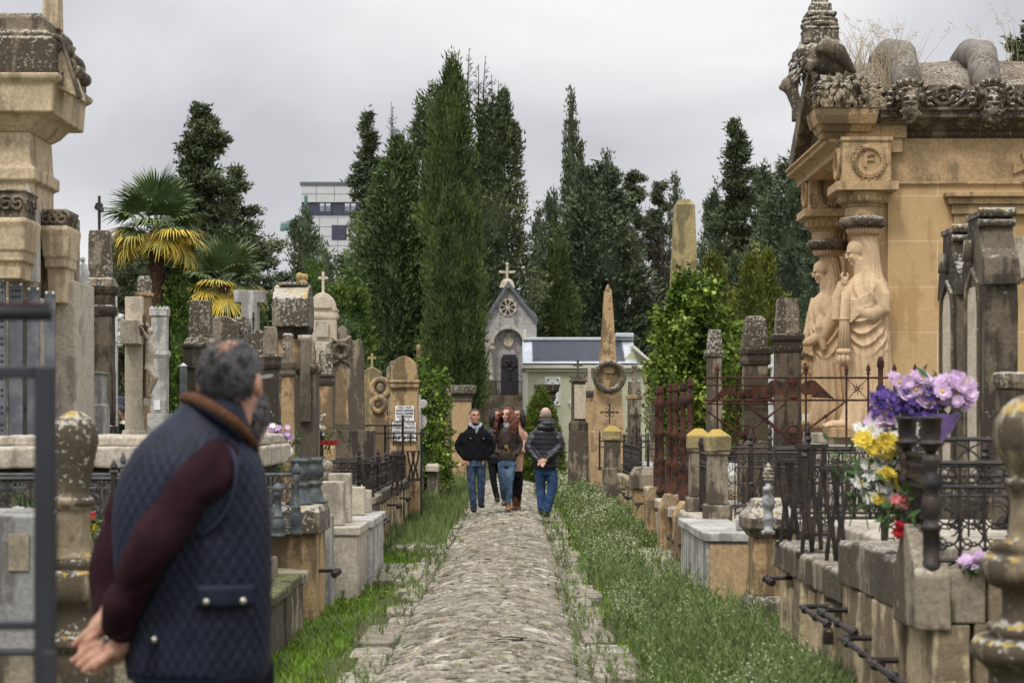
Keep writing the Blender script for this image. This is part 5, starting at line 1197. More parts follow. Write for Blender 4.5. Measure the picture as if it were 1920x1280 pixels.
rstele('pale block cross seen edge on with a carved crucified figure', 250, 23, [('base', 'cream_stone', [(815, 44), (806, 40)]), ('shaft', 'cream_stone', [(805.9, 33), (646.1, 33)]), ('arm', 'cream_stone', [(646, 35), (602, 35)], 3.2), ('head', 'cream_stone', [(601.9, 33), (556, 33)])], name='stone_cross', cat='cross', ratio=.55, extra=crucifix)
rstele('weathered stele with a rough grey block on top behind the crucifix', 268, 26, [('shaft', 'gold_stone', [(790, 24), (555, 24)]), ('moulding', 'gold_stone', [(554.9, 30), (548, 32)]), ('head', 'lichen_stone', [(547.9, 24), (525, 23), (517, 18)])])
def pinn(r, X, Z, y0, y1):
 b = MB()
 for i in range(4):
  for sx, sy in ((-1, 0), (1, 0), (0, -1), (0, 1)):
   o = (i - 1.5) * .052; c = (o if sx == 0 else sx * .10, o if sy == 0 else sy * .10); b.rings([(Z(579.9), .022, .022), (Z(573), .004, .004)], *c)
 b.build('crown_rim', 'marble', r); text = MB(); text.box(X(288), X(300), -.122, -.1045, Z(768), Z(750)); text.build('plaque', 'white_plaque', r)
rstele('light grey pillar with a crown of points beside the palm trunk', 296, 25.5, [('base', 'marble', [(800, 40), (775, 40)]), ('shaft', 'marble', [(774.9, 30), (672, 30)]), ('bulb', 'marble', [(671.9, 28), (664, 36), (656, 34)]), ('upper_shaft', 'marble', [(655.9, 28), (592, 29)]), ('cap', 'marble', [(591.9, 34), (580, 34)])], name='pillar', cat='pillar', extra=pinn)
rstele('broad lichen spotted stele left of the man in the vest', 372, 21.5, [('shaft', 'dark_stone', [(800, 48), (690, 46)]), ('moulding', 'dark_stone', [(689.9, 56), (680, 60), (655, 58), (650, 66), (645, 66)]), ('shoulder', 'lichen_stone', [(644.9, 60), (632, 44)]), ('head', 'lichen_stone', [(631.9, 42), (575, 38), (562, 36)])], ratio=.9)
def rl(name, px0, px1, top, Y, label, mat='lichen_stone', depth=.35, base_py=800):
 w = px1 - px0; arc = [((px0 + px1) / 2 + w / 2 * math.cos(a), top + w * .32 - w * .32 * math.sin(a)) for a in np.linspace(0, math.pi, 9)]
 return slab(label, [(px0, base_py + 30)] + arc[::-1] + [(px1, base_py + 30)], Y, depth, mat, name=name)
rl('rounded_stele', 394, 440, 592, 23, 'rounded ochre lichen stone peeping over the bald head')
slab('ribbed lichen block just behind the bald man', [(440, 830), (440, 596), (458, 592), (463, 610), (463, 830)], 23.4, .4, 'lichen_stone')
def ex2(r, X, Z, y0, y1):
 b = MB(); b.tube([(X(475), -.01, Z(620)), (X(475), -.01, Z(585))], .012, 5); b.tube([(X(472), -.01, Z(597)), (X(478), -.01, Z(597))], .01, 4); b.build('iron_cross', 'iron', r)
slab('pale T shaped stone cross behind the shorter palm', [(452, 830), (452, 567), (438, 567), (438, 544), (494, 544), (494, 567), (482, 567), (482, 830)], 29, .3, 'marble', name='stone_cross', cat='cross', extra=ex2)
def house_ex(r, X, Z, y0, y1):
 b = MB(); b.prism([(y0 * 1.03, Z(612)), (y0 * 1.03, Z(585)), (y0 * .95, Z(558)), (y0 * .4, Z(536)), (0, Z(530)), (y1 * .4, Z(536)), (y1 * .95, Z(558)), (y1 * 1.03, Z(585)), (y1 * 1.03, Z(612))], X(510), X(577), 'x'); b.build('roof', 'lichen_stone', r, bevel=.02, rough=(.012, .15, 6))
 b = MB(); b.box(X(518), X(574), y0 * .5, y1 * .3, Z(533), Z(527)); b.build('ridge', 'lichen_stone', r, bevel=.01)
 b = MB(); rs = random.Random(3)
 for i in range(18): b.ball((X(560) + rs.uniform(-.05, .05), rs.uniform(-.08, .08), Z(522) + rs.uniform(-.03, .06)), rs.uniform(.025, .05), 8, 6)
 b.build('ornament', 'yellow_cap', r, smooth=True)
 b = MB(); b.lathe([(Z(790), .07), (Z(640), .06), (Z(636), .09), (Z(628), .09)], 12, X(572), y0 * .95); b.build('colonnette', 'pale_stone', r, smooth=True)
rstele('big house shaped tomb with a lichen roof and carved ridge ornament', 543, 24.5, [('base', 'grey_stone', [(800, 92), (700, 90), (696, 100), (690, 106), (684, 106)]), ('body', 'gold_stone', [(683.9, 66), (640, 66), (634, 64)]), ('frieze', 'dark_stone', [(633.9, 66), (622, 66), (618, 70), (612, 72)])], name='house_tomb', cat='tomb', ratio=1.1, extra=house_ex)
rstele('narrow stele with a knobbly lichen tip in front of the house shaped tomb', 538, 21, [('shaft', 'gold_stone', [(830, 24), (706, 22)]), ('moulding', 'dark_stone', [(705.9, 26), (700, 30), (694, 26), (688, 30), (680, 30), (672, 20)]), ('head', 'lichen_stone', [(671.9, 19), (640, 17), (628, 20), (624, 14)])])
rstele('dark moulded stele at the right shoulder of the bald man', 505, 20.2, [('shaft', 'dark_stone', [(840, 28), (692, 28)]), ('moulding', 'dark_stone', [(691.9, 32), (684, 38), (676, 36), (668, 40), (664, 30)]), ('head', 'lichen_stone', [(663.9, 26), (625, 26), (612, 22)])])
rl('rounded_stele', 470, 492, 618, 22, 'white lichened round headstone behind the ear of the bald man')
rstele('slim stele with a pointed shield head beside the house shaped tomb', 582, 26, [('shaft', 'pale_stone', [(800, 16), (700, 16)]), ('moulding', 'grey_stone', [(699.9, 22), (690, 24)]), ('head', 'grey_stone', [(689.9, 16), (660, 17), (640, 10), (634, 4)])])
rstele('dark topped stele with lichen cap in front of the wreath stele', 610, 27, [('base', 'gold_stone', [(840, 34), (834, 30)]), ('shaft', 'gold_stone', [(833.9, 25), (722, 24)]), ('moulding', 'dark_stone', [(721.9, 30), (715, 32), (708, 26), (706, 32), (702, 32)]), ('head', 'lichen_stone', [(701.9, 26), (662, 25), (654, 18)])], ratio=.8)
rstele('gold edged stele with carved fan capital behind the dark topped one', 599, 30, [('shaft', 'gold_stone', [(830, 20), (680, 20)]), ('capital', 'cream_stone', [(679.9, 20), (655, 30), (648, 32)])])
def white_arch(r, X, Z, y0, y1):
 q = [(X(580), Z(582)), (X(580), Z(577))] + [(X(604 + sg * 24 * c), Z(577 - 29 * math.sin(a))) for a, sg, c in [(a, -1, math.cos(a)) for a in np.linspace(.15, math.pi / 2, 7)]] + [(X(604 + 24 * math.cos(a)), Z(577 - 29 * math.sin(a))) for a in np.linspace(math.pi / 2, .15, 7)][1:] + [(X(628), Z(577)), (X(628), Z(582))]
 b = MB(); b.prism(q, y0 * .9, y1 * .9); b.build('arch', 'cream_stone', r, bevel=.015)
 b = MB(); b.prism([(X(604) + (a - X(604)) * .72, Z(580) + (c - Z(580)) * .8) for a, c in q[1:-1]], y0 * .9 - .03, y0 * .9 + .01); b.build('arch_panel', 'cream_stone', r, bevel=.01)
 b = MB(); b.box(X(592), X(616), y0 - .015, y0 + .01, Z(632), Z(603)); b.build('panel', 'pale_stone', r, bevel=.008)
 b = MB(); cross_mb(b, X(604), 0, Z(549), Z(508), 9.5 * S(33), 2.6 * S(33), Z(520)); b.build('cross', 'cream_stone', r, bevel=.01)
rstele('clean cream monument with a pointed arch and a cross on top', 604, 33, [('base', 'cream_stone', [(800, 66), (690, 64), (640, 62)]), ('body', 'cream_stone', [(639.9, 50), (598, 50)]), ('moulding', 'cream_stone', [(597.9, 54), (592, 58), (584, 54), (582, 58), (579, 58)])], name='arched_monument', cat='monument', ratio=.6, extra=white_arch)
def carved_block(r, X, Z, y0, y1):
 b = MB(); rs = random.Random(5)
 for i in range(24): b.ball((X(rs.uniform(584, 640)), y0 + rs.uniform(0, .06), Z(rs.uniform(636, 668))), (.06, .03, .035), 8, 5)
 b.build('relief', 'cream_stone', r, smooth=True)
def wreath_B(r, X, Z, y0, y1):
 b = MB(); b.torus((X(640), -.03, Z(658)), 13 * S(30), .035, 26, 8); w = b.build('wreath', 'grey_stone', r, smooth=True, rough=(.01, .05, 22))
 b = MB(); z0, z1, x0, x1 = Z(665), Z(650), X(633), X(647)
 for a, q in (((x0, z0), (x1, z0)), ((x1, z0), (x1, z1)), ((x0, z0), (x0, z1))): b.tube([(a[0], -.012, a[1]), (q[0], -.012, q[1])], .010, 5)
 b.build('letter_frame', 'grey_stone', w); text_part([('R', 1)], 'dark_stone', w, .11, .075, (X(640), -.004, Z(658)), depth=.012, name='letter')
 b = MB(); b.tube([(X(640), -.02, Z(672)), (X(632), -.025, Z(677)), (X(624), -.02, Z(684))], [.03, .025, .015], 6); b.tube([(X(640), -.02, Z(672)), (X(648), -.025, Z(678)), (X(656), -.02, Z(686))], [.03, .025, .015], 6); b.tube([(X(622), -.02, Z(634)), (X(634), -.03, Z(641)), (X(648), -.03, Z(639)), (X(658), -.02, Z(630))], [.02, .035, .035, .02], 6); b.build('ribbon', 'grey_stone', r, smooth=True)
 b = MB(); b.prism([(X(628), Z(795)), (X(630), Z(700)), (X(640), Z(678)), (X(650), Z(700)), (X(654), Z(795))], -.004, .01); b.build('bleached_face', 'gold_stone', r)
 b = MB(); b.box(X(606), X(700), -.3, .45, -.1, Z(806)); b.build('plinth', 'dark_stone', r, bevel=.02, rough=(.01, .2))
slab('dark stele with a lettered wreath and crowned shaped top', [(622, 830), (622, 662), (610, 654), (610, 646), (620, 640), (630, 637), (634, 630), (633, 620), (632, 617), (641, 610), (650, 617), (649, 626), (655, 634), (664, 640), (672, 634), (677, 642), (680, 662), (683, 830)], 30, .3, 'grey_stone', name='wreath_stele', extra=wreath_B)
def tiny_cross(r, X, Z, y0, y1):
 b = MB(); cross_mb(b, X(697), .08, Z(690), Z(662), 8 * S(40), 2.3 * S(40), Z(671)); b.build('cross', 'yellow_cap', r, bevel=.008)
slab('small yellowed tomb with a stumpy stone cross on its gable', [(680, 830), (682, 710), (682, 695), (694, 688), (700, 688), (714, 697), (714, 712), (716, 830)], 40, .35, 'yellow_cap', name='cross_tomb', extra=tiny_cross)
def rings_ex(cx, cy, rr):
 def f(r, X, Z, y0, y1):
  b = MB(); b.torus((X(cx), -.03, Z(cy)), rr * S(34), .05, 24, 8); w = b.build('wreath', 'gold_stone', r, smooth=True, rough=(.014, .05, 20)); b = MB(); b.ball((X(cx), -.02, Z(cy)), (.07, .05, .10), 10, 8); b.build('rosette', 'grey_stone', w, smooth=True)
 return f
slab('ring headed stele with a deep round wreath', [(700, 830), (704, 755), (694, 745), (692, 728), (698, 712), (712, 705), (727, 708), (733, 722), (732, 738), (726, 748), (730, 830)], 35, .25, 'grey_stone', name='wreath_stele', extra=rings_ex(713, 727, 16))
slab('smaller ring headed stele in front of the deep wreath one', [(694, 830), (697, 795), (694, 778), (700, 770), (695, 757), (702, 745), (713, 743), (723, 749), (724, 762), (719, 772), (727, 782), (724, 796), (728, 830)], 33.4, .22, 'gold_stone', name='wreath_stele', extra=rings_ex(710, 758, 12))
def plaques(r, X, Z, y0, y1):
 b = MB(); b.box(X(726), X(787), -.07, .30, Z(718), Z(712)); b.box(X(728), X(785), -.05, .28, Z(727), Z(718.1)); b.build('moulding', 'gold_stone', r, bevel=.02)
 b = MB(); b.box(X(741), X(776.5), -.04, -.002, Z(789), Z(761)); p = b.build('plaque', 'white_plaque', r, bevel=.006); w = X(776.5) - X(741)
 text_part([('AQUI  YACE', .7), ('D. FRANCISCO GUTIERREZ IBAÑEZ', .92), ('FALLECIO EL 13 DE SEPTIEMBRE', .9), ('A LOS 71 AÑOS DE EDAD', .8), ('D.  E.  P.', .55)], 'letters', p, .046, w, (X(758.8), -.042, Z(775)), gap=1.08)
 b = MB(); b.box(X(736), X(780), -.055, -.002, Z(827), Z(791.5)); p = b.build('plaque', 'white_plaque', r, bevel=.006); w = X(780) - X(736)
 text_part([('AQUI † YACE', .88), ('Dª CANDIDA DE LA RIVA ARANCETA', .95), ('FALLECIO EL 19 DE AGOSTO DE 1912', .92), ('su esposo e hijos', .8), ('D.  E.  P.', .72)], 'letters', p, .064, w, (X(758), -.057, Z(809)), gap=1.02)
slab('arched golden tomb with two white inscription plaques', [(729, 850), (732, 727), (732, 712), (734, 690), (739, 676), (748, 669), (758, 667), (768, 670), (777, 678), (780, 692), (782, 712), (782, 727), (787, 850)], 32.5, .45, 'gold_stone', name='plaque_stele', extra=plaques)
rstele('dark pointed shoulder stone behind the arched plaque tomb', 736, 36, [('shaft', 'grey_stone', [(820, 24), (720, 24)]), ('head', 'grey_stone', [(719.9, 26), (690, 22), (676, 6)])])
def round_end(r, X, Z, y0, y1):
 b = MB(); b.lathe([(-.07, .01), (-.07, 15 * S(34)), (.07, 15 * S(34)), (.07, .01)], 24); o = b.build('disc', 'marble', r, loc=(0, .1, Z(790)), rot=(R(90), 0, 0))
slab('white trefoil armed cross half hidden behind the plaque tomb', [(781, 830), (781, 765), (760, 765), (760, 750), (781, 750), (781, 740), (789, 740), (789, 750), (795, 748), (801, 753), (801, 760), (795, 766), (789, 765), (789, 830)], 34.4, .15, 'marble', name='marble_cross', cat='cross', extra=round_end)
slab('slim golden stone cross wrapped by ivy', [(780, 830), (781, 690), (775, 690), (775, 678), (781, 678), (781, 646), (788, 646), (788, 678), (794, 678), (794, 690), (788, 690), (789, 830)], 40.5, .25, 'gold_stone', name='stone_cross', cat='cross')
rstele('golden stele with pale sides right of the ivy', 833, 46, [('shaft', 'gold_stone', [(830, 18), (742, 18)]), ('moulding', 'gold_stone', [(741.9, 22), (736, 22)]), ('head', 'lichen_stone', [(735.9, 18), (716, 17)])])
rstele('grey stele with a small pointed finial right of the ivy', 841, 48, [('shaft', 'grey_stone', [(830, 12), (735, 12)]), ('finial', 'grey_stone', [(734.9, 5), (725, 10), (714, 6), (700, 1)])])
rstele('slim dark stele half swallowed by ivy', 813, 43, [('shaft', 'grey_stone', [(830, 16), (745, 16)]), ('moulding', 'grey_stone', [(744.9, 20), (738, 20)]), ('head', 'dark_stone', [(737.9, 15), (712, 14), (704, 8)])])
rstele('square golden pillar with a wide dark capital beside the path', 864, 56, [('base', 'gold_stone', [(890, 54), (872, 52), (868, 46)]), ('shaft', 'gold_clean', [(867.9, 39), (752, 38)]), ('neck', 'grey_stone', [(751.9, 42), (746, 40), (738, 44)]), ('capital', 'lichen_stone', [(737.9, 52), (730, 56), (722, 56)])], name='pillar', cat='pillar')
rstele('dark moulded urn pedestal top behind the clipped bush', 1026, 62, [('shaft', 'dark_stone', [(850, 26), (752, 26)]), ('capital', 'dark_stone', [(751.9, 28), (745, 34), (738, 32), (732, 44), (724, 48), (720, 48)])], name='pedestal', cat='pedestal')
slab('low rough stone border wall behind the strolling people', [(800, 850), (800, 843), (845, 842), (878, 850), (878, 885), (800, 885)], 58, .4, 'grey_stone', name='border_wall', cat='wall')

# ---- right side
def fleur(r, X, Z, y0, y1):
 b = MB(); b.box(X(1077), X(1098.5), y0 * .8 - .03, y0 * .8 - .0, Z(785), Z(721)); b.build('panel', 'cream_stone', r, bevel=.006)
 b = MB(); cross_mb(b, X(1084), 0, Z(703), Z(674), 9 * S(45), 2 * S(45), Z(684)); b.prism([(X(1072), Z(712)), (X(1084), Z(700)), (X(1097), Z(712))], -.08, .08)
 for s in (-1, 1): b.tube([(X(1084 + s * 4), 0, Z(704)), (X(1084 + s * 11), 0, Z(710)), (X(1084 + s * 14), 0, Z(702)), (X(1084 + s * 16), 0, Z(698))], [.03, .035, .025, .012], 6)
 b.build('cross', 'grey_stone', r)
rstele('grey framed stele with a pale panel and a small fleury cross', 1085, 45, [('base', 'grey_stone', [(850, 38), (808, 36)]), ('pedestal', 'dark_stone', [(807.9, 36), (794, 36), (788, 28)]), ('shaft', 'grey_stone', [(787.9, 27), (716, 26)]), ('cap', 'dark_stone', [(715.9, 34), (711, 34)])], ratio=.8, extra=fleur)
def obring(r, X, Z, y0, y1):
 yy = -.36; b = MB(); b.lathe([(-.10, .01), (-.10, 24 * S(44)), (.0, 24 * S(44)), (.0, .01)], 30); d = b.build('medallion', 'gold_stone', r, loc=(X(1142), yy + .02, Z(706)), rot=(R(90), 0, 0))
 b = MB(); b.torus((X(1142), yy - .08, Z(706)), 26 * S(44), .068, 36, 9); b.build('wreath', 'carved_dark', r, smooth=True, rough=(.02, .06, 16))
 b = MB(); b.prism([(X(1128), Z(684)), (X(1142), Z(676)), (X(1156), Z(684)), (X(1152), Z(700)), (X(1132), Z(700))], yy - .02, yy + .2); b.build('shield', 'gold_stone', r, bevel=.02)
 b = MB(); iron_cross_mb(b, X(1142), yy - .16, Z(795), Z(759), 15 * S(44), .014); b.build('iron_cross', 'iron', r)
rstele('slender golden obelisk with a big round wreath on its front', 1141, 44, [('base', 'gold_clean', [(850, 66), (812, 64), (806, 60)]), ('pedestal', 'gold_clean', [(805.9, 57), (700, 49)]), ('shaft', 'gold_stone', [(699.9, 34), (680, 32), (545, 14.5)]), ('tip', 'gold_stone', [(544.9, 15), (531, 1)])], name='obelisk', cat='obelisk', ratio=.8, extra=obring)
rstele('grey column cluster left of the slender obelisk', 1106, 47, [('shaft', 'gold_stone', [(830, 20), (745, 20)]), ('capital', 'grey_stone', [(744.9, 22), (738, 28), (732, 28)]), ('cross', 'pale_stone', [(731.9, 6), (690, 6)])])
def tcross(r, X, Z, y0, y1):
 b = MB(); iron_cross_mb(b, X(1192), y0 - .02, Z(800), Z(765), 9 * S(42), .012); b.build('iron_cross', 'iron', r)
rstele('pale sided stele with a square stub on top right of the slender obelisk', 1190, 42, [('shaft', 'grey_stone', [(835, 25), (748, 24)]), ('moulding', 'gold_stone', [(747.9, 28), (740, 30)]), ('head', 'lichen_stone', [(739.9, 24), (714, 22)]), ('stub', 'lichen_stone', [(713.9, 9), (700, 9), (698, 11), (684, 9)])], ratio=.9, extra=tcross)
def rope(r, X, Z, y0, y1):
 b = MB(); b.tube([(X(1222), -.05, Z(728)), (X(1226), -.06, Z(738)), (X(1238), -.06, Z(745)), (X(1254), -.05, Z(742))], .05, 7); b.build('garland', 'grey_stone', r, smooth=True, rough=(.012, .05, 20))
slab('grey stele with a thick rope garland beside the ivy', [(1221, 850), (1222, 735), (1228, 725), (1250, 726), (1256, 740), (1256, 850)], 40, .4, 'grey_stone', extra=rope)
rstele('tall blunt topped obelisk rising behind the ivy mound', 1285, 50, [('shaft', 'mossy_gold', [(800, 58), (560, 52), (383, 38)]), ('tip', 'mossy_gold', [(382.9, 38), (371, 20)])], name='obelisk', cat='obelisk', ratio=1)
rstele('grey lichen stele between ivy and rusty railing', 1341, 32, [('shaft', 'grey_stone', [(850, 28), (668, 27)]), ('moulding', 'lichen_stone', [(667.9, 34), (662, 36), (658, 34)]), ('head', 'lichen_stone', [(657.9, 27), (640, 27), (618, 22)])])
rstele('stout dark stele with a wide moulded neck behind the rusty eagles', 1419, 27, [('base', 'grey_stone', [(850, 62), (836, 60), (826, 54)]), ('shaft', 'grey_stone', [(825.9, 46), (684, 44)]), ('moulding', 'dark_stone', [(683.9, 50), (676, 54), (666, 50), (662, 56), (654, 58), (650, 54)]), ('head', 'lichen_stone', [(649.9, 44), (620, 43), (600, 38), (591, 30)])], ratio=.9)
rstele('tallest black stained stele behind the winged rusty railing', 1480, 25.6, [('base', 'dark_stone', [(860, 62), (848, 58)]), ('shaft', 'dark_stone', [(847.9, 48), (660, 46)]), ('moulding', 'dark_stone', [(659.9, 50), (652, 54), (640, 50), (637, 58), (629, 60), (625, 54)]), ('head', 'lichen_stone', [(624.9, 46), (600, 44), (565, 38), (558, 36)])], ratio=.9)
slab('slim white marble cross standing between the two dark steles', [(1443, 850), (1443, 706), (1448, 706), (1448, 690), (1441, 690), (1441, 684), (1448, 684), (1448, 664), (1453, 664), (1453, 684), (1459, 684), (1459, 690), (1453, 690), (1453, 706), (1464, 706), (1464, 850)], 31, .2, 'white_marble', name='marble_cross', cat='cross')
def goldex(r, X, Z, y0, y1):
 b = MB(); b.tube([(X(1502), -.03, Z(660)), (X(1512), -.04, Z(664)), (X(1526), -.04, Z(667)), (X(1535), -.03, Z(660)), (X(1537, ) if 0 else X(1537), -.03, Z(700))], .03, 6); b.torus((X(1509), -.02, Z(684)), 4.5 * S(30), .02, 16, 6); b.torus((X(1510), -.01, Z(702)), 8 * S(30), .016, 18, 5, 'y', 0, math.pi); b.build('garland', 'gold_stone', r, smooth=True)
 b = MB(); b.box(X(1504), X(1528), -.05, -.001, Z(795), Z(776)); b.build('plaque', 'white_plaque', r, bevel=.004)
slab('golden slab stele with a carved knotted rope by the caryatids', [(1496, 850), (1496, 668), (1500, 655), (1514, 645), (1528, 653), (1536, 662), (1537, 850)], 30, .3, 'gold_clean', extra=goldex)
def gothic(label, px, top, Y, w, k):
 """tall stele seen from its flank, its pointed face turned to the path"""
 s = S(Y); dep = .72; X0 = WX(px, Y); zb = GZ; r = thing('gothic_stele', label, 'gravestone', (X0, Y, zb), 0, 'gothic steles before the mausoleum'); Z = lambda f: (WZ(top, Y) - zb) * f; hx = w * s / 2
 b = MB(); b.box(-hx, hx, 0, dep, -.1, Z(.835)); b.build('shaft', 'dark_stone', r, bevel=.008, rough=(.006, .2))
 b = MB(); q = [(-.04, Z(.835)), (-.04, Z(.86)), (.0, Z(.90)), (.10, Z(.925)), (.16, Z(.965)), (.18, Z(1.0)), (dep - .18, Z(1.0)), (dep - .16, Z(.965)), (dep - .10, Z(.925)), (dep, Z(.90)), (dep + .04, Z(.86)), (dep + .04, Z(.835))]
 b.prism(q, -hx * 1.06, hx * 1.06, 'x'); b.build('shoulder', 'dark_stone', r, bevel=.012, rough=(.008, .15))
 b = MB(); b.box(-hx * 1.1, hx * 1.1, .12, dep - .12, Z(1.0), Z(1.015)); b.tube([(-hx * 1.15, .14, Z(1.01)), (hx * 1.15, .14, Z(1.01))], .035, 8); b.tube([(-hx * 1.15, .15, Z(.985)), (hx * 1.15, .15, Z(.985))], .03, 8); b.build('cap', 'lichen_stone', r, bevel=.006)
 b = MB(); m = dep / 2; ar = [(m - .24, Z(.36)), (m - .24, Z(.80)), (m - .2, Z(.845)), (m, Z(.885)), (m + .2, Z(.845)), (m + .24, Z(.80)), (m + .24, Z(.36))]
 ai = [(m + (a - m) * .84, Z(.36) + (c - Z(.36)) * .975) for a, c in ar]
 b.prism(ar + ai[::-1], -hx - .03, -hx + .0, 'x'); b.build('arch_moulding', 'grey_stone', r, bevel=.008)
 b = MB(); b.prism(ai, -hx - .006, -hx + .01, 'x'); b.build('face', 'cream_stone', r)
 b = MB(); b.tube([(-hx - .04, m, Z(.90)), (-hx - .05, m, Z(.95))], [.05, .03], 8); b.build('relief', 'grey_stone', r, smooth=True)
 b = MB(); b.rings([(-.1, hx * 1.3, dep / 2 + .06), (Z(.33), hx * 1.3, dep / 2 + .06), (Z(.345), hx * 1.1, dep / 2 + .02)], 0, m); b.build('base', 'dark_stone', r, bevel=.012)
 return r
gothic('nearer gothic stele with a pale pointed panel before the mausoleum', 1878, 402, 15.0, 62, 0)
gothic('farther gothic stele half hidden behind its taller twin', 1822, 432, 16.4, 52, 1)
rstele('dark moulded pedestal at the right edge behind the stone finial', 1905, 12.5, [('base', 'dark_stone', [(850, 62), (770, 60)]), ('shaft', 'dark_stone', [(769.9, 50), (728, 48)]), ('cap', 'lichen_stone', [(727.9, 56), (716, 64), (700, 60), (697, 50)])], name='pedestal', cat='pedestal')
# ------------------------------------------------------------------ grave plots, railings, pedestals
def railing(label, p0, p1, z0, h, style, mat='iron', posts=(), name='railing', step=.12, finial=True, group='iron grave railings'):
 """one length of railing from p0 to p1 (x, y): rails, infill and posts as parts"""
 p0, p1 = Vector((*p0, z0)), Vector((*p1, z0)); Lg = (p1 - p0).length; d = (p1 - p0).normalized(); r = thing(name, label, 'railing', p0, 0, group)
 Q = lambda u, z, o=0: tuple(d * u + Vector((-d.y, d.x, 0)) * o + Vector((0, 0, z)))
 b = MB(); b.tube([Q(0, h * .9), Q(Lg, h * .9)], .013, 5); b.build('top_rail', mat, r)
 b = MB(); b.tube([Q(0, .05), Q(Lg, .05)], .013, 5); b.build('bottom_rail', mat, r)
 if style in ('spear', 'scroll', 'lattice'):
  b = MB(); b.tube([Q(0, h * .7), Q(Lg, h * .7)], .010, 5); b.build('middle_rail', mat, r)
 def arc(b, cu, cz, rr, t, a0=0, a1=2 * math.pi, n=14): b.tube([Q(cu + rr * math.cos(a0 + (a1 - a0) * k / n), cz + rr * math.sin(a0 + (a1 - a0) * k / n)) for k in range(n + 1)], t, 4, cap=False)
 b = MB(); n = max(2, int(Lg / step)); st = Lg / n; rs = random.Random(int(Lg * 100))
 for i in range(n + 1):
  u = i * st
  b.tube([Q(u, 0), Q(u, h * (1.0 if style == 'spear' else .9))], .0075, 4, cap=False)
  if style == 'spear': b.tube([Q(u, h * .98), Q(u, h * 1.04), Q(u, h * 1.14)], [.006, .018, .001], 5)
  if i == n: break
  m = u + st / 2
  if style == 'scroll':
   for zc in (.14, .30, .48): arc(b, m, h * zc, st * .46, .006); 
   arc(b, m, h * .60, st * .5, .006, 0, math.pi); arc(b, m, h * .80, st * .32, .006); arc(b, u + st * .25, h * .22, st * .22, .005); arc(b, u + st * .75, h * .40, st * .22, .005)
  elif style == 'lattice':
   b.tube([Q(u, .05), Q(u + st, h * .7)], .006, 4, cap=False); b.tube([Q(u, h * .7), Q(u + st, .05)], .006, 4, cap=False); arc(b, m, h * .37, st * .3, .006); arc(b, m, h * .8, st * .3, .006)
  elif style == 'arcs':
   arc(b, m, h * .45, st * .95, .007, 0, math.pi); arc(b, m, h * .45, st * .45, .006, 0, math.pi); arc(b, m, h * .25, st * .4, .006)
  elif style == 'spear':
   arc(b, m, h * .8, st * .4, .005)
 b.build('infill', mat, r)
 for u in posts:
  b = MB(); c = Q(u * Lg, 0); b.lathe([(0, .035), (.06, .035), (.07, .022), (h * .45, .022), (h * .47, .032), (h * .5, .022), (h * 1.0, .022), (h * 1.02, .034), (h * 1.06, .02)], 8, c[0], c[1])
  if finial: b.lathe([(h * 1.06, .012), (h * 1.10, .026), (h * 1.16, .020), (h * 1.24, .002)], 8, c[0], c[1])
  b.build('post', mat, r, smooth=False)
 return r
def rod(par, x, y, z, side, L=.72, padlock=False, ring=False):
 b = MB(); d = Vector((side * .13, -1, -.09)).normalized(); p = Vector((x - side * .17, y, z)); q = p + d * L
 b.tube([p + Vector((side * .2, 0, 0)), p, q], .016, 7)
 for f in (.15, .55, .96): b.tube([p + d * L * (f - .05), p + d * L * f, p + d * L * (f + .05)], [.019, .031, .019], 8)
 if padlock: b.box(q.x - .03, q.x + .03, q.y - .012, q.y + .012, q.z - .12, q.z - .045); b.torus((q.x, q.y, q.z - .04), .022, .006, 12, 5)
 if ring: b.torus(tuple(q), .05, .008, 14, 5, 'x')
 b.build('iron_rod', 'iron', par)
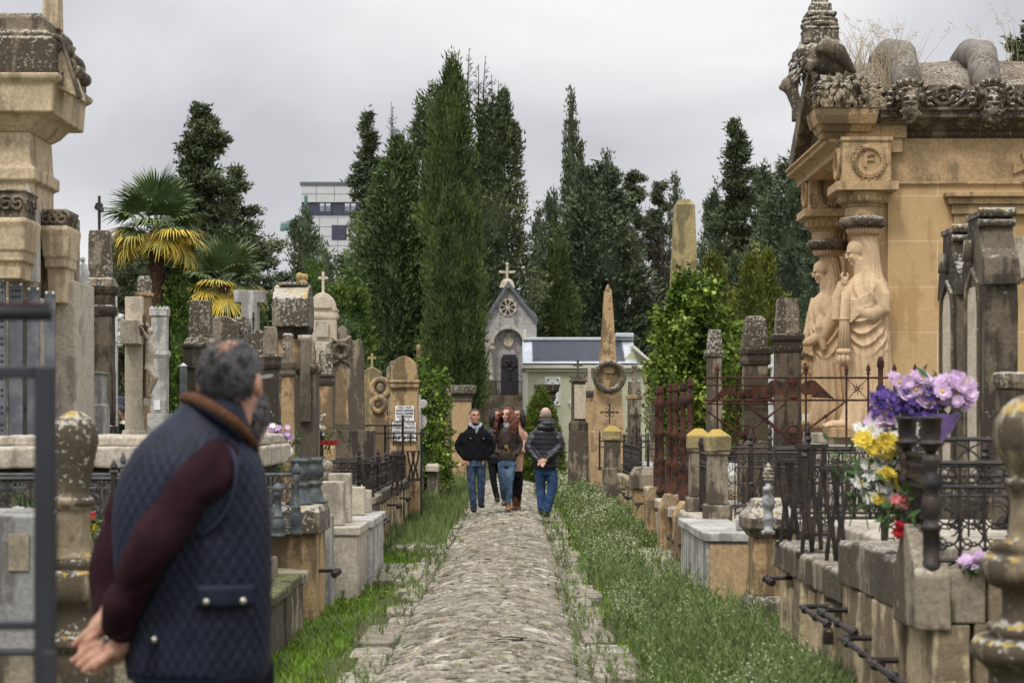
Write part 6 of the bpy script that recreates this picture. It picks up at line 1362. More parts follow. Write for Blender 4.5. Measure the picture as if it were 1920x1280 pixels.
def plot(label, y0, y1, xf, depth, zt, side=1, mat='wall_stone', seed=1, rods=(), cop=.12, lid='marble', upright=(.22, .42), cop_mat=None, jag=.04, lid_z=None):
 """raised grave: upright stones facing the path, coping, a flank towards the viewer and the lid inside"""
 rs = random.Random(seed); r = thing('grave_plot', label, 'grave', (xf, y0, GZ), 0, 'raised graves beside the path'); z = zt - GZ; L = y1 - y0; s = side
 X = lambda a, c: (min(s * a, s * c), max(s * a, s * c))
 b = MB(); u = 0
 while u < L - .05:
  w = min(rs.uniform(*upright), L - u); o = rs.uniform(-.025, .025); t = rs.uniform(.14, .22); hz = z - cop + rs.uniform(-jag, 0.003); x0, x1 = X(o, t)
  b.rings([(-.15, (x1 - x0) / 2 + .01, w / 2 - .004), (hz * .5, (x1 - x0) / 2 + rs.uniform(-.012, .008), w / 2 - rs.uniform(.004, .014)), (hz, (x1 - x0) / 2, w / 2 - .006)], (x0 + x1) / 2, u + w / 2); u += w
 b.build('front_wall', mat, r, bevel=.012, rough=(.014, .12, 5))
 b = MB(); u = 0
 while u < L - .05:
  w = min(rs.uniform(.6, 1.2), L - u); x0, x1 = X(-.035 + rs.uniform(-.012, .012), .27); dz = rs.uniform(-.02, .01)
  b.rings([(z - cop + .004 + dz * .3, (x1 - x0) / 2, w / 2 - .004), (z - .02 + dz, (x1 - x0) / 2, w / 2 - .004), (z + dz, (x1 - x0) / 2 - .02, w / 2 - .02)], (x0 + x1) / 2, u + w / 2); u += w
 b.build('coping', cop_mat or mat, r, bevel=.01, rough=(.012, .14, 6))
 b = MB(); x0, x1 = X(.22, depth); b.box(x0, x1, .01, .2, -.15, z - cop); b.box(x0, x1, L - .2, L - .01, -.15, z - cop); b.box(*X(depth - .2, depth), .2, L - .2, -.15, z - cop); x0, x1 = X(.28, depth + .03); b.box(x0, x1, -.02, .24, z - cop + .005, z); b.build('side_wall', mat, r, bevel=.012, rough=(.012, .2, 5))
 b = MB(); x0, x1 = X(.3, depth - .2); zz = z - .1 if lid_z is None else lid_z - GZ; b.box(x0, x1, .25, L - .22, -.1, zz - .1); b.rings([(zz - .099, (x1 - x0) / 2 - .03, L / 2 - .28), (zz + .02, (x1 - x0) / 2 - .03, L / 2 - .28), (zz + .05, (x1 - x0) / 2 - .09, L / 2 - .34)], (x0 + x1) / 2, L / 2); b.build('tomb_lid', lid, r, bevel=.012, rough=(.008, .3, 4))
 for q in rods: rod(r, -s * .0, q[0] - y0, q[1] - GZ, s, *q[2:])
 return r
stone('grey_ashlar2', (.27, .27, .265), stain=.3, la=.1, bump=.2)
# ---- right row, from the viewer outward
YR = lambda px, X=2.0: X * F / (px - 971)
g1 = plot('nearest grave on the right with a gabled corner stone and iron rods', 9.45, 11.9, 1.98, 1.7, .86, 1, 'wall_stone', 1, rods=((10.1, .34), (10.95, .36), (11.75, .44)), cop=.27, jag=.01, cop_mat='grey_stone', lid_z=.87, lid='pale_stone')
b = MB(); b.prism([(-.02, .68), (.54, .68), (.54, .94), (.26, 1.18), (-.02, .94)], -.07, .1, 'x'); b.build('corner_stone', 'grey_stone', g1, bevel=.012, rough=(.006, .12))
plot('low broken grave curb on the right with leaning stones and a padlocked rod', 11.95, 15.0, 2.0, 1.8, .66, 1, 'wall_stone', 2, rods=((12.6, .38, .6, True), (14.4, .42, .2)), cop=.2, jag=.14, cop_mat='grey_stone', lid_z=.78, lid='pale_stone')
def ped(label, xc, yc, hx, hy, rows, mats, name='pedestal', oct=False, loft=False):
 """rows: list of (part, mat, [(z, k)])"""
 r = thing(name, label, name.replace('_', ' '), (xc, yc, GZ), 0)
 for i, (pn, mt, rr) in enumerate(rows):
  b = MB()
  if loft: b.loft([(0, 0, z - GZ, hx * k, hy * k) for z, k in rr], 24, pw=3.2)
  else: b.rings([(z - GZ - (.15 if (i == 0 and j == 0) else 0), hx * k, hy * k) for j, (z, k) in enumerate(rr)])
  b.build(pn, mt, r, smooth=loft, bevel=0 if loft else .012, rough=None if loft else (.008, .12, 6))
 return r
ped('stone pedestal with a faceted sloping cap standing at the right verge', 2.07, 16.1, .155, .22, [('plinth', 'grey_stone', [(GZ, 1.25), (.10, 1.25), (.13, 1.15), (.16, 1.05)]), ('shaft', 'gold_stone', [(.161, .98), (.62, .90)]), ('cap', 'lichen_stone', [(.621, .95), (.66, 1.1), (.70, 1.3), (.78, 1.32), (.86, .95), (.93, .75)])], None)
def baluster(label, x, y, z0, z1, r0, mat, name='baluster'):
 r = thing(name, label, 'baluster', (x, y, z0)); h = z1 - z0; b = MB()
 b.lathe([(0, r0 * .95), (h * .05, r0 * .95), (h * .07, r0 * .6), (h * .14, r0 * .55), (h * .2, r0 * .95), (h * .26, r0 * .7), (h * .33, r0 * .6), (h * .4, r0 * .9), (h * .52, r0 * .85), (h * .58, r0 * .5), (h * .62, r0 * .8), (h * .66, r0 * .75), (h * .68, r0 * .4), (h * .72, r0 * .36)], 14); b.build('shaft', mat, r, smooth=True)
 b = MB(); b.lathe([(h * .72, r0 * .38), (h * .78, r0 * .66), (h * .85, r0 * .68), (h * .93, r0 * .45), (h, r0 * .05)], 12)
 for q in range(5):
  for k in range(9): a = k * .698 + q * .35; rr = (.62, .68, .62, .48, .3)[q] * r0; b.ball((rr * math.cos(a), rr * math.sin(a), h * (.76 + q * .048)), r0 * .16, 6, 5)
 b.build('pinecone', mat if mat != 'silver_paint' else 'lichen_stone', r, smooth=True); return r
baluster('silver painted baluster with a stone pinecone tip by the strap ironwork', 1.93, 15.0, .70, 1.24, .055, 'silver_paint')
def strap(label, x, y, z0, h, lean=0):
 r = thing('strap_post', label, 'iron post', (x, y, z0), R(lean), 'black strap iron posts'); b = MB(); w = .10
 for s in (-.55, .55):
  for t in (-1, 1):
   pts = [(s * w * .8 + t * .07, 0, h * .98), (s * w * .8 + t * .045, 0, h * .7), (s * w * .8 + t * .008, 0, h * .42), (s * w * .8 + t * .03, 0, h * .2), (s * w * .8 + t * .045, 0, 0)]
   for i in range(4):
    a, c = Vector(pts[i]), Vector(pts[i + 1]); b.add([a + Vector((-.016, -.006, 0)), a + Vector((.016, -.006, 0)), c + Vector((.014, -.006, 0)), c + Vector((-.014, -.006, 0)), a + Vector((-.016, .006, 0)), a + Vector((.016, .006, 0)), c + Vector((.014, .006, 0)), c + Vector((-.014, .006, 0))], [(0, 1, 2, 3), (7, 6, 5, 4), (0, 3, 7, 4), (1, 5, 6, 2), (0, 4, 5, 1), (3, 2, 6, 7)])
 b.build('strap', 'iron', r); b = MB(); b.box(-.13, .13, -.03, .03, h * .98, h * 1.02); b.build('top_plate', 'iron', r); b = MB(); b.box(-.12, .12, -.03, .03, -.03, .01); b.build('foot_plate', 'iron', r); return r
strap('black post of crossed iron straps nearest the flowers on the right', 2.10, 12.9, .62, .62, 35); strap('tallest black strap post in the middle of the three', 2.07, 13.75, .64, .74, 33); strap('farthest black strap post beside the pinecone baluster', 2.05, 14.7, .66, .60, 36)
railing('black scroll railing running back from the strap posts', (2.2, 14.95), (4.9, 14.95), .66, .62, 'scroll', posts=(0, .5, 1))
railing('black scroll railing behind the yellow bouquet', (2.3, 12.3), (4.6, 12.3), .66, .62, 'scroll', posts=(.0, .98), step=.15)
railing('low black arched railing before the caryatids', (2.3, 17.4), (4.7, 17.4), .66, .72, 'arcs', posts=(.12, .55, .97), step=.2)
railing('black lattice railing beside the yellow capped pillars', (2.15, 19.2), (3.7, 19.2), .62, .70, 'lattice', posts=(.1, .9))
railing('black bar railing behind the winged rusty railing', (2.3, 21.3), (4.6, 21.3), .6, .75, 'scroll', posts=(.2, .8), step=.17)
r = thing('marble_tomb', 'low white marble box tomb jutting towards the path on the right', 'tomb', (1.7, 17.4, GZ))
b = MB(); b.box(0, .42, .02, 2.6, -.1, .62); b.build('body', 'marble', r, bevel=.01, rough=(.004, .3)); b = MB(); b.box(-.03, .46, -.03, 2.64, .621, .70); b.build('lid', 'marble', r, bevel=.012, rough=(.004, .3)); b = MB(); b.box(.03, .41, -.005, .019, .03, .6); b.build('end_panel', 'gold_clean', r); b = MB(); b.box(.3, .62, .3, .42, .70, .80); b.build('kerb_stone', 'marble', r, bevel=.01)
plot('pale walled grave under the yellow capped pillars', 19.6, 22.4, 1.92, 1.7, .56, 1, 'pale_stone', 4, cop=.1, jag=.01, lid='pale_stone', upright=(.8, 1.4))
YC = [('foot', 'grey_stone', [(.56, 1.15), (.70, 1.15), (.72, 1.08)]), ('shaft', 'grey_stone', [(.721, .88), (1.22, .82), (1.221, .98), (1.25, .98)]), ('cap', 'yellow_cap', [(1.251, 1.05), (1.40, 1.08), (1.41, .98), (1.47, .35)])]
for lab, x, y in (('nearer pillar with a bright yellow lichen cap', 2.06, 20.0), ('farther pillar with a bright yellow lichen cap', 2.06, 22.0)):
 r = thing('capped_pillar', lab, 'pillar', (x, y, .56), 0, 'yellow capped pillars')
 for pn, mt, rr in YC:
  b = MB(); b.rings([(z - .56, .118 * k, .13 * k) for z, k in rr]); b.build(pn, mt, r, bevel=.012, rough=(.008, .1, 7))
b = None
railing('dark iron gate leaf between the two yellow capped pillars', (2.06, 20.2), (2.06, 21.85), .58, .70, 'spear', step=.1)
plot('low grave of chamfered pale blocks carrying the rusty fence', 22.6, 28.4, 2.0, 2.6, .50, 1, 'pale_stone', 5, cop=.14, jag=.06, lid='grey_stone', upright=(.5, .8), rods=((23.4, .2),))
for i, (y, lab) in enumerate(((23.0, 'chamfered stone foot nearest under the rusty posts'), (25.3, 'chamfered stone foot between the rusty post groups'), (27.9, 'chamfered stone foot farthest under the rusty posts'))):
 r = thing('fence_pier', lab, 'pedestal', (2.06, y, GZ), 0, 'stone feet of the rusty fence'); b = MB(); b.rings([(-.1, .19, .3), (.58, .19, .3), (.75, .11, .2)]); b.build('block', 'gold_stone', r, bevel=.012, rough=(.01, .15))
def rust_post(label, x, y, z0, h, k=1):
 r = thing('rusty_post', label, 'iron post', (x, y, z0), 0, 'rusty fence posts'); b = MB()
 b.lathe([(0, .075 * k), (.05, .075 * k), (.06, .058 * k), (h * .28, .055 * k), (h * .30, .065 * k), (h * .33, .04 * k), (h * .52, .036 * k), (h * .54, .055 * k), (h * .57, .055 * k), (h * .59, .034 * k), (h * .80, .032 * k), (h * .82, .05 * k), (h * .85, .05 * k), (h * .87, .03 * k), (h * .92, .03 * k)], 10); b.build('shaft', 'rust_iron', r, smooth=True)
 b = MB(); b.lathe([(h * .92, .036 * k), (h * .935, .048 * k), (h * .95, .028 * k), (h * .975, .036 * k), (h, .004)], 10); b.build('knob', 'rust_iron', r, smooth=True); return r
for i, (x, y, h, lab) in enumerate(((2.07, 23.15, 1.52, 'rusty fence post nearest the yellow capped pillars'), (2.04, 23.75, 1.48, 'rusty fence post second from the yellow capped pillars'), (2.07, 25.2, 1.5, 'third rusty fence post along the path edge'), (2.04, 25.75, 1.5, 'fourth rusty fence post along the path edge'), (2.07, 27.6, 1.5, 'fifth rusty fence post along the path edge'), (2.05, 28.1, 1.5, 'rusty fence post farthest along the path edge'))): rust_post(lab, x, y, .55, h, 1.0)
def rusty():
 Y = 23.0; r = thing('rusty_railing', 'rusty railing with spread winged ornament and skull medallion before the caryatids', 'railing', (2.1, Y, .62)); X = lambda px: WX(px, Y) - 2.1; Z = lambda py: WZ(py, Y) - .62
 xa, xb = X(1318), X(1722)
 for i, (py, n) in enumerate(((708, 'top_rail'), (750, 'middle_rail'), (846, 'bottom_rail'))): b = MB(); b.tube([(xa, 0, Z(py)), (xb, 0, Z(py))], .0125, 6); b.build(n, 'rust_iron', r)
 for px in (1345, 1587, 1628, 1677, 1716, 1511):
  b = MB(); b.tube([(X(px), 0, Z(858)), (X(px), 0, Z(700))], .0125, 6); b.lathe([(Z(702), .014), (Z(700), .026), (Z(697), .015), (Z(693), .028), (Z(688), .022), (Z(681), .002)], 8, X(px), 0); b.build('bar', 'rust_iron', r)
 b = MB(); c = X(1651); b.lathe([(Z(858), .03), (Z(760), .03), (Z(735), .03), (Z(733), .05), (Z(725), .05), (Z(722), .03), (Z(690), .03), (Z(688), .042), (Z(678), .042), (Z(668), .02)], 10, c, 0); b.build('post', 'rust_iron', r, smooth=True)
 b = MB()
 for (a, q, c_, d) in ((1398, 755, 1470, 812), (1475, 755, 1400, 812), (1587, 752, 1510, 808), (1325, 770, 1380, 808), (1395, 755, 1480, 825)): b.tube([(X(a), 0, Z(q)), (X((a + c_) / 2), 0, Z((q + d) / 2)), (X(c_), 0, Z(d))], [.010, .016, .010], 5); b.ball((X((a + c_) / 2), 0, Z((q + d) / 2)), .024, 8, 6)
 b.build('brace', 'rust_iron', r)
 b = MB(); cx = X(1487)
 b.box(cx - .07, cx + .07, -.03, .03, Z(716), Z(709)); b.lathe([(Z(745), .055), (Z(732), .03), (Z(728), .03), (Z(716), .055)], 10, cx, 0); b.box(cx - .07, cx + .07, -.03, .03, Z(752), Z(745)); b.build('hourglass', 'rust_iron', r)
 for s in (-1, 1):
  b = MB(); P = lambda px, py: (cx + s * abs(px - 1487) * S(Y), Z(py))
  for k in range(5): a = [P(1498, 722 + k * 2), P(1518 + k * 2, 712 + k * 3), P(1528 + k * 1, 713 + k * 4), P(1565 - k * 9, 748 - k * 1.5), P(1552 - k * 9, 746), P(1524, 730 + k * 2.5), P(1506, 732 + k * 2)]; b.prism(a if s > 0 else a[::-1], -.012 + k * .004 * -1, .012 - k * .004)
  b.build('wing', 'rust_iron', r, bevel=.004)
 b = MB(); cx2, cz = X(1487), Z(814); b.torus((cx2, 0, cz), 17 * S(Y), .013, 24, 6); b.ball((cx2, -.01, cz + .02), (.055, .035, .06), 12, 10); b.box(cx2 - .032, cx2 + .032, -.035, .02, cz - .075, cz - .02)
 for s in (-1, 1): b.tube([(cx2 - s * .1, 0, cz - .09), (cx2 + s * .1, 0, cz - .03)], .013, 6)
 md = b.build('skull_medallion', 'rust_iron', r)
 b = MB()
 for s in (-1, 1): b.ball((cx2 + s * .022, -.042, cz + .015), (.014, .008, .015), 8, 6)
 b.build('eye_socket', 'iron', md)
 b = MB(); cs = X(1607); zz = Z(729); b.torus((cs, 0, zz), .022, .006, 14, 5)
 for k in range(8): a = R(45 * k); b.tube([(cs + .025 * math.cos(a), 0, zz + .025 * math.sin(a)), (cs + .045 * math.cos(a + .2), 0, zz + .045 * math.sin(a + .2)), (cs + .07 * math.cos(a), 0, zz + .07 * math.sin(a))], [.007, .006, .002], 4)
 for (a, q, c_, d) in ((1587, 708, 1628, 750), (1628, 708, 1587, 750)): b.tube([(X(a), .004, Z(q)), (X(c_), .004, Z(d))], .006, 4)
 b.build('sun_ornament', 'rust_iron', r)
rusty()
def rusty2():
 Y = 27.0; r = thing('rusty_railing', 'second rusty winged railing seen behind the first, with its own round medallion', 'railing', (2.2, Y, .62)); X = lambda px: WX(px, Y) - 2.2; Z = lambda py: WZ(py, Y) - .62; cx = X(1392)
 b = MB(); b.tube([(X(1322), 0, Z(722)), (X(1500), 0, Z(722))], .012, 5); b.tube([(X(1322), 0, Z(757)), (X(1500), 0, Z(757))], .012, 5); b.build('rail', 'rust_iron', r)
 for s in (-1, 1):
  b = MB(); P = lambda dx, py: (cx + s * dx * S(Y), Z(py)); a = [P(8, 735), P(24, 724), P(34, 726), P(66, 757), P(52, 754), P(28, 740), P(10, 745)]; b.prism(a if s > 0 else a[::-1], -.012, .012); b.build('wing', 'rust_iron', r)
 b = MB(); b.ball((cx, 0, Z(740)), (.05, .04, .07), 10, 8); b.tube([(cx - .08, 0, Z(860)), (cx - .08, 0, Z(698))], .016, 5); b.build('bar', 'rust_iron', r)
 b = MB(); b.torus((X(1395), 0, Z(817)), 20 * S(Y), .012, 22, 6); b.ball((X(1393), 0, Z(815)), (.05, .035, .06), 10, 8); b.build('skull_medallion', 'rust_iron', r)
rusty2()
plot('grave of upright golden stones with ringed iron rods right of the strollers', 29.3, 38.6, 2.06, 2.3, .56, 1, 'wall_stone', 6, rods=((30.4, .3, .2, False, True), (32.0, .34), (33.2, .3, .2, False, True), (36.0, .33)), cop=.16, lid_z=.74)
ped('rough block capped pier at the corner of the golden grave', 2.1, 31.2, .2, .22, [('shaft', 'gold_stone', [(GZ, 1), (.5, 1)]), ('cap', 'grey_stone', [(.501, 1.25), (.72, 1.25), (.84, .85)])], None, name='stone_pier')
railing('black lattice railing along the golden grave at the path', (2.16, 33.4), (2.16, 38.4), .56, .62, 'lattice', posts=(0, .5, 1), step=.16)
railing('black lattice railing crossing the golden grave towards the viewer', (2.16, 31.6), (4.4, 31.6), .58, .60, 'lattice', posts=(0, .25, 1), step=.22)
railing('black spear topped railing behind the golden grave', (2.2, 40.6), (5.6, 40.6), .62, .72, 'spear', posts=(.1, .4, .7), step=.13)
railing('black spear topped railing under the slender obelisk', (1.9, 43.2), (3.2, 43.2), .5, .7, 'spear', posts=(0, .6), step=.14)
ped('square pillar with a domed lichen cap beside the golden grave', 1.98, 39.4, .17, .17, [('plinth', 'grey_stone', [(GZ, 1.35), (.30, 1.3)]), ('shaft', 'grey_stone', [(.301, 1.1), (.62, 1.1), (.63, .95), (1.18, .92)]), ('cap', 'yellow_cap', [(1.181, 1.12), (1.24, 1.12), (1.25, 1.05), (1.36, 1.05), (1.44, .6), (1.47, .2)])], None, name='capped_pillar')
plot('grey lichened grave wall right behind the man seen from the back', 40.0, 47.5, 2.1, 2.2, .48, 1, 'grey_stone', 7, rods=((40.6, .3),), cop=.16, upright=(.6, 1.1))
railing('black railing beside the framed grey stele', (1.75, 47.8), (3.0, 47.8), .45, .66, 'arcs', posts=(0, .4), step=.2)
def near_iron():
 r = thing('cast_iron_panel', 'dark cast iron tomb panel of small arcades above the gabled corner stone', 'railing', (2.0, 9.5, .84)); b = MB(); h = .66; L = .58
 def P(u, z): return (0, u, z)
 for z in (0.02, .25, .40, .44, .55): b.box(-.018, .018, 0, L, z - .012, z + .012)
 for i in range(9):
  u = L * (i + .5) / 9; b.box(-.012, .012, u - .012, u + .012, .02, .40); b.torus((0, u, .51), .026, .008, 10, 4, 'x'); b.box(-.012, .012, u - .008, u + .008, .44, .49)
  for z in (.09, .16, .22, .34, .40): b.box(-.010, .010, u - .035, u + .035, z - .008, z + .008)
 b.build('panel', 'iron', r)
 for u in (0, L): 
  b = MB(); b.lathe([(z * .72, q) for z, q in ((-.04, .046), (.05, .046), (.06, .040), (.26, .040), (.27, .05), (.30, .05), (.31, .036), (.35, .036), (.42, .054), (.48, .042), (.52, .034), (.55, .048), (.59, .05), (.63, .034), (.67, .03), (.72, .046), (.77, .035))], 14, 0, u); b.build('corner_post', 'iron', r, smooth=True)
  b = MB(); b.lathe([(.555, .02), (.575, .03), (.60, .062), (.61, .064), (.615, .046), (.625, .044), (.715, .050), (.72, .058), (.735, .058), (.73, .046), (.65, .040)], 18, 0, u); b.build('flower_cup', 'iron', r, smooth=True)
near_iron()
railing('black scroll panel facing the viewer beside the right stone finial', (2.02, 9.5), (3.2, 9.5), .84, .57, 'scroll', posts=(.35, .9), step=.11)
railing('pair of black bars rising behind the lilac bouquet', (2.2, 10.9), (3.4, 10.9), .86, .66, 'arcs', posts=(.45,), step=.25)
def finial(label, x, y, rows, rr, name='stone_finial'):
 r = thing(name, label, 'stone finial', (x, y, GZ)); s = S(y); Z = lambda py: WZ(py, y) - GZ
 bounds = {'bulb': (rows[0][0], rr[0]), 'shaft': (rr[0], rr[1]), 'pedestal': (rr[1], 3000)}
 for pn, (a, c) in bounds.items():
  q = [(py, hw) for py, hw in rows if a <= py <= c]
  if pn == 'pedestal': q.append(((790 + (H - GZ + .05) / s), q[-1][1]))
  zs = []; lz = None
  for py, hw in sorted(q, key=lambda t: -t[0]):
   z = Z(py) - (.0005 if py == a else 0); zs.append((0, 0, z, hw * s, hw * s))
  b = MB(); b.loft(zs, 32, pw=2.2 if pn == 'bulb' else 2.8); me_o = b.build(pn, 'finial_stone', r, smooth=True, rough=(.010, .06, 9))
 return r
finial('big stone finial with a mossy bulb at the right edge, close by', 1.835, 7.0, [(738, 6), (746, 36), (762, 58), (790, 72), (815, 74), (840, 70), (865, 58), (885, 48), (898, 44), (900, 52), (912, 54), (918, 44), (940, 42), (1010, 46), (1014, 72), (1028, 76), (1034, 70), (1040, 86), (1058, 98), (1080, 96), (1096, 80), (1104, 58), (1150, 56), (1166, 62), (1170, 80), (1184, 84), (1190, 76), (1196, 104), (1214, 114), (1232, 110), (1246, 92), (1260, 80)], (912, 1014))
finial('stone finial with a yellow lichened bulb behind the metal frame', WX(138, 10.5), 10.5, [(768, 5), (774, 18), (786, 34), (804, 44), (828, 46), (850, 43), (876, 36), (905, 31), (930, 29), (934, 37), (948, 39), (954, 31), (1000, 32), (1040, 36), (1044, 52), (1058, 54), (1064, 48), (1070, 70), (1092, 76), (1116, 72), (1132, 56), (1150, 50), (1180, 54), (1190, 72), (1204, 76), (1212, 62), (1240, 64)], (948, 1044))
# ---- left row
plot('mossy rough block wall along the left verge nearest the viewer', 12.0, 16.1, -1.66, 1.6, .38, -1, 'mossy_stone', 11, cop=.1, jag=.02, upright=(.5, .9), cop_mat='mossy_stone', lid='mossy_stone')
r = thing('stepped_tomb', 'low dark stepped tomb slab above the mossy wall', 'tomb', (-1.80, 13.3, .30)); b = MB(); b.box(-1.4, 0, 0, 2.0, .0, .22); b.build('lower_step', 'grey_stone', r, bevel=.015, rough=(.01, .2)); b = MB(); b.box(-1.4, -.05, .1, 2.0, .221, .42); b.build('upper_step', 'dark_stone', r, bevel=.015, rough=(.01, .2))
def pointed(label, px, Y, z0, z1, rr):
 r = thing('iron_baluster', label, 'iron post', (WX(px, Y), Y, z0), 0, 'grey iron balusters on the left'); h = z1 - z0; b = MB(); b.lathe([(0, rr * 1.2), (h * .05, rr * 1.2), (h * .08, rr * .8), (h * .14, rr * 1.3), (h * .30, rr * 1.15), (h * .36, rr * .75), (h * .38, rr), (h * .40, rr * .7), (h * .74, rr * .5), (h * .78, rr * 1.0), (h * .81, rr * .6), (h * .84, rr * .85)], 14); b.build('shaft', 'iron_grey', r, smooth=True); b = MB(); b.lathe([(h * .84, rr * .85), (h * .90, rr * .9), (h * .96, rr * .6), (h, rr * .05)], 14); b.build('tip', 'iron_grey', r, smooth=True)
pointed('grey iron baluster with an acorn tip beside the vest', 556, 14.9, .70, 1.24, .036); pointed('short grey iron baluster wreathed with leaves by the vest', 521, 14.7, .70, 1.10, .045)
railing('grey-blue ornate iron railing behind the vest of the near man', (-1.66, 15.0), (-4.2, 15.0), .70, .50, 'scroll', mat='iron_grey', posts=(.1, .5), step=.15)
g = ped('golden pedestal with a lichen slab cap at the left verge', -1.82, 16.9, .20, .42, [('shaft', 'gold_stone', [(GZ, .98), (.62, .98)]), ('cap', 'lichen_stone', [(.621, 1.18), (.80, 1.18), (.85, 1.05)])], None); rod(g, .2, -.2, .42, -1, .2)
for lab, dy, dx in (('nearer black cast iron urn on the lichen capped pedestal', -.2, .02), ('farther black cast iron urn on the lichen capped pedestal', .18, .1)):
 r = thing('iron_urn', lab, 'urn', (-1.80 + dx, 16.9 + dy, .85), 0, 'black urns on the pedestal'); b = MB(); b.lathe([(0, .12), (.02, .12), (.04, .085), (.10, .075), (.12, .062), (.15, .06), (.16, .075), (.18, .075), (.19, .055), (.21, .055), (.24, .085), (.28, .092), (.31, .085), (.35, .07), (.36, .082), (.385, .082), (.39, .06)], 18); b.build('body', 'iron_grey', r, smooth=True); b = MB(); b.box(-.10, .10, -.012, .012, .38, .40); b.build('top_plate', 'iron_grey', r)
r = thing('round_topped_pillar', 'pale stone pillar with a soft rounded double cap behind the black urns', 'pillar', (WX(604, 20.4), 20.4, GZ)); b = MB(); b.rings([(-.1, .125, .125), (1.02, .115, .115)]); b.build('shaft', 'pale_stone', r, bevel=.012); b = MB(); b.loft([(0, 0, z, k * .115, k * .115) for z, k in ((1.021, 1.0), (1.10, 1.06), (1.12, 1.1), (1.14, .85), (1.17, .78), (1.18, .88), (1.22, .95), (1.26, .84), (1.28, .4))], 24, pw=3.4); b.build('cap', 'pale_stone', r, smooth=True)
def mblock(label, y0, y1, x0, x1, z0, z1, mat='marble', name='marble_block', lid=True, cat='tomb'):
 r = thing(name, label, cat, ((x0 + x1) / 2, y0, z0)); hx = abs(x1 - x0) / 2; L = y1 - y0; h = z1 - z0; b = MB(); b.box(-hx, hx, 0, L, -.08 if z0 <= GZ + .01 else 0, h - (.08 if lid else 0)); b.build('body', mat, r, bevel=.012, rough=(.006, .16, 6))
 if lid: b = MB(); b.box(-hx - .025, hx + .025, -.025, L + .02, h - .079, h); b.build('lid', mat, r, bevel=.012, rough=(.005, .2, 6))
mblock('thin upright white marble slab next to the lichen capped pedestal', 17.6, 17.9, -1.80, -1.60, GZ, .72, lid=False, name='marble_slab')
mblock('big pale block with a worn bulging face beside the left verge', 18.7, 19.8, -1.74, -1.45, GZ, .56, 'pale_stone')
mblock('long marble block with a flat grey lid on the left verge', 20.0, 22.0, -1.72, -1.42, GZ, .56, 'marble')
for i, (a, z1, lab) in enumerate(((18.9, .98, 'nearest of the upright marble tablets on the pale block'), (19.5, 1.04, 'tallest upright marble tablet behind the nearest one'), (21.0, .86, 'broad cream marble tablet on the long block'), (21.7, .80, 'low marble tablet at the far end of the long block'))):
 mblock(lab, a, a + .22, -1.82 + .02 * i, -1.60 + .02 * i, .561, z1, 'pale_stone' if i != 2 else 'cream_stone', name='marble_tablet', lid=False, cat='tablet')
mblock('narrow grey pier with a sloping stone top by the long marble block', 22.3, 23.4, -1.80, -1.55, GZ, .70, 'grey_stone', name='stone_pier')
plot('long grave of dark upright stones under the left iron railings', 23.6, 37.6, -1.68, 2.4, .66, -1, 'wall_stone', 12, rods=((24.5, .35), (27.0, .42, .2), (29.4, .42, .2), (33.0, .40, .2)), cop=.14, lid='marble', cop_mat='dark_stone', jag=.1)
for i, (y, st_, lab) in enumerate(((22.4, 'scroll', 'first black scroll railing across the left graves'), (25.6, 'lattice', 'second black railing of crossing bars on the left'), (29.2, 'scroll', 'third black scroll railing farther up the left row'), (33.0, 'lattice', 'fourth black railing close to the arched plaque tomb'))):
 railing(lab, (-1.72, y), (-4.1 - .2 * i, y), .64, .50 - .05 * i, st_, posts=(0, .45, .9), step=.15)
for i, (y0, y1, lab) in enumerate(((23.7, 27.4, 'black railing with straps along the left wall, near half'), (27.7, 31.6, 'black railing along the left wall, middle stretch'), (31.9, 37.2, 'black railing along the left wall, far stretch'))):
 railing(lab, (-1.74, y0), (-1.74, y1), .64, .40, ('lattice', 'spear', 'scroll')[i], posts=(0, .33, .66, 1), step=.15)
for i, (px, Y) in enumerate(((690, 22.35), (745, 27.3), (775, 31.5), (540, 22.2))): strap(('black strap iron post at the near end of the left railings', 'black strap iron post at the middle of the left railings', 'black strap iron post at the far end of the left railings', 'black strap iron post among the dry stems behind the vest')[i], WX(px, Y), Y - .03, .64, .44, 8 if i == 3 else 40)
def pipes():
 Y = 31; r = thing('cross_railing', 'black pipe railing with upright crosses before the plaque tomb', 'railing', (WX(640, Y), Y, GZ)); X = lambda px: WX(px, Y) - WX(640, Y); Z = lambda py: WZ(py, Y) - GZ
 b = MB(); b.tube([(X(640), 0, Z(797)), (X(758), 0, Z(797))], .016, 6); b.tube([(X(640), 0, Z(812)), (X(800), 0, Z(812))], .014, 6); b.build('rail', 'iron', r)
 for px, t in ((660, 790), (722, 797), (755, 778), (790, 808)):
  b = MB(); b.tube([(X(px), 0, -.05), (X(px), 0, Z(t))], .02, 6); b.build('post', 'iron', r)
 for px in (738, 770): b = MB(); iron_cross_mb(b, X(px), 0, Z(835), Z(812), .09, .01); b.build('cross', 'iron', r)
pipes()
for lab, Y, px, w, t_ in (('pale block cap stone at the far end of the left row', 40, 812, 24, 868), ('low stone block beyond the pale cap stone', 45, 824, 22, 866)):
 r = thing('end_stone', lab, 'stone block', (WX(px, Y), Y, GZ)); b = MB(); hx = w * S(Y) / 2; z = WZ(t_, Y) - GZ; b.rings([(-.1, hx * .85, .3), (z - .16, hx * .85, .3)]); b.build('block', 'grey_stone', r, bevel=.012, rough=(.01, .15)); b = MB(); b.rings([(z - .159, hx, .4), (z - .05, hx, .4), (z, hx * .7, .3)]); b.build('cap', 'pale_stone', r, bevel=.012, rough=(.01, .15))
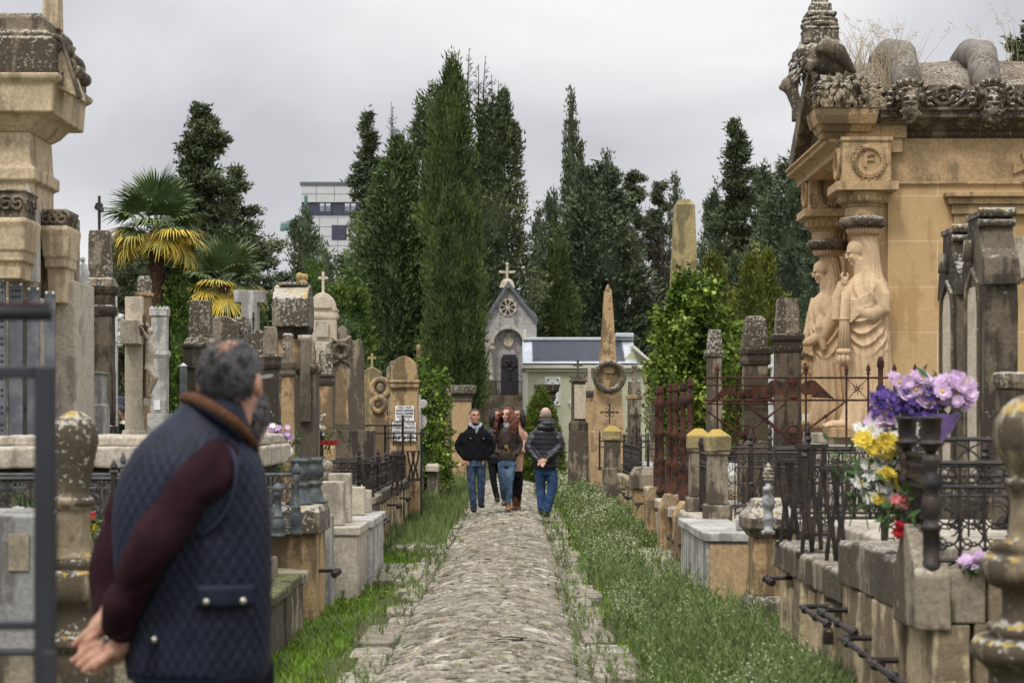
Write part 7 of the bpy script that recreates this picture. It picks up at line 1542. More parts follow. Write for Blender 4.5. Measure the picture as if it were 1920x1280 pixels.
r = thing('table_tomb', 'massive rough table tomb with a cracked pale slab behind the near man', 'tomb', (WX(200, 15.6), 15.6, GZ)); xa, xb = WX(-60, 15.6) - WX(200, 15.6), WX(478, 15.6) - WX(200, 15.6)
b = MB(); b.box(xa + .1, xb - .1, .12, 2.4, -.1, 1.30); b.build('body', 'dark_stone', r, bevel=.02, rough=(.03, .15, 5)); b = MB(); b.box(xa, xb, 0, 2.5, 1.302, 1.47); b.build('slab', 'pale_stone', r, bevel=.02, rough=(.016, .15, 5)); b = MB(); b.box(xa, xb - .9, .35, 2.4, 1.471, 1.55); b.box(xb - .85, xb - .05, .5, 2.4, 1.471, 1.56); b.build('broken_slab', 'pale_stone', r, bevel=.02, rough=(.016, .12, 5))
railing('small dark arched grave railing at the left behind the finial', (WX(-30, 12.8), 12.8), (WX(232, 12.8), 12.8), .86, .36, 'arcs', posts=(.06, .45, .93), step=.13)
plot('grave curb carrying the small arched railing on the left', 12.7, 15.0, -2.45, 1.6, .86, -1, 'grey_stone', 14, cop=.16, lid='marble', upright=(.5, .9))
r = thing('grey_tomb', 'plain grey tomb block with a small framed plate at the left edge', 'tomb', (WX(0, 10.2), 10.2, GZ)); hx = WX(70, 10.2) - WX(0, 10.2); Z = lambda py: WZ(py, 10.2) - GZ
b = MB(); b.box(-.8, hx, 0, .9, .5, Z(966)); b.build('body', 'grey_ashlar2', r, bevel=.012); b = MB(); b.box(.045, hx - .04, -.012, -.001, Z(1070), Z(1000)); b.build('plate', 'grey_stone', r, bevel=.004); b = MB(); b.box(-.9, hx + .03, -.15, 1, -.1, .499); b.build('step', 'grey_stone', r, bevel=.02, rough=(.01, .15))
r = thing('metal_frame', 'grey steel frame with a rust topped handrail at the left edge, very near', 'gate', (WX(85, 4.4), 4.4, GZ)); X = lambda px: WX(px, 4.4) - WX(85, 4.4); Z = lambda py: WZ(py, 4.4) - GZ
b = MB(); b.tube([(X(-220), 0, Z(586)), (X(96), 0, Z(586))], .0185, 12); b.build('handrail', 'blur_frame', r, smooth=True); b = MB(); b.box(X(-220), X(94), -.012, .012, Z(570.5), Z(568.5)); b.build('rust_strip', 'frame_rust', r)
b = MB(); b.box(X(67), X(103), -.02, .02, -.05, Z(686)); b.build('upright', 'blur_frame', r, bevel=.004); b = MB(); b.box(X(-220), X(66.9), -.018, .018, Z(709), Z(686.2)); b.build('top_bar', 'blur_frame', r, bevel=.004); b = MB(); b.box(X(-220), X(66.9), -.012, .012, Z(1180), Z(1163)); b.build('middle_bar', 'blur_frame', r, bevel=.004); b = MB(); b.box(X(-220), X(66.9), -.012, .012, Z(1230), Z(1217)); b.box(X(85), X(112), -.035, -.0205, -.05, Z(1217)); b.build('lower_bar', 'blur_frame', r, bevel=.004)
b = MB(); b.tube([(X(-200), 0, -.05), (X(-200), 0, Z(580))], .016, 8); b.build('support', 'blur_frame', r)
r = thing('lantern_post', 'small dark square post with a pyramid glass top left of the bald head', 'post', (WX(344, 20), 20, GZ)); s = S(20); b = MB(); b.rings([(-.1, 6 * s, 6 * s), (WZ(686, 20) - GZ, 6 * s, 6 * s)]); b.build('body', 'iron_grey', r); b = MB(); b.rings([(WZ(686, 20) - GZ + .001, 6.5 * s, 6.5 * s), (WZ(680, 20) - GZ, .002, .002)]); b.build('tip', 'white_panel', r)

# ------------------------------------------------------------------ flowers
def blossom(mb, c, n, r, k=12, layers=2, cup=.3):
 c, n = Vector(c), Vector(n).normalized(); u = n.orthogonal().normalized(); w = n.cross(u)
 for l in range(layers):
  rr = r * (1 - .28 * l)
  for i in range(k):
   a = 2 * math.pi * (i + .5 * l) / k + rnd.uniform(-.1, .1); d = u * math.cos(a) + w * math.sin(a); s = n.cross(d); q = rr * rnd.uniform(.85, 1.1); up = n * q * (cup + .35 * l)
   mb.add([c - s * q * .07, c + s * q * .07, c + d * q * .6 + s * q * .2 + up * .5, c + d * q + up, c + d * q * .6 - s * q * .2 + up * .5], [(0, 1, 2, 3, 4)])
def bouquet(label, loc, kinds, name='bouquet', leaves_n=60, R0=.2, wrap=None, vase=None, hang=None, seed=1, group='flowers on the graves'):
 """kinds: (part, mat, centre offset, spread (x, y, z), count, radius, petals)"""
 rs = random.Random(seed); r = thing(name, label, 'flowers', loc, 0, group)
 for pn, mt, off, sp, n, rad, k in kinds:
  b = MB(); eyes = MB()
  for i in range(n):
   p = Vector((off[0] + rs.uniform(-1, 1) * sp[0], off[1] + rs.uniform(-1, 1) * sp[1], off[2] + rs.uniform(-1, 1) * sp[2])); nn = Vector((rs.uniform(-.5, .5), -.9 + rs.uniform(-.3, .5), rs.uniform(.0, .9))); blossom(b, p, nn, rad * rs.uniform(.75, 1.15), k)
   if k >= 11 and rs.random() < .35: eyes.ball(p + nn.normalized() * rad * .22, rad * .2, 6, 4)
  o = b.build(pn, mt, r)
  if eyes.v: eyes.build('blossom_parts', 'yellow_petal', o)  # only the yellow flower centres; the petals are the parent part
 b = MB(); 
 for i in range(leaves_n):
  p = Vector((rs.gauss(0, R0 * .5), rs.gauss(0, R0 * .3) + .02, rs.gauss(0, R0 * .5))); d = Vector((rs.uniform(-1, 1), rs.uniform(-1, .4), rs.uniform(-1, 1))).normalized(); s = d.orthogonal().normalized() * .014; L = rs.uniform(.05, .12); b.add([p, p + d * L * .5 + s, p + d * L, p + d * L * .5 - s], [(0, 1, 2, 3)])
  if i % 3 == 0: b.tube([p, p + Vector((rs.uniform(-.05, .05), .02, -.12))], .004, 3)
 b.build('leaves', 'flower_green', r)
 if wrap: b = MB(); b.loft([(wrap[0], 0, wrap[1] + z, q, q * .8) for z, q in ((-.02, .02), (.03, .055), (.10, .10), (.17, .14))], 18, cap=False); b.build('wrapping', 'wrap_violet', r, smooth=True, rough=(.016, .04, 16))
 if vase: b = MB(); b.lathe([(vase[0], vase[1] * .7), (vase[0] + .01, vase[1]), (vase[2], vase[1] * .8)], 12); b.build('vase', 'iron', r)
 return r
s = S(10.2); P = lambda px, py, Y=10.2: W(px, py, Y)
c = W(1725, 757, 10.3); bouquet('lilac and violet chrysanthemum bouquet in violet wrap on the right iron cups', c, [('lilac_blossoms', 'lilac', (.07, -.02, .07), (.19, .10, .07), 80, .05, 22), ('lilac_side_blossoms', 'lilac', (-.21, -.02, -.04), (.05, .06, .08), 9, .05, 13), ('violet_blossoms', 'violet', (-.10, -.06, 0), (.16, .06, .075), 130, .026, 6), ('violet_low_blossoms', 'violet', (-.17, -.04, -.16), (.11, .05, .06), 50, .024, 6)], R0=.15, leaves_n=120, wrap=(.07, -.22), seed=3)
c = P(1658, 885); bouquet('white and yellow flower spray hanging over the right iron railing', c, [('white_blossoms', 'white_petal', (.0, 0, .04), (.13, .07, .19), 46, .052, 14), ('yellow_blossoms', 'yellow_petal', (-.02, -.07, .03), (.12, .04, .18), 13, .056, 14), ('small_white_blossoms', 'white_petal', (.02, -.04, .10), (.11, .06, .1), 70, .018, 6), ('mauve_blossom', 'lilac', (.13, -.02, .06), (.05, .03, .06), 3, .04, 10)], R0=.2, leaves_n=150, seed=4)
c = W(1686, 950, 9.75); bouquet('red carnations dangling under the white and yellow spray', c, [('red_blossoms', 'red_petal', (.005, 0, -.11), (.018, .02, .02), 8, .036, 9), ('pink_blossoms', 'pink_petal', (.0, 0, .02), (.03, .02, .018), 8, .036, 9)], R0=.1, leaves_n=36, seed=5)
c = P(1815, 1085, 9.6); bouquet('fallen lilac flower lying at the foot of the iron panel', (c.x, 9.42, .86), [('blossom_parts', 'lilac', (0, 0, .03), (.06, .02, .015), 8, .05, 10)], R0=.05, leaves_n=8, seed=6, name='fallen_flower')
c = W(527, 845, 19); bouquet('white daisy cushion with pink orchids behind the vest', c, [('white_blossoms', 'white_petal', (.0, -.03, 0), (.12, .06, .035), 130, .018, 8), ('orchids', 'lilac', (-.02, 0, .15), (.11, .05, .07), 26, .045, 6), ('pale_blossoms', 'white_petal', (-.10, 0, .18), (.05, .04, .08), 7, .045, 8)], R0=.2, leaves_n=70, seed=7)
c = W(600, 800, 26); bouquet('small white flowers in a dark vase before the dark topped stele', (c.x, 26, 1.35), [('white_blossoms', 'white_petal', (0, 0, .16), (.06, .04, .13), 26, .026, 8)], R0=.14, leaves_n=60, vase=(-.3, .05, .06), seed=8)
c = W(608, 830, 25.5); bouquet('flat mat of red flowers below the dark vase', c, [('red_blossoms', 'red_petal', (0, 0, 0), (.16, .06, .012), 60, .03, 8)], R0=.1, leaves_n=10, seed=9)
c = W(222, 792, 24); bouquet('tiny red and white posy behind the dark niche stele', c, [('red_blossoms', 'red_petal', (-.01, 0, 0), (.04, .03, .03), 14, .03, 8), ('white_blossoms', 'white_petal', (.05, 0, 0), (.02, .02, .02), 5, .02, 8)], R0=.06, leaves_n=20, seed=10)
c = W(55, 962, 12.5); bouquet('white flowers on the left grave behind the frame', c, [('white_blossoms', 'white_petal', (0, 0, 0), (.09, .04, .025), 24, .03, 9)], R0=.1, leaves_n=30, seed=11)
c = W(178, 985, 12.4); bouquet('little red and yellow posy beside the left finial', c, [('yellow_blossoms', 'yellow_petal', (0, 0, .0), (.03, .02, .04), 8, .03, 8), ('red_blossoms', 'red_petal', (-.01, 0, .06), (.02, .02, .01), 3, .025, 8), ('white_blossoms', 'white_petal', (.05, 0, -.02), (.04, .02, .06), 26, .012, 6)], R0=.1, leaves_n=40, seed=12)
def stems():
 rs = random.Random(4); r = thing('dry_stems', 'tangle of dry grey stems by the white daisy cushion', 'plant', (WX(560, 20), 20, .66)); b = MB()
 for i in range(60):
  x = rs.uniform(-.5, .35); h = rs.uniform(.2, .55); b.tube([(x, rs.uniform(-.2, .2), 0), (x + rs.uniform(-.1, .1), 0, h * .6), (x + rs.uniform(-.2, .2), rs.uniform(-.1, .1), h)], [.006, .005, .003], 3, cap=False)
 b.build('stem', 'bark', r)
stems()
# ------------------------------------------------------------------ people
def hand(mb, wrist, dirv, palm_n, side, k=1.0, curl=.5):
 """palm, four fingers of different lengths and a thumb from the side of the palm"""
 w = Vector(wrist); d = Vector(dirv).normalized(); n = Vector(palm_n); n = (n - d * n.dot(d)).normalized(); s = d.cross(n) * side
 rot = Matrix((d, s, n)).transposed()
 mb.ball(w + d * .045 * k, (.055 * k, .040 * k, .016 * k), 12, 8, rot); mb.tube([w - d * .03 * k, w + d * .02 * k], [.026 * k, .027 * k], 10)
 for i, (o, L) in enumerate(((.030, .068), (.010, .078), (-.011, .072), (-.030, .056))):
  a = w + d * .085 * k + s * o * k; c1 = R(35 * curl * 2 + i * 4); v1 = d * math.cos(c1) + n * math.sin(c1); c2 = R(80 * curl * 2 + i * 5); v2 = d * math.cos(c2) + n * math.sin(c2)
  b_ = a + v1 * L * .5 * k; mb.tube([a - d * .02 * k, a, b_, b_ + v2 * L * .5 * k], [.010 * k, .0095 * k, .0088 * k, .007 * k], 8)
 a = w + d * .025 * k + s * .034 * k; b_ = a + (d * .6 + s * .8 + n * .3).normalized() * .035 * k; mb.tube([w + d * .02 * k + s * .01 * k, a, b_, b_ + (d + n * .4).normalized() * .03 * k], [.014 * k, .012 * k, .010 * k, .0075 * k], 8)
def shell(c, k, rot, cond, grow=1.06, amp=.004, n=40, m=28, seed=0, off=(0, 0, 0)):
 """cap of hair over the skull where cond(unit direction in head space) holds"""
 b = MB(); full = MB(); full.ball((0, 0, 0), 1.0, n, m); keep = []
 for f in full.f:
  d = sum((Vector(full.v[i]) for i in f), Vector()) / len(f)
  if cond(d.normalized()): keep.append(f)
 V = []
 for v in full.v:
  v = Vector(v); q = Vector((v.x * .080 * grow, v.y * .099 * grow + .012, v.z * .093 * grow + .03)) * k
  q += v * (noise.noise(v * 9 + Vector((seed, 0, 0))) * amp + noise.noise(v * 23) * amp * .6)
  V.append(Vector(c) + rot @ (q + Vector(off)))
 used = sorted({i for f in keep for i in f}); mp_ = {j: i for i, j in enumerate(used)}
 b.add([V[j] for j in used], [tuple(mp_[i] for i in f) for f in keep]); return b
def fur(b, c, k, rot, cond, n, L, w, seed, droop=.6):
 """short hair tips standing off the skull to break the outline"""
 rs = random.Random(seed)
 for _ in range(n):
  d = Vector((rs.gauss(0, 1), rs.gauss(0, 1), rs.gauss(0, 1))).normalized()
  if not cond(d): continue
  p = Vector(c) + rot @ (Vector((d.x * .082, d.y * .101 + .012, d.z * .095 + .03)) * k); g = rot @ (d * (1 - droop) + Vector((rs.uniform(-.3, .3), rs.uniform(0, .4), -.8)) * droop); s = g.orthogonal().normalized() * w; l = L * rs.uniform(.6, 1.3)
  b.add([p - s, p + s, p + g * l], [(0, 1, 2)])
def smooth_tube(mb, pts, rad, n=16, sub=4):
 pts = [Vector(p) for p in pts]; P = []; Rr = []
 for i in range(len(pts) - 1):
  p0, p1, p2, p3 = pts[max(i - 1, 0)], pts[i], pts[i + 1], pts[min(i + 2, len(pts) - 1)]
  for k in range(sub):
   t = k / sub; P.append(.5 * ((2 * p1) + (p2 - p0) * t + (2 * p0 - 5 * p1 + 4 * p2 - p3) * t * t + (3 * p1 - p0 - 3 * p2 + p3) * t ** 3)); Rr.append(rad[i] * (1 - t) + rad[i + 1] * t)
 P.append(pts[-1]); Rr.append(rad[-1]); mb.tube(P, Rr, n)
def resample(rows, n=24):
 a = np.array(rows, float); t = np.linspace(0, 1, len(rows)); tt = np.linspace(0, 1, n); out = [np.interp(tt, t, a[:, i]) for i in range(a.shape[1])]
 ker = np.ones(3) / 3; out = [np.convolve(np.pad(o, 1, 'edge'), ker, 'valid') for o in out]; return np.array(out).T
def creases(amp, scale, seed):
 return lambda V, N: amp * (np.abs(vnoise(V * np.array([1, 1, .55]), scale, seed)) ** .8 - .3) + amp * .5 * vnoise(V, scale * 2.7, seed + 1)
def baffles(step, amp, seed):
 return lambda V, N: amp * (np.abs(np.sin(np.pi * (V[:, 2] + .012 * vnoise(V, 6, seed)) / step)) ** .55 - .7) + .004 * vnoise(V, 22, seed)
def walker(label, px, Y, hd, torso, arms, legs, mats, facing=-1, jacket_fn=None, hair=None, hands=(), coat_down=None, voxel=.012, dy=0.0, zfoot=None, extra=None):
 """everything traced in photograph pixels at depth Y; facing -1 looks at the camera, +1 away"""
 zf = zfoot if zfoot is not None else 0.0
 r0 = Vector((WX(px, Y), Y, zf)); P = lambda a, b, d=0: Vector((WX(a, Y) - r0.x, d, WZ(b, Y) - zf)); s = S(Y)
 hx, hy, hk, yaw, pitch = hd; rot = rz(R(yaw if facing < 0 else 180 + yaw)) @ Matrix.Rotation(R(pitch), 3, 'X'); hc = P(hx, hy, torso[-1][3] * 0 + (-.02 if facing < 0 else .02))
 mb = MB(); head(mb, hc, hk, rot); neck = P((torso[-1][1] + torso[-1][2]) / 2, torso[-1][0] + 3); smooth_tube(mb, [hc + Vector((0, .02 * -facing * -1, -.06)), hc * .5 + neck * .5, neck, P((torso[0][1] + torso[0][2]) / 2, torso[0][0])], [.05, .052, .07, .09], 12)
 for a in arms: q0 = P(*a[0]); smooth_tube(mb, [q0 * .8 + P(hx, a[0][0] * 0 + a[0][1] + 6) * .2 + Vector((0, 0, -.04)), P(*a[1]), P(*a[2])], [.03, .03, .024], 8)
 for l in legs: smooth_tube(mb, [P(*q) for q in l], [.06, .045, .035], 8)
 for (w, d, n_, sd, cu) in hands: hand(mb, P(*w), d, n_, sd, 1.05, cu)
 me = fuse(mb, .0085, 2); body = link('person', me, mats.get('skin', 'skin'), None, True, loc=r0); tag(body, label, 'person', 'people in the cemetery')
 torso = torso + [(torso[-1][0] - 5, torso[-1][1] + 2.5, torso[-1][2] - 2.5, torso[-1][3] * .85)]; mb = MB(); rows = resample(torso, 24); secs = []
 for py, a, b_, dp in rows: secs.append(((WX(a, Y) + WX(b_, Y)) / 2 - r0.x, 0, WZ(py, Y) - zf, (b_ - a) * s / 2, dp))
 mb.loft(secs, 32, pw=2.3)
 for a in arms: ar = mats.get('arm_r', [.078, .066, .05]); a0 = P(*a[0]); a1 = P(*a[1]); smooth_tube(mb, [a0 + Vector((0, 0, -.02)), a0 * .55 + a1 * .45, a1, P(*a[2])], [ar[0] * .74, ar[0] * .95, ar[1], ar[2]], 14)
 me = fuse(mb, voxel, 5); displace(me, jacket_fn or creases(.010, 14, int(px))); jk = link('jacket', me, mats['jacket'], body, True)
 mb = MB()
 for l in legs: smooth_tube(mb, [P(*q) for q in l], mats.get('leg_r', [.098, .074, .056]), 14)
 hipz = P(0, torso[0][0]).z; cxh = (WX(torso[0][1], Y) + WX(torso[0][2], Y)) / 2 - r0.x; wid = (torso[0][2] - torso[0][1]) * s / 2
 mb.loft([(cxh, 0, hipz - .10, wid * .80, .12), (cxh, 0, hipz + .02, wid * .86, .125), (cxh, 0, hipz + .10, wid * .8, .12)], 20)
 me = fuse(mb, voxel * .9, 4); displace(me, creases(.007, 20, int(px) + 3)); link('trousers', me, mats['trousers'], body, True)
 for i, l in enumerate(legs):
  a = P(*l[2]); b = MB(); f = Vector((mats.get('toe', (0, 0))[i], facing, 0)).normalized(); hgt = mats.get('boot', .07); z0 = a.z - .085
  b.tube([(a.x, a.y, z0 + .02), (a.x, a.y, a.z + hgt)], [.052, .050], 14); c = a + f * .07; rt = Matrix((f, Vector((-f.y, f.x, 0)), Vector((0, 0, 1)))).transposed()
  b.ball((c.x - f.x * .02, c.y - f.y * .02, z0 + .035), (.135, .048, .042), 16, 10, rt); b.ball((a.x + f.x * .0, a.y, z0 + .03), (.06, .046, .035), 12, 8, rt)
  me = fuse(b, .009, 2); link('shoe', me, mats['shoe'], body, True)
 if hair: hair(body, hc, hk, rot, P)
 if facing < 0:
  for sd in (-1, 1):
   b = MB(); b.ball(hc + rot @ (Vector((sd * .031, -.084, .004)) * hk), (.012 * hk, .006 * hk, .005 * hk), 8, 6, rot); b.build('eye', 'dark_hair', body)
   b = MB(); b.tube([hc + rot @ (Vector((sd * .014, -.094, .024)) * hk), hc + rot @ (Vector((sd * .034, -.096, .030)) * hk), hc + rot @ (Vector((sd * .052, -.084, .024)) * hk)], [.003, .004, .003], 5); b.build('eyebrow', mats.get('brow', 'dark_hair'), body)
  b = MB(); b.ball(hc + rot @ (Vector((0, -.093, -.060)) * hk), (.024 * hk, .009 * hk, .008 * hk), 10, 6, rot); b.build('mouth', 'pink_lip', body)
 if extra: extra(body, P, hc, rot, hk, jk)
 return body
plain('pink_lip', (.30, .11, .09), .5, .3)
# --- dark haired man in the black jacket
def h1(body, hc, k, rot, P):
 cond = lambda d: d.z > .30 - .35 * max(0, d.y) * 2.2 and not (d.y < -.35 and d.z < .62) and d.z > -.55
 b = shell(hc, k, rot, cond, 1.05, .006); fur(b, hc, k, rot, cond, 700, .03, .003, 2); b.build('hair', 'dark_hair', body, smooth=True)
def x1(body, P, hc, rot, k, jk):
 b = MB(); smooth_tube(b, [P(881, 796, -.06), P(886, 793, .04), P(895, 793, .05), P(902, 795, -.04), P(899, 799, -.09), P(892, 802, -.11), P(884, 798, -.09), P(881, 796, -.06)], [.028] * 8, 10); smooth_tube(b, [P(893, 799, -.10), P(894, 807, -.125), P(893, 813, -.125)], [.025, .024, .014], 8); smooth_tube(b, [P(898, 798, -.09), P(896, 806, -.13)], [.022, .012], 8)
 me = fuse(b, .009, 2); link('scarf', me, 'scarf', body, True)
 b = MB(); smooth_tube(b, [P(880, 802, -.08), P(879, 798, .02), P(884, 795, .08), P(899, 795, .08), P(905, 799, .02), P(903, 804, -.09)], [.018, .022, .022, .022, .022, .016], 10); b.build('collar', 'black_wool', jk, smooth=True)
 for px in (883, 907): b = MB(); b.prism([(P(px - 7, 0).x, P(0, 818).z), (P(px + 7, 0).x, P(0, 818).z), (P(px + 6, 0).x, P(0, 822.5).z), (P(px, 0).x, P(0, 825).z), (P(px - 6, 0).x, P(0, 822.5).z)], -.152, -.12); q = b.build('pocket_flap', 'black_wool', jk, bevel=.003); c = MB(); c.ball(P(px, 821.5, -.153), (.010, .006, .010), 8, 6); c.build('button', 'snap', q)
 for py in (826, 836, 846, 855): b = MB(); b.ball(P(893.5, py, -.150), (.009, .006, .009), 8, 6); b.build('button', 'black_leather', jk)
 for a, sd in (((877, 861, -.06), 1), ((907, 860, -.06), -1)): pass
walker('dark haired man in black wool jacket, pale scarf and jeans, hands in pockets', 891, 33.4, (890.5, 780.5, 1.06, 14, -8),
 [(863, 871, 914, .135), (855, 869, 916, .145), (840, 868, 917, .150), (822, 866, 918, .148), (810, 868, 917, .135), (804, 874, 911, .11), (799, 883, 902, .08)],
 [[(870, 811, .0), (859.5, 838, .03), (874, 859, -.05)], [(914, 811, .0), (922, 838, .03), (909, 858, -.05)]],
 [[(883, 866, 0), (884.5, 905, -.05), (888.5, 950, -.04)], [(902, 866, 0), (902.5, 903, -.02), (902, 942, .06)]],
 dict(jacket='black_wool', trousers='denim', shoe='black_leather', toe=(.05, .25), arm_r=[.074, .066, .052], leg_r=[.090, .066, .054]), hair=h1, extra=x1, hands=(((876, 860, -.07), (.3, -.2, -1), (0, 1, 0), 1, .3), ((906, 859, -.07), (-.3, -.2, -1), (0, 1, 0), -1, .3)))
# --- woman with long red curls
def h2(body, hc, k, rot, P):
 rs = random.Random(5); cond = lambda d: d.z > -.1 and not (d.y < -.30 and d.z < .72 and abs(d.x) < .72); b = shell(hc, k, rot, cond, 1.10, .012)
 for i in range(230):
  a = rs.uniform(R(-58), R(238)); fr = math.sin(a); d = Vector((math.cos(a), math.sin(a) if rs.random() < .8 else -.35, rs.uniform(-.2, .75))).normalized()
  if d.y < -.28 and abs(d.x) < .66: continue
  p = hc + rot @ (Vector((d.x * .085, d.y * .10 + .012, d.z * .095 + .03)) * k); L = rs.uniform(.24, .40); ph = rs.uniform(0, 6.28); am = rs.uniform(.008, .02); sd = 1 if d.x >= 0 else -1; pts = []
  for q in range(15):
   t = q / 14; flare = (.055 * min(1, t * 2.2)) + .03 * t; pts.append(p + rot @ Vector((d.x * flare * 1.3 + am * math.sin(ph + t * 17), d.y * flare * .9 - (.07 * t if d.y < .2 else .0) + am * math.cos(ph + t * 17), -L * t + .02 * math.sin(t * 3))))
  b.tube(pts, [.011 * (1 - .6 * (q / 14)) + .002 for q in range(15)], 5)
 b.build('hair', 'red_hair', body, smooth=True)
def x2(body, P, hc, rot, k, jk):
 b = MB(); smooth_tube(b, [P(941, 800, -.06), P(940, 794, .02), P(947, 792, .07), P(957, 793, .06), P(962, 797, -.02), P(959, 803, -.10)], [.022] * 6, 10); b.build('collar', 'olive_jacket', jk, smooth=True)
 b = MB(); b.loft([(P(950, 0).x, -.03, P(0, 806).z, .06, .07), (P(950, 0).x, -.02, P(0, 793).z, .058, .06)], 16); b.build('jumper', 'scarf', body, smooth=True)
 b = MB(); zz = P(0, 837).z; b.loft([(P(950.5, 0).x, 0, zz - .018, .176, .140), (P(950.5, 0).x, 0, zz + .018, .174, .140)], 28, pw=2.3, cap=False); be = b.build('belt', 'black_leather', jk); b = MB(); b.box(P(946, 0).x, P(952.5, 0).x, -.152, -.140, zz - .028, zz + .028); b.build('buckle', 'brass', be, bevel=.004)
 b = MB(); smooth_tube(b, [P(952, 838, -.145), P(953, 846, -.15), P(952.5, 852, -.148)], [.009, .009, .004], 6); b.build('belt_end', 'brass', be)
 for px in (936, 964): b = MB(); b.tube([P(px, 846, -.125), P(px + (1 if px < 950 else -1), 853, -.13)], .005, 5); b.build('zip', 'brass', jk)
walker('woman with long curly red hair in a dark belted jacket and light jeans', 950, 34.1, (950.5, 777.5, 1.02, -22, -2),
 [(863, 932, 970, .140), (852, 932.5, 969, .138), (838, 935, 967, .122), (822, 933, 969, .135), (811, 933, 969, .125), (804, 938, 965, .10), (797, 944, 958, .07)],
 [[(936, 809, 0), (929.5, 834, .03), (935, 851, -.07)], [(966, 809, 0), (975, 834, .03), (968, 853, -.06)]],
 [[(942.5, 868, 0), (943.5, 902, -.06), (947, 938, .02)], [(959, 868, 0), (955, 905, -.10), (953.5, 948, -.10)]],
 dict(jacket='olive_jacket', trousers='denim_light', shoe='tan_boot', toe=(-.25, -.05), arm_r=[.066, .058, .048], leg_r=[.090, .062, .045], boot=.12, skin='skin_pale', brow='red_hair'), hair=h2, extra=x2)
# --- woman behind, long black hair
def h3(body, hc, k, rot, P):
 rs = random.Random(6); cond = lambda d: d.z > -.3 and not (d.y < -.3 and d.z < .6); b = shell(hc, k, rot, cond, 1.12, .006)
 for i in range(140):
  a = rs.uniform(R(-30), R(210)); d = Vector((math.cos(a), math.sin(a), rs.uniform(-.2, .5))).normalized(); p = hc + rot @ (Vector((d.x * .088, d.y * .105 + .012, d.z * .098 + .03)) * k); L = rs.uniform(.16, .26)
  b.tube([p, p + rot @ Vector((d.x * .03, d.y * .03, -L * .5)), p + rot @ Vector((d.x * .02, d.y * .02 - .02, -L))], [.013, .011, .004], 5)
 b.build('hair', 'dark_hair', body, smooth=True)
walker('black haired woman in a grey padded jacket, mostly hidden behind the redhead', 929, 37.3, (931, 779, 1.05, 40, 0),
 [(860, 913, 944, .13), (845, 912, 945, .14), (825, 913, 944, .135), (810, 914, 943, .12), (803, 919, 939, .1), (797, 924, 936, .07)],
 [[(916, 810, 0), (912, 832, .03), (916, 850, -.03)], [(941, 810, 0), (946, 832, .03), (942, 850, -.03)]],
 [[(922, 862, 0), (925, 898, -.02), (932, 932, -.03)], [(936, 862, 0), (941, 898, .02), (944, 928, .12)]],
 dict(jacket='puffer_grey', trousers='black_cloth', shoe='black_leather', toe=(.1, .1), arm_r=[.072, .065, .05], leg_r=[.085, .062, .050]), hair=h3, jacket_fn=baffles(.078, .008, 3), zfoot=None)
# --- woman in the long pink coat with a camel bag
def x4(body, P, hc, rot, k, jk):
 b = MB(); b.ball(P(979, 855, -.16), (.075, .05, .085), 16, 12); b.ball(P(979, 861, -.17), (.07, .05, .05), 14, 10); g = link('handbag', fuse(b, .01, 3), 'camel_bag', body, True); b = MB(); smooth_tube(b, [P(985, 846, -.15), P(989, 856, -.14), P(992, 868, -.13)], [.010, .010, .006], 6); smooth_tube(b, [P(974, 848, -.16), P(982, 815, -.13), P(984, 798, .0)], [.008] * 3, 6); b.build('strap', 'camel_bag', g)
 b = MB(); smooth_tube(b, [P(967, 798, -.08), P(978, 796, .0), P(983, 800, -.06)], [.03, .035, .03], 8); b.build('collar', 'white_hair', jk, smooth=True)
walker('woman in a long dusty pink coat carrying a camel handbag behind the redhead', 970, 34.75, (971.5, 778, 1.04, -30, 0),
 [(885, 953, 980, .14), (870, 955, 980, .14), (850, 957, 980, .135), (825, 957, 983, .13), (811, 957, 984, .12), (804, 961, 981, .1), (797, 965, 977, .07)],
 [[(959, 809, 0), (955, 833, .03), (960, 850, -.05)], [(981, 808, 0), (986, 828, .0), (979, 848, -.14)]],
 [[(963, 886, 0), (963, 905, .0), (966, 948, -.02)], [(973, 886, 0), (974, 908, -.02), (971, 949, -.02)]],
 dict(jacket='pink_coat', trousers='black_cloth', shoe='brown_boot', toe=(-.3, .1), arm_r=[.066, .06, .048], leg_r=[.080, .058, .045], boot=.16), hair=h3)
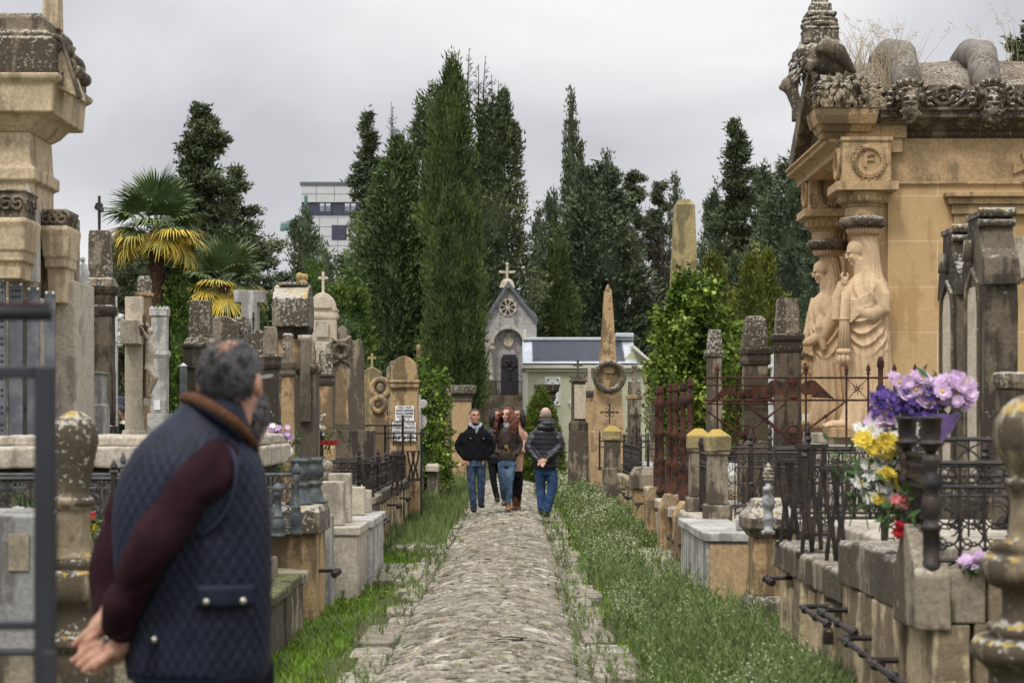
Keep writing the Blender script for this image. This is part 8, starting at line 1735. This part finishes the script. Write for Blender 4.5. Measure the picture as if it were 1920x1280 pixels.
# --- man seen from the back in the black puffer
def h5(body, hc, k, rot, P):
 cond = lambda d: -.62 < d.z < .42 and d.y > -.15; b = shell(hc, k, rot, cond, 1.02, .002); fur(b, hc, k, rot, cond, 500, .012, .003, 9); b.build('hair', 'white_hair', body, smooth=True)
def x5(body, P, hc, rot, k, jk):
 b = MB(); b.ball(P(1024, 801, -.11), (.155, .065, .07), 18, 12); b.ball(P(1026, 794, -.09), (.13, .085, .055), 16, 10); smooth_tube(b, [P(1010, 792, -.02), P(1012, 788, -.08), P(1024, 787, -.11), P(1036, 788, -.08), P(1038, 792, -.02)], [.026, .03, .03, .03, .026], 10); me = fuse(b, .011, 3); displace(me, creases(.008, 18, 5)); link('hood', me, 'puffer_black', jk, True)
walker('grey cropped man in a black puffer jacket seen from behind, hands clasped', 1022, 32.6, (1023, 778, 1.06, 0, 4),
 [(879, 1001, 1046, .165), (868, 998, 1048, .170), (845, 998, 1047, .165), (822, 997, 1047, .160), (808, 998, 1047, .145), (801, 1005, 1042, .12), (795, 1013, 1034, .085)],
 [[(1001, 810, 0), (992, 840, -.06), (1010, 864, -.20)], [(1045, 810, 0), (1050, 838, -.06), (1024, 862, -.21)]],
 [[(1014, 882, 0), (1014, 915, .04), (1016, 955, -.02)], [(1034, 882, 0), (1035, 915, -.04), (1024, 959, -.06)]],
 dict(jacket='puffer_black', trousers='denim_blue', shoe='black_leather', toe=(.5, .3), arm_r=[.088, .078, .052], leg_r=[.104, .080, .066], skin='skin_pale'), facing=1, hair=h5, extra=x5, jacket_fn=baffles(.078, .006, 7),
 hands=(((1010, 863, -.21), (.5, -.25, -.5), (.2, -1, 0), 1, .35), ((1024, 861, -.22), (-.6, -.15, -.5), (0, 1, .2), -1, .45)))

# ------------------------------------------------------------------ the near man in the quilted vest
def near_man():
 Y = 5.75; s = S(Y); r0 = Vector((WX(365, Y), Y, 0.04)); P = lambda a, b, d=0: Vector((WX(a, Y) - r0.x, d, WZ(b, Y) - r0.z))
 k = 1.04; hc = P(433, 716, .03); rot = rz(R(180 - 17)) @ Matrix.Rotation(R(-4), 3, 'X')
 mb = MB(); head(mb, hc, k, rot); smooth_tube(mb, [hc + Vector((0, 0, -.05)), P(428, 785, .02), P(412, 830, .0), P(370, 1000, 0), P(365, 1250, 0)], [.062, .064, .075, .09, .09], 14)
 for sd in (-1, 1): mb.ball(hc + rot @ (Vector((sd * .083, .012, -.008)) * k), tuple(q * k for q in (.012, .024, .036)), 12, 10, rot @ rz(R(-25 * sd)))
 Ra = [P(418, 860, -.10), P(310, 1015, -.20), P(236, 1178, -.10)]; La = [P(300, 865, .10), P(210, 1015, .13), P(207, 1150, -.02)]
 smooth_tube(mb, Ra, [.045, .038, .030], 10); smooth_tube(mb, La, [.045, .038, .030], 10)
 for l in ([P(330, 1240, .08), P(335, 1560, .1), P(330, 1740, .12)], [P(410, 1240, -.06), P(405, 1560, -.06), P(400, 1740, -.02)]): smooth_tube(mb, l, [.07, .05, .04], 10)
 T = lambda pts, rad: smooth_tube(mb, [P(*q) for q in pts], rad, 9)
 T([(208, 1150, -.03), (196, 1166, -.05), (186, 1180, -.06)], [.028, .031, .026]); mb.ball(P(194, 1174, -.05), (.026, .019, .030), 12, 10)
 T([(188, 1172, -.07), (172, 1182, -.075), (157, 1196, -.07), (144, 1207, -.065)], [.0125, .012, .011, .008])
 T([(194, 1180, -.075), (180, 1192, -.085), (170, 1206, -.08), (158, 1214, -.075)], [.012, .0115, .0105, .008])
 T([(250, 1180, -.09), (234, 1205, -.085), (222, 1218, -.08)], [.030, .032, .030]); mb.ball(P(222, 1220, -.075), (.038, .022, .032), 14, 10)
 T([(206, 1200, -.085), (184, 1206, -.09), (165, 1220, -.085), (144, 1234, -.08)], [.0125, .0120, .011, .008])
 T([(206, 1212, -.10), (186, 1222, -.105), (170, 1234, -.10), (157, 1241, -.095)], [.0125, .0120, .011, .008])
 T([(208, 1222, -.105), (190, 1236, -.115), (178, 1246, -.108), (170, 1248, -.10)], [.0120, .0115, .0105, .008])
 T([(214, 1232, -.10), (200, 1248, -.11), (190, 1252, -.108)], [.0115, .0105, .008])
 T([(226, 1214, -.10), (210, 1226, -.125), (200, 1236, -.125), (196, 1244, -.12)], [.015, .013, .011, .009])
 me = fuse(mb, .0046, 1); body = link('person', me, 'skin', None, True, loc=r0); tag(body, 'balding man in a navy quilted vest seen close from behind, hands clasped', 'person', 'people in the cemetery')
 b = MB(); b.torus(tuple(P(190, 1237, -.112)), .0115, .0025, 14, 6, 'x'); b.build('ring', 'brass', body, smooth=True)
 ax = Vector((0, .25, .97)).normalized()
 cond = lambda d: d.dot(ax) < .83 + .06 * math.sin(7 * d.x) and d.z > -.72 and not (d.y < -.30) and not (d.y < .1 and d.z < -.28)
 b = shell(hc, k, rot, cond, 1.03, .004, 60, 40, 3); fur(b, hc, k, rot, lambda d: d.dot(ax) < .93 and d.z > -.75 and d.y > -.35 and not (d.y < .1 and d.z < -.3), 5200, .020, .0022, 4, .55); fur(b, hc, k * .985, rot, lambda d: d.dot(ax) > .80, 2600, .018, .0016, 8, .75); b.build('hair', 'grey_hair', body, smooth=True)
 b = MB(); b.tube([hc + rot @ Vector((-.085, .03, .012)), hc + rot @ Vector((-.087, -.09, .014))], .003, 6); b.build('glasses', 'snap', body)
 mb = MB(); smooth_tube(mb, [P(420, 845, -.08), P(408, 880, -.15), P(356, 945, -.195), P(306, 1020, -.215), P(266, 1095, -.175), P(232, 1178, -.11)], [.055, .070, .067, .062, .055, .045], 20)
 smooth_tube(mb, [P(310, 850, .10), P(268, 900, .13), P(228, 970, .15), P(205, 1030, .13), P(198, 1095, .06), P(205, 1158, .0)], [.06, .075, .072, .066, .056, .044], 20)
 me = fuse(mb, .0085, 4); displace(me, lambda V, N: .013 * (np.abs(vnoise(V * np.array([1.2, 1.2, .9]), 20, 4)) ** .7 - .35) + .004 * vnoise(V, 45, 6)); link('jumper', me, 'burgundy', body, True)
 b = MB(); smooth_tube(b, [P(357, 742, .10), P(378, 745, -.02), P(420, 768, -.085), P(462, 800, -.07), P(476, 838, .02)], [.016] * 5, 10); b.build('jumper_collar', 'burgundy', body, smooth=True)
 mb = MB(); rows = [(1263, 241, 497, .165), (1235, 236, 499, .168), (1180, 228, 501, .172), (1100, 219, 502, .178), (1020, 214, 505, .182), (950, 215, 506, .182), (900, 226, 502, .176), (865, 240, 494, .168), (835, 258, 480, .150), (806, 284, 470, .122), (782, 312, 464, .100), (762, 336, 458, .084), (748, 348, 450, .072)]
 rw = resample(rows, 40); mb.loft([((WX(a, Y) + WX(b_, Y)) / 2 - r0.x, .0, WZ(py, Y) - r0.z, (b_ - a) * s / 2, d) for py, a, b_, d in rw], 56, pw=2.25)
 me = fuse(mb, .0052, 6)
 arm_c = P(415, 870, -.15); cx = P(360, 0).x
 def quilt(V, N):
  a = np.arctan2(V[:, 1], V[:, 0] - cx) * .235; z = V[:, 2]; st = .043; w = .003 * vnoise(V, 9, 2)
  q = np.abs(np.sin(np.pi * (a * 1.35 + z) / st / 1.35 + w * 30)) * np.abs(np.sin(np.pi * (a * 1.35 - z) / st / 1.35)); yoke = np.clip((z - (P(0, 815).z)) / .015, 0, 1)
  return (.0050 * np.minimum(q, .75) ** .5 - .004) * (1 - yoke) + .005 * vnoise(V, 7, 3) + .004 * vnoise(V * np.array([1, 1, .6]), 17, 5)
 displace(me, quilt); vest = link('vest', me, 'vest_blue', body, True)
 b = MB(); pts = []
 for i in range(21): a = 2 * math.pi * i / 20; pts.append(P(398 + 62 * math.cos(a) + 8, 0).x); 
 smooth_tube(b, [P(442, 838, -.13), P(412, 838, -.165), P(382, 862, -.19), P(364, 905, -.2), P(350, 940, -.19)], [.008] * 5, 8); smooth_tube(b, [P(442, 838, -.13), P(458, 870, -.165), P(452, 930, -.18), P(425, 975, -.185), P(390, 1000, -.18)], [.008] * 5, 8); b.build('armhole_trim', 'vest_blue', vest, smooth=True)
 b = MB(); secs = [(P(340, 752, .06), .012), (P(352, 745, -.03), .03), (P(385, 752, -.095), .034), (P(430, 778, -.115), .034), (P(468, 812, -.075), .03), (P(482, 846, .0), .02)]
 mb = MB(); smooth_tube(mb, [q[0] for q in secs], [.013, .017, .019, .019, .017, .011], 14); me = fuse(mb, .006, 2); displace(me, lambda V, N: .0012 * np.sin(V[:, 0] * 420)); link('collar', me, 'corduroy', vest, True)
 b = MB(); smooth_tube(b, [P(356, 757, -.045), P(388, 765, -.115), P(432, 793, -.132), P(466, 825, -.095)], [.006] * 4, 8); b.build('collar_piping', 'navy_trouser', vest, smooth=True)
 b = MB(); q = [P(388, 1088), P(490, 1088), P(488, 1122), P(480, 1130), P(396, 1132), P(388, 1124)]
 n = 16; V = []; dep = lambda x: -.155 * math.sqrt(max(.05, 1 - ((x - P(372, 0).x) / .24) ** 2)) - .034
 for row in range(5):
  for i in range(n + 1):
   x = P(389 + 100 * i / n, 0).x; zt = P(0, 1087 + 42 * row / 4).z; V.append((x, dep(x) - (.006 if row < 4 else .002), zt))
 b.add(V, [(r_ * (n + 1) + i, r_ * (n + 1) + i + 1, (r_ + 1) * (n + 1) + i + 1, (r_ + 1) * (n + 1) + i) for r_ in range(4) for i in range(n)]); fl = b.build('pocket_flap', 'vest_blue', vest, smooth=True); so = fl.modifiers.new('s', 'SOLIDIFY'); so.thickness = .008; so.offset = 0
 for px in (406, 470): b = MB(); p = P(px, 1116); b.ball((p.x, dep(p.x) - .012, p.z), (.0095, .006, .0095), 14, 10); b.build('snap_button', 'snap', fl, smooth=True)
 b = MB(); p = P(308, 1186); b.ball((p.x, -.172, p.z), (.010, .006, .010), 14, 10); b.build('snap_button', 'snap', vest, smooth=True)
 b = MB(); smooth_tube(b, [P(306, 1175, -.172), P(302, 1215, -.175), P(292, 1258, -.176)], [.005, .005, .005], 8); b.build('vent_seam', 'navy_trouser', vest, smooth=True)
 b = MB(); rw = [(1268, 243, 496, .172), (1258, 240, 498, .176)]; b.loft([((WX(a, Y) + WX(b_, Y)) / 2 - r0.x, 0, WZ(py, Y) - r0.z, (b_ - a) * s / 2 + .002, d) for py, a, b_, d in rw], 48, pw=2.25, cap=False); b.build('hem_binding', 'vest_blue', vest, smooth=True)
 mb = MB()
 for l in ([P(315, 1250, .06), P(325, 1560, .1), P(325, 1750, .12)], [P(420, 1250, -.04), P(412, 1560, -.04), P(405, 1750, .0)]): smooth_tube(mb, l, [.115, .085, .07], 16)
 mb.loft([(P(368, 0).x, 0, P(0, 1330).z, .17, .14), (P(368, 0).x, 0, P(0, 1240).z, .18, .15)], 24); me = fuse(mb, .012, 4); displace(me, creases(.008, 16, 3)); link('trousers', me, 'navy_trouser', body, True)
 for p in (P(325, 1765, .12), P(405, 1765, .0)): b = MB(); b.ball((p.x + .06, p.y + .04, .04), (.15, .055, .05), 14, 8, rz(R(40))); b.tube([(p.x, p.y, .03), (p.x, p.y, .14)], [.06, .055], 12); link('shoe', fuse(b, .01, 2), 'black_leather', body, True)
near_man()
def hidden_person():
 """companion just beyond the near man: only grey curls and a strip of lavender coat show"""
 Y = 6.5; s = S(Y); r0 = Vector((WX(440, Y), Y, 0)); P = lambda a, b, d=0: Vector((WX(a, Y) - r0.x, d, WZ(b, Y) - r0.z)); k = 1.0; hc = P(448, 790); rot = rz(R(150))
 mb = MB(); head(mb, hc, k, rot); smooth_tube(mb, [hc, P(440, 860), P(430, 1000), P(430, 1280)], [.055, .06, .09, .09], 12)
 for sx in (-1, 1): smooth_tube(mb, [P(425 + 30 * sx, 1290), P(425 + 40 * sx, 1480), P(425 + 42 * sx, 1640)], [.05, .04, .035], 8)
 body = link('person', fuse(mb, .012, 2), 'skin', None, True, loc=r0); tag(body, 'grey curled companion in a lavender coat almost hidden behind the near man', 'person', 'people in the cemetery')
 cond = lambda d: d.z > -.8 and d.y > -.4; b = shell(hc, k, rot, cond, 1.12, .016, 50, 34, 9); fur(b, hc, k * 1.08, rot, cond, 3800, .035, .003, 12, .3); b.build('hair', 'grey_hair', body, smooth=True)
 mb = MB(); mb.loft([(P(415, 0).x, 0, P(0, py).z, hw * s, d) for py, hw, d in ((1300, 84, .15), (1150, 88, .16), (1000, 86, .15), (920, 82, .14), (880, 62, .11), (850, 34, .07))], 28); me = fuse(mb, .010, 4); displace(me, creases(.008, 14, 8)); link('coat', me, 'lavender_cloth', body, True)
 mb = MB()
 for sx in (-1, 1): smooth_tube(mb, [P(425 + 34 * sx, 1240), P(425 + 42 * sx, 1480), P(425 + 42 * sx, 1650)], [.10, .08, .07], 12)
 link('trousers', fuse(mb, .014, 3), 'navy_trouser', body, True)
 for sx in (-1, 1): b = MB(); p = P(425 + 42 * sx, 1660); b.ball((p.x, .05, .04), (.055, .13, .045), 12, 8); b.tube([(p.x, 0, .03), (p.x, 0, .16)], [.06, .055], 10); link('shoe', fuse(b, .012, 2), 'black_leather', body, True)
hidden_person()
def far_visitor():
 Y = 27.5; s = S(Y); r0 = Vector((WX(224, Y), Y, GZ)); P = lambda a, b, d=0: Vector((WX(a, Y) - r0.x, d, WZ(b, Y) - r0.z)); mb = MB(); hc = P(229, 776, -.15); head(mb, hc, .95, rz(R(-30)) @ Matrix.Rotation(R(40), 3, 'X')); smooth_tube(mb, [hc, P(223, 772, 0), P(217, 800, .2), P(217, 830, .25), P(218, 870, .2), P(218, 960, .15)], [.05, .06, .09, .1, .06, .05], 10); body = link('person', fuse(mb, .014, 2), 'skin', None, True, loc=r0); tag(body, 'stooping visitor in a navy coat glimpsed beside the red posy on the left', 'person', 'people in the cemetery')
 mb = MB(); smooth_tube(mb, [P(226, 775, -.08), P(220, 768, .06), P(214, 790, .22), P(213, 840, .26)], [.10, .20, .23, .2], 16); me = fuse(mb, .015, 3); displace(me, creases(.01, 12, 4)); link('coat', me, 'vest_blue', body, True)
 mb = MB(); smooth_tube(mb, [P(205, 840, .2), P(206, 890, .2), P(206, 958, .18)], [.11, .085, .07], 10); smooth_tube(mb, [P(224, 840, .25), P(225, 890, .22), P(224, 958, .2)], [.11, .085, .07], 10); link('trousers', fuse(mb, .015, 2), 'navy_trouser', body, True)
 for px in (206, 224):
  b = MB(); q = P(px, 0, .18); b.ball((q.x, q.y - .05, .04), (.05, .13, .045), 10, 8); b.tube([(q.x, q.y, .03), (q.x, q.y, .14)], .055, 8); link('shoe', fuse(b, .014, 2), 'black_leather', body, True)
 b = shell(hc, .95, rz(R(-30)) @ Matrix.Rotation(R(40), 3, 'X'), lambda d: d.z > -.2 and d.y > -.3, 1.08, .006, 24, 16); b.build('hair', 'dark_hair', body, smooth=True)
far_visitor()
